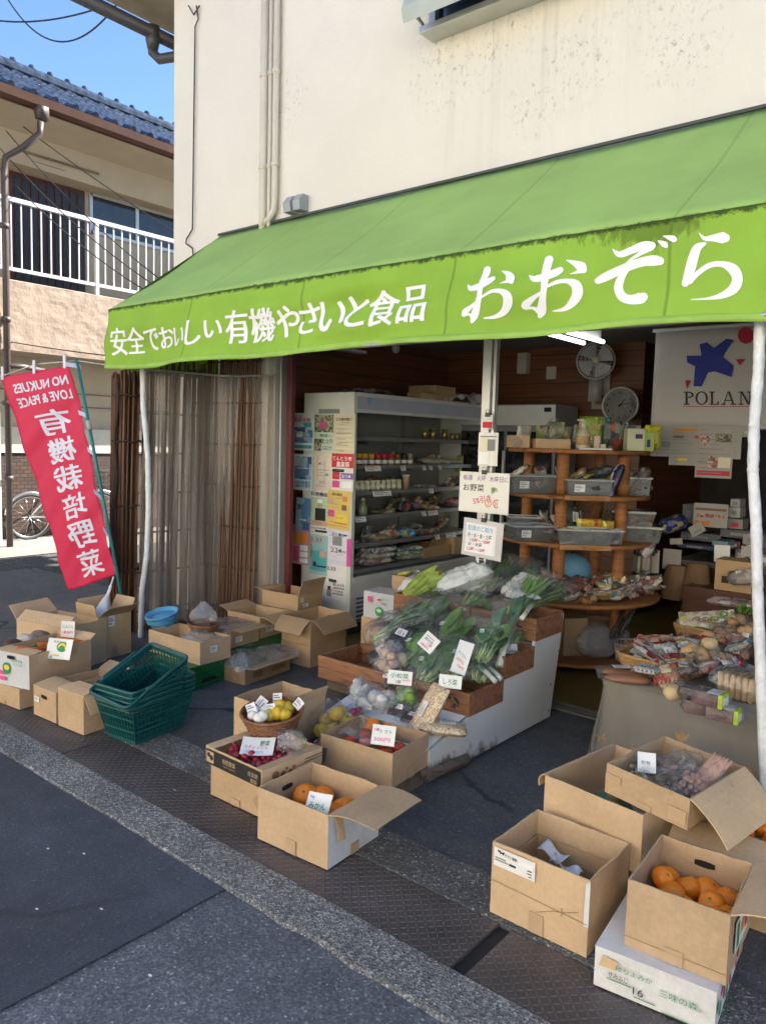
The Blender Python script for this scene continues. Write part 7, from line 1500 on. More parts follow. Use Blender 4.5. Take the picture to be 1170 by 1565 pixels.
b = MB(); b.tube([(bx0-.05, BY, bz0-.01), (bx1+.05, BY, bz0-.01)], .006, 6); tag(b.build('hanging_rail', M_SHELF), 'thin rail holding the flyers under the roller banner', 'rail')
# ---- round tiered shelf
M_TIER = woodmat('shelf_wood', (.38, .15, .045), (1.5, 1.5, 9)); SC = WD(882, 700, 5.55); SC.z = 0; ry_ = math.radians(39.4)
ts = thing('round_shelf', 'round five tier wooden shelf on turned posts, crowded with goods', 'shelf', SC, ry_); TZ = [(.10, .56), (.515, .62), (.90, .54), (1.225, .52), (1.535, .50)]
for z, r in TZ: b = MB(); b.lathe([(0, z-.028), (r-.008, z-.028), (r, z-.02), (r, z-.006), (r-.006, z), (0, z)], 48); b.build('tier', M_TIER, ts)
for x, y in ((-.17, -.30), (.27, -.22), (-.3, .25), (.25, .3)):
    b = MB()
    for k in range(len(TZ)-1): z0, z1 = TZ[k][0], TZ[k+1][0]-.028; b.lathe([(.041, z0), (.043, z0+.04), (.043, z1-.04), (.041, z1)], 20, (x, y, 0))
    b.build('post', M_TIER, ts, True)
b = MB(); b.box(-.22, -.535, .872, .12, -.50, .904); b.box(-.20, -.515, 1.20, .10, -.48, 1.23); b.build('edge_board', woodmat('edge_wood', (.45, .22, .08)), ts)
RM = Matrix.Translation(SC) @ Matrix.Rotation(ry_, 4, 'Z')
def sp(px, y, tier):
    w = 5.55+y; x = (px-882)/1170*w; return RM @ Vector((x, y, TZ[tier][0]+.001))
M_TUB = clear('tub_grey', .22, (.62, .63, .62), .22, 4, .35, (.30, .31, .31))
def tub(label, px, y, tier, w, d, h, rz=0, fillc=(.2, .15, .1), lab=True, dz=0, lid=False):
    o = thing('plastic_tub', label, 'plastic tub', sp(px, y, tier)+Vector((0, 0, dz)), ry_+rz, 'plastic tubs on the round shelf'); b = MB(); x, y_ = w/2, d/2
    vs = [(-x*.9, -y_*.9, 0), (x*.9, -y_*.9, 0), (x*.9, y_*.9, 0), (-x*.9, y_*.9, 0), (-x, -y_, h), (x, -y_, h), (x, y_, h), (-x, y_, h)]; b.add(vs, [(0, 3, 2, 1), (0, 1, 5, 4), (1, 2, 6, 5), (2, 3, 7, 6), (3, 0, 4, 7)]); b.build('tub', M_TUB, o, solid=.003)
    b = MB(); b.tube([(-x-.006, -y_-.006, h), (x+.006, -y_-.006, h), (x+.006, y_+.006, h), (-x-.006, y_+.006, h)], .006, 6, True); b.build('rim', mat('tub_rim', (.42, .43, .42), .35), o)
    g = random.Random(int(px*7+h*1000)); b = MB()
    for k in range(16): b.ball((g.uniform(-x, x)*.75, g.uniform(-y_, y_)*.75, h*g.uniform(.3, .75)), min(x, y_)*.4, 1.2, 1, .7, 8, 6, .3, 2, k)
    b.build('contents', mat('fill_%02d%02d%02d' % tuple(int(c*99) for c in fillc), fillc, .5, .4, 25), o)
    if lab: sheet('label', None, None, frame((-x*.45, -y_*.97-.006, h*.5), (1, 0, 0), (0, -.05, 1)), .07, .05, None, SMALL, (), parent=o)
    if lid: b = MB(); b.box(-x-.008, -y_-.008, h+.004, x+.008, y_+.008, h+.012); b.build('lid', M_TUB, o)
    return o
tub('grey tub of dark packs at the left of the second tier from the top', 795, -.22, 3, .34, .24, .12, .25, (.30, .20, .14), True)
tub('grey tub with a white label in the centre of the second tier from the top', 877, -.36, 3, .30, .20, .105, 0, (.06, .06, .06), True)
tub('clear tub at the right of the second tier from the top', 960, -.12, 3, .26, .22, .12, -.3, (.10, .09, .09), False)
tub('greyish tub with a label at the left of the third tier from the top', 800, -.25, 2, .30, .22, .10, .2, (.22, .2, .18), True)
tub('long clear tub of pale green goods at the front of the third tier', 872, -.42, 2, .36, .20, .10, -.08, (.40, .42, .16), False)
tub('clear tub holding yellow packets right of centre on the third tier', 915, -.33, 2, .20, .16, .09, -.2, (.45, .35, .15), False)
tub('lower of two stacked lidded tubs at the right of the third tier', 970, -.14, 2, .34, .22, .10, -.3, (.12, .12, .12), False, 0, True); tub('upper of two stacked lidded tubs at the right of the third tier', 966, -.10, 2, .28, .2, .085, -.25, (.2, .14, .1), False, .115, True)
tub('small clear tub at the back left of the third tier', 806, .05, 2, .22, .18, .13, 0, (.3, .3, .28), False)
for i, (px, dz) in enumerate(((880, .13), (897, .13), (917, .12))):
    pk('%s bright yellow packet standing on the third tier' % ('Left', 'Middle', 'Right')[i], sp(px, -.30, 2)+Vector((0, 0, dz-.06)), .17, .10, .05, (0, -1.15, ry_-.2-PI/2+.3*i), (.58, .36, .02), 120+i)
pk('tall dark blue boxy packet on the second tier', sp(930, -.30, 3)+Vector((0, 0, .09)), .24, .08, .06, (0, -1.2, ry_+.2), (.03, .03, .10), 124, lab=True); pk('silver film packet at the right of the second tier', sp(976, -.18, 3)+Vector((0, 0, .08)), .22, .18, .08, (0, -1.1, ry_-.5), (.22, .2, .2), 125, lab=True)
pk('black flat packet with a white label leaning over the centre tub', sp(873, -.32, 3)+Vector((0, 0, .10)), .2, .13, .03, (0, -.35, ry_+.3), (.03, .03, .035), 126, lab=True); pk('dark leaning packet on the second tier behind the centre tub', sp(900, -.1, 3)+Vector((0, 0, .08)), .34, .2, .08, (0, -.4, ry_), (.08, .07, .06), 127)
# top tier goods
TK1 = carton('small tan carton at the left end of the top tier', sp(797, -.20, 4).xy, TZ[4][0]+.002, .11, .2, .085, ry_+.1, m=M_CB, tape=False, seed=51); TK2 = carton('low carton tray with bags at the left of the top tier', sp(856, -.26, 4).xy, TZ[4][0]+.002, .24, .22, .065, ry_, m=M_CB, tape=False, seed=52)
crumple('bunched clear bag with blue printing on the low carton tray of the top tier', sp(834, -.18, 4)+Vector((0, 0, .05)), .07, .17, M_BAG, 21); crumple('white twisted plastic bag at the left tip of the top tier', sp(778, -.2, 4), .035, .08, M_FILM, 22)
so_ = lath('soap_bottle', 'cream soap bottle with a pump and an orange label on the top tier', 'bottle', sp(869, -.36, 4), (('bottle', [(0, 0), (.044, 0), (.046, .01), (.046, .10), (.03, .135), (.016, .145), (.016, .155)], mat('soap_cream', (.56, .50, .36), .3, .08)), ('label', [(.0468, .03), (.047, .085), (.0468, .09)], mat('soap_label', (.52, .34, .16), .5, .4, 40)), ('collar', [(.018, .15), (.018, .17), (.007, .172), (.006, .19)], M_STEEL))); b = MB(); b.tube([(0, 0, .19), (0, 0, .2), (-.045, -.01, .198)], .007, 6); b.build('pump', M_STEEL, so_, True)
def sbox(label, px, y, w, d, h, col, rz=0, prints=(), name='box'):
    o = thing(name, label, 'box', sp(px, y, 4)+Vector((0, 0, .001)), ry_+rz); b = MB(); b.box(-w/2, -d/2, 0, w/2, d/2, h); b.build('body', mat('bx_%02d%02d%02d' % tuple(int(c*99) for c in col), col, .45, .1), o, bevel=.003); b = MB()
    for p in prints: b.box(-w/2+p[0]*w, -d/2-.0015, p[1]*h, -w/2+p[2]*w, -d/2-.0005, p[3]*h)
    if prints: b.build('print', INK[prints[0][4]], o)
    return o
sbox('small pale pink box beside the soap bottle on the top tier', 889, -.36, .04, .035, .095, (.60, .44, .36)); sbox('tiny cream box in front of the pink box on the top tier', 897, -.40, .035, .03, .04, (.6, .55, .4))
sbox('cream tissue carton with a round blue mark on the top tier', 950, -.30, .12, .09, .15, (.56, .56, .36), 0, [(.45, .55, .85, .75, 'navy')], 'carton_box'); sbox('lime box with a dark blue drop on the top tier', 972, -.28, .075, .06, .13, (.36, .46, .10), -.1, [(.35, .2, .65, .6, 'navy')], 'carton_box')
for i, (px, y, col, h, w, lb) in enumerate(((893, -.15, (.33, .47, .05), .23, .17, 'lime green refill pouch at the back of the top tier'), (912, -.12, (.10, .27, .26), .23, .13, 'teal green refill pouch on the top tier'), (985, -.22, (.62, .60, .03), .18, .12, 'bright yellow pouch at the right end of the top tier'), (928, -.2, (.10, .12, .10), .20, .15, 'dark printed pouch on the top tier below the clock'), (850, -.02, (.30, .33, .12), .19, .12, 'olive pouch behind the clear bag on the top tier'), (940, -.05, (.62, .62, .60), .2, .18, 'white plastic pouch below the clock on the top tier'))):
    pk(lb, sp(px, y, 4)+Vector((0, 0, h*.5)), h, w, .06, (0, -1.45, ry_-PI/2+.05*i), col, 130+i)
b = MB(); b.box(-.10, -.05, 0, .12, .05, .012); tag(b.build('tray', mat('tray_steel', (.4, .4, .38), .35, metal=.5), None, loc=sp(880, -.42, 4), rot=(0, 0, ry_)), 'thin grey tray under the soap bottle on the top tier', 'tray')
b = MB(); b.ball((0, 0, .13), .13, 1, .9, 1.05, 20, 12); tag(b.build('plush_stand_in', mat('plush_blue', (.12, .28, .42), .8, .1), None, True, loc=sp(882, -.05, 1)), 'plain pale blue round stand-in for a plush figure behind the front post of the fourth tier', 'cushion')  # plain ball in place of a plush figure
# fourth tier: bread and dried packs
for i, (px, y, col, L_, W_, T_, rz, lb) in enumerate(((890, -.48, (.42, .21, .07), .30, .12, .07, .9, 'large orange brown bread pack with a white label at the front of the fourth tier'), (872, -.36, (.40, .24, .10), .26, .12, .07, 1.1, 'toasted bread pack behind the labelled one on the fourth tier'), (920, -.46, (.48, .33, .16), .2, .09, .05, .1, 'golden bread roll pack right of the labelled one on the fourth tier'), (915, -.50, (.46, .30, .14), .2, .08, .05, .0, 'lower golden roll pack at the shelf lip of the fourth tier'),
        (855, -.34, (.16, .10, .08), .2, .12, .08, .6, 'dark packet left of the bread packs on the fourth tier'), (838, -.30, (.30, .25, .22), .2, .12, .1, .4, 'greyish packet at the left of the fourth tier'), (905, -.25, (.22, .16, .13), .2, .14, .06, .2, 'brown patterned packet in the middle of the fourth tier'), (945, -.3, (.26, .19, .16), .24, .14, .06, .3, 'mottled brown packet right of centre on the fourth tier'),
        (960, -.2, (.20, .15, .15), .24, .14, .09, .2, 'dark brown packet at the right of the fourth tier'), (975, -.22, (.28, .2, .2), .22, .12, .1, -.2, 'pinkish packet near the right end of the fourth tier'), (935, -.12, (.34, .27, .2), .26, .14, .11, .0, 'tan packet at the back of the fourth tier'), (925, -.34, (.24, .15, .2), .16, .1, .07, .6, 'purple tinted packet among the bread packs'), (855, -.45, (.42, .38, .33), .16, .12, .06, .3, 'whitish packet at the front left of the fourth tier'))):
    pk(lb, sp(px, y, 1)+Vector((0, 0, .012*(i % 4))), L_, W_, T_, (.15*((i % 3)-1), -.12, ry_+rz), col, 140+i, 'packet', 'food_pack', .28, i in (0, 7, 9))
# base tier
crumple('crumpled clear bag on the base tier of the round shelf', sp(905, -.35, 0), .14, .22, M_FILM, 31, neck=False); crumple('second clear bag on the base tier of the round shelf', sp(935, -.2, 0), .14, .2, M_FILM, 32, neck=False)
TB = carton('tall brown paper carton on the base tier, right of the vegetable stand', sp(893, -.32, 0).xy, .102, .17, .16, .26, ry_+.2, m=M_CB2, closed=True, tape=False, seed=53); TB2 = carton('brown carton on the base tier behind the paper carton', sp(960, -.1, 0).xy, .102, .3, .2, .18, ry_-.2, m=M_CB2, tape=False, seed=54)
ob = thing('openwork_basket', 'white openwork basket with onions at the right of the base tier', 'basket', sp(965, -.42, 0), ry_-.3); b = MB()
for k in range(24):
    for s in (-1, 1): a = k*2*PI/24; b.tube([(.13*math.cos(a), .10*math.sin(a), 0), (.15*math.cos(a+s*.3), .115*math.sin(a+s*.3), .12)], .004, 4)
for z, r in ((0, .13), (.06, .14), (.12, .152)): b.tube([(r*math.cos(k*PI/16), r*.77*math.sin(k*PI/16), z) for k in range(32)], .006, 5, True)
b.build('lattice', mat('basket_pinkish', (.5, .4, .38), .5), ob); b = MB()
for k in range(10): b.ball((gi.uniform(-.09, .09), gi.uniform(-.06, .06), gi.uniform(.04, .13)), .035, seg=10, rings=7)
b.build('contents', mat('onion_skin', (.36, .22, .12), .5, .2), ob, True)
for i, (px, py, dd) in enumerate(((985, 925, 5.3), (975, 940, 5.25), (960, 945, 5.2))):
    a = WD(px-28, py+30, dd); c = WD(px+10, py-45, dd+.25); b = MB(); b.tube([a, a.lerp(c, .5), c], .013, 7); tag(b.build('long_stick', mat('stick_dark', (.035, .03, .03), .5), None, True), ('Left', 'Middle', 'Right')[i]+' dark stick leaning by the base of the round shelf', 'stick')
# ---- rear counter and clutter in the dark
cn_ = thing('counter', 'dark brown wooden counter at the back of the shop behind the clothed table', 'counter', (-1.0, 6.1, 0)); b = MB(); b.box(-.95, 0, .04, 1.6, .6, .66); b.build('body', mat('counter_wood', (.10, .035, .016), .5, .3, stretch=(1, 1, 5)), cn_, bevel=.004); b = MB(); b.box(-1.0, -.04, .66, 1.65, .62, .70); b.build('worktop', mat('counter_top', (.12, .12, .12), .4), cn_, bevel=.003)
def cpos(px, py, z=.70, Y=None): return G(px, py, z)
CT = .70
def crect(px0, py0, px1, py1, Y):
    a, c = VY(px0, py0, Y), VY(px1, py1, Y); return a, c
for i, (q, Y, bl, lb) in enumerate(((((1061, 768, 1110, 808)), 6.15, [(.05, .7, .95, .8, 'brown'), (.1, .4, .3, .55, 'photo_warm'), (.35, .4, .6, .55, 'photo_warm'), (.65, .4, .9, .55, 'photo_warm'), (.05, .05, .5, .25, 'orange')], 'printed leaflet box'), ((1014, 838, 1039, 872), 6.02, [(.1, .1+.12*k, .8, .12+.12*k, 'grey') for k in range(6)], 'lined price list'), ((1092, 832, 1114, 860), 6.02, [], 'plain white note'), ((1133, 834, 1152, 852), 6.02, [], 'right hand plain note'), ((1054, 800, 1075, 818), 6.05, [(.2, .2, .8, .4, 'grey')], 'tilted white slip'), ((1024, 822, 1042, 833), 6.03, [], 'folded white slip'))):
    a, c = crect(*q, Y); sheet('notice', lb+' on the dark rear counter', 'notice', frame((a+c)/2, (1, .1, 0), (0, 0.05, 1)) @ Matrix.Rotation((0, 0, .05, 0, .6, .1)[i], 4, 'Z'), c.x-a.x, a.z-c.z, PC('drab', (.40, .38, .34)) if i != 2 else None, bl, (), .003)
for i, (px0, py0, px1, py1, Y, col, lb) in enumerate(((1112, 792, 1134, 812, 6.3, (.28, .27, .25), 'grey box with a red label on the rear counter'), (1113, 775, 1130, 792, 6.3, (.45, .45, .43), 'small white box on the grey box'), (1116, 762, 1130, 776, 6.3, (.42, .42, .40), 'topmost small white box of the stack on the rear counter'), (1043, 770, 1060, 800, 6.25, (.18, .19, .20), 'grey file holder on the rear counter'), (1100, 808, 1165, 826, 6.2, (.10, .11, .12), 'dark flat machine on the rear counter'), (1040, 812, 1100, 830, 6.25, (.12, .13, .15), 'grey flat tray on the rear counter'), (1135, 815, 1165, 835, 6.15, (.3, .28, .25), 'pale pack at the right of the rear counter'), (1088, 826, 1112, 836, 6.08, (.14, .28, .34), 'teal pack on the rear counter'), (1035, 830, 1090, 842, 6.1, (.05, .06, .12), 'navy folded cloth along the counter edge'))):
    a, c = crect(px0, py0, px1, py1, Y); o = thing('stored_box', lb, 'box', (a.x, Y, c.z)); b = MB(); b.box(0, 0, 0, c.x-a.x, .16, a.z-c.z); b.build('body', mat('st_%d' % i, col, .5, .15), o, bevel=.004); b = MB(); b.box((c.x-a.x)*.25, -.002, (a.z-c.z)*.3, (c.x-a.x)*.7, -.0005, (a.z-c.z)*.65); b.build('label', INK['red' if i == 0 else 'grey'], o)
for i, (px, py, Y, r, h, lb, col) in enumerate(((1030, 885, 5.95, .10, .26, 'left brown paper sack under the rear counter', (.19, .11, .06)), (1062, 885, 5.95, .11, .27, 'right brown paper sack under the rear counter', (.20, .12, .065)))):
    q = VY(px, py+30, Y); b = MB(); b.grid(lambda u, v: Vector((r*math.cos(2*PI*u)*(1-.3*v*v)*(1+.12*noise.noise(Vector((u*9, v*4, i)))), r*.7*math.sin(2*PI*u)*(1-.4*v*v), h*v)), 24, 10); tag(b.build('paper_sack', mat('sack_brown', col, .8, .2), None, loc=(q.x, Y, q.z)), lb, 'sack')
a, c = crect(1100, 853, 1152, 905, 5.85); KR = carton('brown carton with a dark mark standing before the rear counter', (c.x, 5.75), max(.0, c.z), c.x-a.x, .2, a.z-c.z, 0, m=M_CB2, closed=True, tape=False, seed=55); sticker(KR, 'F', c.x-a.x, .2, -.05, .08, .05, .05, blocks=[(0, 0, 1, 1, 'black')])
b = MB(); b.box(-.25, 0, 0, .35, .3, c.z-.002); tag(b.build('low_bench', MATS['counter_wood'], None, loc=(c.x-.2, 5.73, 0)), 'low dark bench carrying the brown carton before the rear counter', 'bench')
pk('white pack with a red stripe in front of the brown carton by the rear counter', VY(1138, 893, 5.7)+Vector((0, 0, 0)), .2, .14, .1, (0, -.2, 0), (.42, .38, .36), 160); pk('blue and white bag hanging at the right of the third tier', WD(1000, 830, 5.5), .24, .18, .1, (0, -1.3, .6), (.30, .30, .30), 161); pk('deep blue crumpled bag on the rear counter', VY(1032, 812, 6.1), .22, .16, .12, (0, -.4, .3), (.03, .05, .2), 162)
bk_ = None
for i in range(9):
    q = WD(972+i*3.6, 858, 5.75); l = 'thin book, number %s from the left, in the row right of the fourth tier' % ('one', 'two', 'three', 'four', 'five', 'six', 'seven', 'eight', 'nine')[i]
    o = thing('book', l, 'book', q-Vector((0, 0, .08)), ry_, 'books right of the fourth tier'); b = MB(); b.box(-.008, -.06, 0, .008, .06, .13+.02*(i % 3)); b.build('cover', mat('book_%d' % (i % 4), ((.4, .38, .3), (.12, .1, .1), (.4, .3, .1), (.3, .3, .32))[i % 4], .5), o)
# ---- mullion signs
def clip(parent, x, y): b = MB(); b.box(x-.016, y-.012, -.004, x+.016, y+.014, .010); b.tube([(x-.012, y+.012, .004), (x-.012, y+.03, .01), (x+.012, y+.03, .01), (x+.012, y+.012, .004)], .002, 5); b.build('clip', mat('clip_black', (.02, .02, .02), .35), parent)
def msign(label, q, base=None, blocks=(), texts=(), Y=4.075, rot=0.0, c=True, name='sign', curl=.004):
    a, d = VY(q[0], (q[1]+q[3])/2, Y), VY(q[2], (q[1]+q[3])/2, Y); t, e = VY((q[0]+q[2])/2, q[1], Y), VY((q[0]+q[2])/2, q[3], Y)
    o = sheet(name, label, 'sign', frame(((a.x+d.x)/2, Y, (t.z+e.z)/2), (1, 0, 0), (0, 0, 1)) @ Matrix.Rotation(rot, 4, 'Z'), d.x-a.x, t.z-e.z, base, blocks, texts, curl)
    if c: clip(o, .0, (t.z-e.z)/2)
    return o
M_SHINY = mat('laminated', (.70, .69, .62), .18, .04, 6, 14, .25, .01, coat=.4)
s1 = msign('laminated sign with purple and red handwriting clipped to the aluminium mullion', (702, 722, 778, 784), M_SHINY, (), [('毎週', .07, .80, .14, 'purple', .19), ('火曜', .35, .80, .14, 'purple', .18), ('木曜日に', .60, .79, .14, 'purple', .38), ('お野菜', .08, .54, .18, 'black', .42), ('5%引き', .30, .20, .18, 'red', .36, .22)], Y=4.05)
b = MB()
sw, sh_ = .26, .19
def sxy(x, y, z=.0012): return Vector(((x-.5)*sw, (y-.5)*sh_, z))
for k in range(5): a = .6+k*.35; b.prism([sxy(.72, .48), sxy(.72+.14*math.cos(a)+.02, .48+.24*math.sin(a)), sxy(.72+.14*math.cos(a)+.09, .48+.22*math.sin(a)-.02)], (0, 0, .0004))
for cx, mi in ((.63, 1), (.86, 2)):
    b.c = mi; r = .15
    b.add([sxy(cx+f*.095*math.cos(i*PI/10), .17+f*.14*math.sin(i*PI/10), .0014) for f in (1, .78) for i in range(20)], [(i, (i+1) % 20, 20+(i+1) % 20, 20+i) for i in range(20)])
    put_text(b, '土' if mi == 1 else '日', (cx-.5)*sw-.011, (.11-.5)*sh_, .026, None, .01, z=.0014)
b.build('drawing', [INK['palegreen'], INK['orange'], INK['red']], s1)
s2 = msign('smaller framed sign of blue and red handwriting below the first on the mullion', (707, 795, 768, 853), mat('clear_file', (.60, .59, .56), .3, .04), [(.06, .1, .83, .88, 'white'), (.07, .12, .075, .86, 'pink'), (.80, .12, .805, .86, 'orange')], [('配達のご案内', .12, .70, .14, 'sky', .62), ('月・水・金・土曜', .12, .52, .12, 'black', .6), ('10時〜18時', .2, .39, .11, 'red', .5), ('火・木曜', .15, .28, .11, 'black', .35), ('12時〜18時', .14, .15, .11, 'red', .45)], Y=4.06, rot=-.06)
s3 = msign('bag of printed labels hanging on the mullion above the signs', (731, 661, 761, 712), M_SHINY, [(.08, .86, .92, .9, 'grey'), (.1, .4, .55, .8, 'cream'), (.45, .45, .85, .8, 'grey'), (.05, .05, .55, .42, 'white')], (), Y=4.07, c=False, name='label_bag'); msign('small red and white tag clipped high on the mullion', (737, 634, 753, 655), None, [(.05, .05, .95, .5, 'red')], (), Y=4.08, name='small_tag')
msign('tiny photo tag at the lower end of the mullion', (729, 852, 742, 868), None, [(.2, .2, .8, .75, 'black')], (), Y=4.08, name='small_tag')
# ---------------------------------------------------------------- clothed table by the right pole
M_CLOTH = mat('grey_cloth', (.20, .18, .15), .9, .1, 6, 320, .25, .001)
tb = thing('display_table', 'low table under a grey brown cloth with orange flower embroidery', 'table', (-.72, 3.75, 0)); TX0, TX1, TY0, TY1, TH = -1.41, -.02, 3.36, 4.30, .475
b = MB(); b.box(TX0+.03+.72, TY0+.03-3.75, .44, TX1-.03+.72, TY1-.03-3.75, TH-.006); b.build('tabletop', M_BEAM, tb)
for x in (TX0+.08, TX1-.1):
    for y in (TY0+.08, TY1-.08): b = MB(); b.box(x+.72-.025, y-3.75-.025, 0, x+.72+.025, y-3.75+.025, .44); b.build('leg', M_BEAM, tb)
def cl_path(s):                                            # hem path: left side back to front, along the front, right side
    pts = [(TX0, TY1), (TX0, TY0), (TX1, TY0), (TX1, TY1)]; ls = [TY1-TY0, TX1-TX0, TY1-TY0]; t = s*sum(ls)
    for i in range(3):
        if t <= ls[i] or i == 2:
            f = min(1, t/ls[i]); a, c = Vector(pts[i]), Vector(pts[i+1]); n = ((-1, 0), (0, -1), (1, 0))[i]; return a.lerp(c, f), Vector(n), t
        t -= ls[i]
def cl(u, v):
    p, n, t = cl_path(u); T = u*(2*(TY1-TY0)+TX1-TX0); c1 = math.exp(-((T-.94)/.10)**2); c2 = math.exp(-((T-.94-1.39)/.10)**2)
    w = v**.45*(.05*math.sin(T*10.5+.6+.5*math.sin(T*3))+.028*math.sin(T*23+1))+.05*v+.008*min(1, v*9)
    q = p+n*w+(Vector((-.7, -.7))*c1+Vector((.7, -.7))*c2)*.05*v
    return Vector((q.x+.72, q.y-3.75, TH-.012*min(1, v*8)-(TH-.10-.07*(c1+c2)*-1*.0)*v+.03*math.sin(T*5)*v))
b = MB(); b.grid(cl, 220, 16); b.add([(TX0+.72-.002, TY0-3.75-.002, TH), (TX1+.72, TY0-3.75-.002, TH), (TX1+.72, TY1-3.75, TH), (TX0+.72-.002, TY1-3.75, TH)], [(0, 1, 2, 3)]); b.build('tablecloth', M_CLOTH, tb, True, solid=.002)
em = MB(); ge = random.Random(14)
def flower(u, v, s, kind):
    for k in range(6 if kind < 2 else 3):
        a = ge.uniform(0, 6.28); l = s*ge.uniform(.6, 1.2)
        c0 = cl(u, v); em.c = ge.choice((0, 0, 1)) if kind < 2 else 1
        e1 = cl(min(1, u+l*math.cos(a)/3.3), max(0.02, min(1, v+l*math.sin(a)/.38))); d = (e1-c0); nn = Vector((0, -1, 0)) if .29 < u < .71 else Vector((-1, 0, 0)); sdir = d.cross(nn)*.16
        em.add([c0+nn*.0045, c0+d*.5+sdir+nn*.0045, e1+nn*.0045, c0+d*.5-sdir+nn*.0045], [(0, 1, 2, 3)])
for i in range(70): flower(.29+.42*i/70+ge.uniform(-.006, .006), ge.uniform(.60, .97), .035, i % 3)
for u, v in ((.41, .45), (.52, .5), (.60, .62), (.64, .45), (.26, .7), (.22, .6), (.18, .75), (.47, .75), (.56, .8)): flower(u, v, .055, 0)
for i in range(16): flower(.05+.24*i/16, ge.uniform(.6, .95), .035, i % 3)
em.build('embroidery', [mat('thread_orange', (.40, .20, .06), .7, .2), mat('thread_tan', (.30, .22, .12), .7, .2)], tb)
TT = TH+.003
def tp(px, py, h=0): return G(px, py, TT+h)
o = thing('sausage_pack', 'flat clear pack of two brown loaves with a white label at the table corner', 'bread pack', tp(957, 1040), .5); b = MB()
for s in (-1, 1): b.ball((0, s*.045, .022), .042, 2.6, 1, .5, 16, 10, .06, 3, s)
b.build('bread', mat('loaf_brown', (.33, .13, .05), .55, .25, 18), o, True); pack_bag(o, .27, .19, .05, 170, M_BAG2); sheet('label', None, None, frame((-.02, .03, .056), (1, .2, 0), (-.2, 1, 0)), .085, .05, None, SMALL, (), parent=o)
wicker('rectangular wicker basket of packaged food on the left of the clothed table', tp(1012, 1022), .175, .125, .055, -.12, 5, 6, M_WICKT, None, 1.12); wicker('second rectangular wicker basket of bread bags at the back of the clothed table', tp(1085, 975), .16, .12, .06, -.15, 5, 6, M_WICKT, None, 1.12)
for i, (px, py, h, L_, W_, T_, rot, col, lb) in enumerate(((990, 1000, .06, .22, .12, .03, (0, -.1, .1), (.50, .50, .38), 'pale green packet at the left in the first wicker basket'), (1005, 985, .075, .24, .12, .03, (.3, -.1, .0), (.30, .04, .06), 'dark red packet at the back of the first wicker basket'), (1030, 988, .085, .22, .10, .025, (.5, 0, -.1), (.58, .57, .55), 'white packet with black lettering in the first wicker basket'), (1020, 1008, .07, .24, .13, .03, (.1, 0, .0), (.32, .2, .12), 'brown striped packet in the middle of the first wicker basket'), (1030, 1022, .06, .24, .10, .03, (.1, .1, -.25), (.48, .50, .42), 'mint packet at the front of the first wicker basket'), (1048, 1000, .08, .2, .12, .04, (.2, 0, .2), (.16, .15, .16), 'grey packet with a white label in the first wicker basket'), (1062, 985, .07, .2, .12, .04, (.2, 0, .0), (.26, .05, .06), 'second dark red packet by the first wicker basket'), (1000, 1008, .055, .2, .11, .03, (.1, 0, .3), (.46, .46, .38), 'second pale packet in the first wicker basket'))):
    pk(lb, tp(px, py, h-.03), L_, W_, T_, rot, col, 180+i, 'packet', 'food_pack', .3, i in (2, 5))
o = pk('long bread packet with a green ring emblem leaning out of the second wicker basket', tp(1080, 950, .09), .30, .12, .04, (.6, -.15, .35), (.55, .47, .36), 190, 'packet', 'food_pack'); b = MB(); b.tube([(.09+.018*math.cos(k*PI/10), .01+.018*math.sin(k*PI/10), .046) for k in range(20)], .004, 5, True); b.build('emblem', INK['green'], o); b = MB(); put_text(b, 'ベーカリー', -.1, -.045, .03, .16, .01, z=.045); b.build('lettering', INK['brown'], o)
for i, (px, py, h, lb) in enumerate(((1062, 965, .05, 'sliced bread in clear film at the left of the second wicker basket'), (1092, 968, .06, 'toasted bread stack in the middle of the second wicker basket'), (1112, 978, .05, 'bread in clear film at the right of the second wicker basket'))):
    o = thing('bread_bag', lb, 'bread bag', tp(px, py, h-.03), .3*i); b = MB()
    for k in range(4): b.box(-.06+k*.03, -.045, .005, -.036+k*.03, .045, .07)
    b.build('bread', mat('crumb_tan', (.50, .30, .13), .7, .3, 16), o, bevel=.008); pack_bag(o, .2, .15, .09, 200+i, M_BAG)
def bun(label, q, r, n, col, seed, st=False):
    o = bagged(label, q, (n, r*.62), mat('bun_%02d%02d%02d' % tuple(int(c*99) for c in col), col, .55, .2, 9), r, r*1.3, seed, 'bun bag', 1.15, .9, 'bun_bag', None, st, (.0, .0), M_BAG); return o
bun('clear bag with one pale round bun at the front of the clothed table', tp(1027, 1058), .062, 3, (.60, .47, .26), 3); bun('clear bag of brown rolls left of the pink card', tp(1092, 1000), .07, 5, (.48, .27, .13), 4, True); bun('clear bag of reddish rolls under the right pole', tp(1122, 1005), .07, 5, (.46, .21, .11), 5, True); bun('clear bag of small pinkish rolls in front of the second basket', tp(1060, 1020), .05, 4, (.52, .32, .2), 6); bun('clear bag of a big loaf at the right behind the pole', tp(1140, 975), .08, 4, (.46, .3, .16), 8)
sheet('price_card', 'pink printed card lying between the bun bags on the clothed table', 'card', frame(tp(1100, 1020, .05), (1, -.1, 0), (.1, .9, .35)), .105, .06, PC('pinkcard', (.62, .46, .46)), [(.05, .05, .95, .1, 'pink'), (.05, .9, .95, .95, 'pink'), (.3, .25, .9, .75, 'pink')], ())
o = thing('bread_loaf', 'square sliced white loaf in a clear bag beside the right pole', 'bread', tp(1128, 1068), -.15); b = MB()
for k in range(6): b.box(-.075+k*.026, -.055, .004, -.052+k*.026, .055, .115)
b.build('slices', mat('toast', (.56, .36, .15), .7, .25, 20), o, bevel=.012); pack_bag(o, .24, .16, .13, 210, M_BAG)
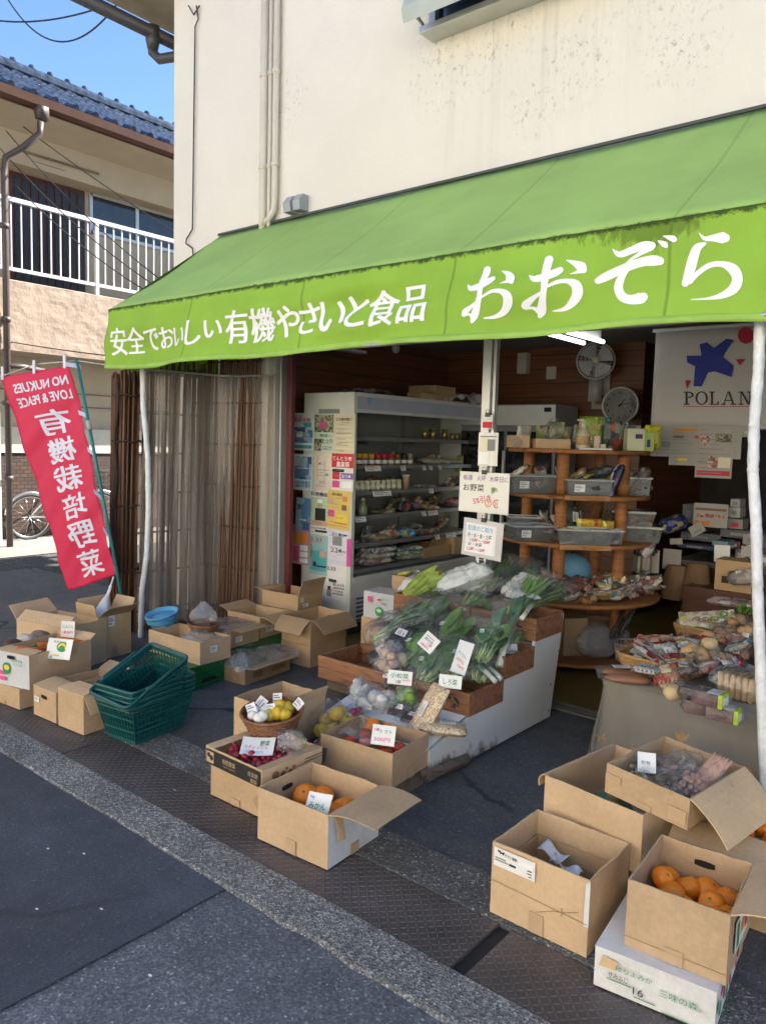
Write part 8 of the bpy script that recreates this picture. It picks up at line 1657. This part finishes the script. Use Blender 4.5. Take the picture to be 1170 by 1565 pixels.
M_CHOC = mat('wrap_brown', (.14, .09, .085), .22, .6, 16, 40, .5, .006); cb = None
for i, (px, py, h, lb) in enumerate(((1070, 1090, 0, 'lower left brown wrapped box with a lime end on the clothed table'), (1104, 1100, 0, 'lower right brown wrapped box with a lime end on the clothed table'), (1064, 1070, .0, 'rear brown wrapped box under the topmost one'), (1083, 1076, .058, 'topmost brown wrapped box with a lime and white end'))):
    if cb is None:
        cb = o = thing('wrapped_box', lb, 'wrapped box', tp(px, py, h), .12, 'brown wrapped boxes on the clothed table'); b = MB(); b.box(-.06, -.038, 0, .045, .038, .055); b.build('body', M_CHOC, o, bevel=.006); b = MB(); b.box(.0452, -.038, 0, .062, .038, .0555); b.build('lime_end', mat('lime_card', (.42, .55, .03), .5), o, bevel=.002); b = MB(); b.box(.0625, -.03, .008, .0632, .03, .04); b.box(.0, -.036, .0552, .045, .036, .0562); b.build('label', PAPER, o); pack_bag(o, .15, .09, .06, 215, M_BAG2)
    else: dup(cb, tp(px, py, h), .12-.06*i, lb)
for i, (px, py) in enumerate(((1105, 925), (1130, 928))):
    pk(('Left', 'Right')[i]+' pinkish tray pack on the crate behind the clothed table', tp(px, py, .02), .2, .14, .05, (0, 0, .1), (.40, .27, .28), 220+i, lab=True)
o = thing('herb_bunch', 'small bunch of bright green herbs beside the right pole', 'herbs', tp(1140, 940, .02)); l = MB()
for k in range(24): leaf(l, (gi.uniform(-.04, .04), gi.uniform(-.03, .03), .01), (gi.uniform(-1, 1), gi.uniform(-1, 1), gi.uniform(.4, 1)), .06, .014, .2, (0, 0, 1), k)
l.build('leaves', M_LG, o)

# ---- more small stock heaped on the shelves
gs = random.Random(50); PAL = ((.30, .22, .15), (.16, .11, .09), (.42, .30, .16), (.26, .24, .22), (.38, .20, .12), (.46, .42, .34), (.12, .13, .12), (.34, .32, .14))
for i in range(26):
    px = gs.uniform(835, 1000); y = gs.uniform(-.5, -.05) if px < 960 else gs.uniform(-.28, 0)
    pk('small food packet heaped among others on the fourth tier of the round shelf', sp(px, y, 1)+Vector((0, 0, gs.uniform(.03, .10))), gs.uniform(.13, .2), gs.uniform(.08, .12), gs.uniform(.03, .05), (gs.uniform(-.6, .6), gs.uniform(-.7, .2), gs.uniform(0, 3)), PAL[i % 8], 300+i, 'packet', 'food_pack', .25, i % 3 == 0, 'small packets heaped on the fourth tier')
for i in range(14):
    t = 3 if i < 7 else 2; pk('dark packet packed among the tubs of the %s tier' % ('second' if t == 3 else 'third'), sp(gs.uniform(785, 985), gs.uniform(-.15, .15), t)+Vector((0, 0, gs.uniform(.06, .13))), gs.uniform(.15, .22), gs.uniform(.09, .13), .05, (gs.uniform(-.4, .4), gs.uniform(-1.2, -.3), gs.uniform(0, 3)), PAL[(i*3) % 8], 340+i, 'packet', 'food_pack', .25, i % 3 == 1, 'packets among the tubs of the %s tier' % ('second' if t == 3 else 'third'))
for i in range(9):
    pk('small pouch crowded at the back of the top tier', sp(805+20*i, gs.uniform(-.1, .1), 4)+Vector((0, 0, .08)), gs.uniform(.14, .2), gs.uniform(.08, .12), .05, (0, -1.4, ry_-PI/2+gs.uniform(-.4, .4)), ((.5, .5, .46), (.2, .3, .1), (.1, .2, .2), (.55, .5, .3))[i % 4], 360+i, 'pouch', 'refill_pouch', .3, False, 'small pouches at the back of the top tier')
for i in range(22):
    s_ = (1, 2, 3, 4, 4, 3)[i % 6]; px = gs.uniform(556, 716); pk('small packet standing toward the back of the fridge shelves', fpos(px, s_, gs.uniform(.16, .3))+Vector((0, 0, .03)), gs.uniform(.1, .16), gs.uniform(.08, .12), .05, (gs.uniform(-.3, .3), gs.uniform(-1.3, -.2), gs.uniform(.8, 2)), PAL[(i*5) % 8], 380+i, 'packet', 'food_pack', .25, i % 4 == 0, 'small packets at the back of the fridge shelves')
for i in range(6):
    px, py = gs.uniform(1040, 1140), gs.uniform(950, 1020)
    bun('clear bag of rolls heaped with others on the clothed table', tp(px, py, .05), gs.uniform(.045, .06), 4, ((.50, .30, .14), (.58, .42, .22), (.42, .22, .10))[i % 3], 400+i, i % 2 == 0)['group'] = 'bags of rolls heaped on the clothed table'
for i in range(24):
    pk('flat clear pack of sliced food lying between the baskets on the clothed table', tp(gs.uniform(985, 1130), gs.uniform(968, 1035), .07), gs.uniform(.14, .2), gs.uniform(.09, .12), .03, (gs.uniform(-.4, .4), gs.uniform(-.3, .3), gs.uniform(0, 3)), ((.55, .52, .42), (.45, .25, .16), (.5, .34, .28), (.30, .05, .06), (.50, .36, .18))[i % 5], 420+i, 'packet', 'food_pack', .2, i % 2 == 0, 'flat packs between the baskets on the clothed table')
for i in range(16):
    o = thing('small_box', 'small pale box piled on the dark rear counter', 'box', (gs.uniform(-1.75, -.75), gs.uniform(6.2, 6.5), CT+.002+(.09 if i > 9 else 0)), gs.uniform(-.3, .3), 'small boxes piled on the rear counter'); w, h = gs.uniform(.07, .16), gs.uniform(.06, .12)
    b = MB(); b.box(-w/2, -.05, 0, w/2, .05, h); b.build('body', printmat('smallbox_%d' % (i % 4), [((.35, .33, .3), (.2, .2, .2), (.3, .24, .16), (.4, .4, .38))[i % 4], (.45, .43, .4), (.25, .06, .06), (.4, .38, .34)], 18), o, bevel=.003); b = MB(); b.box(-w*.3, -.0515, h*.3, w*.3, -.0502, h*.7); b.build('label', PAPER, o)
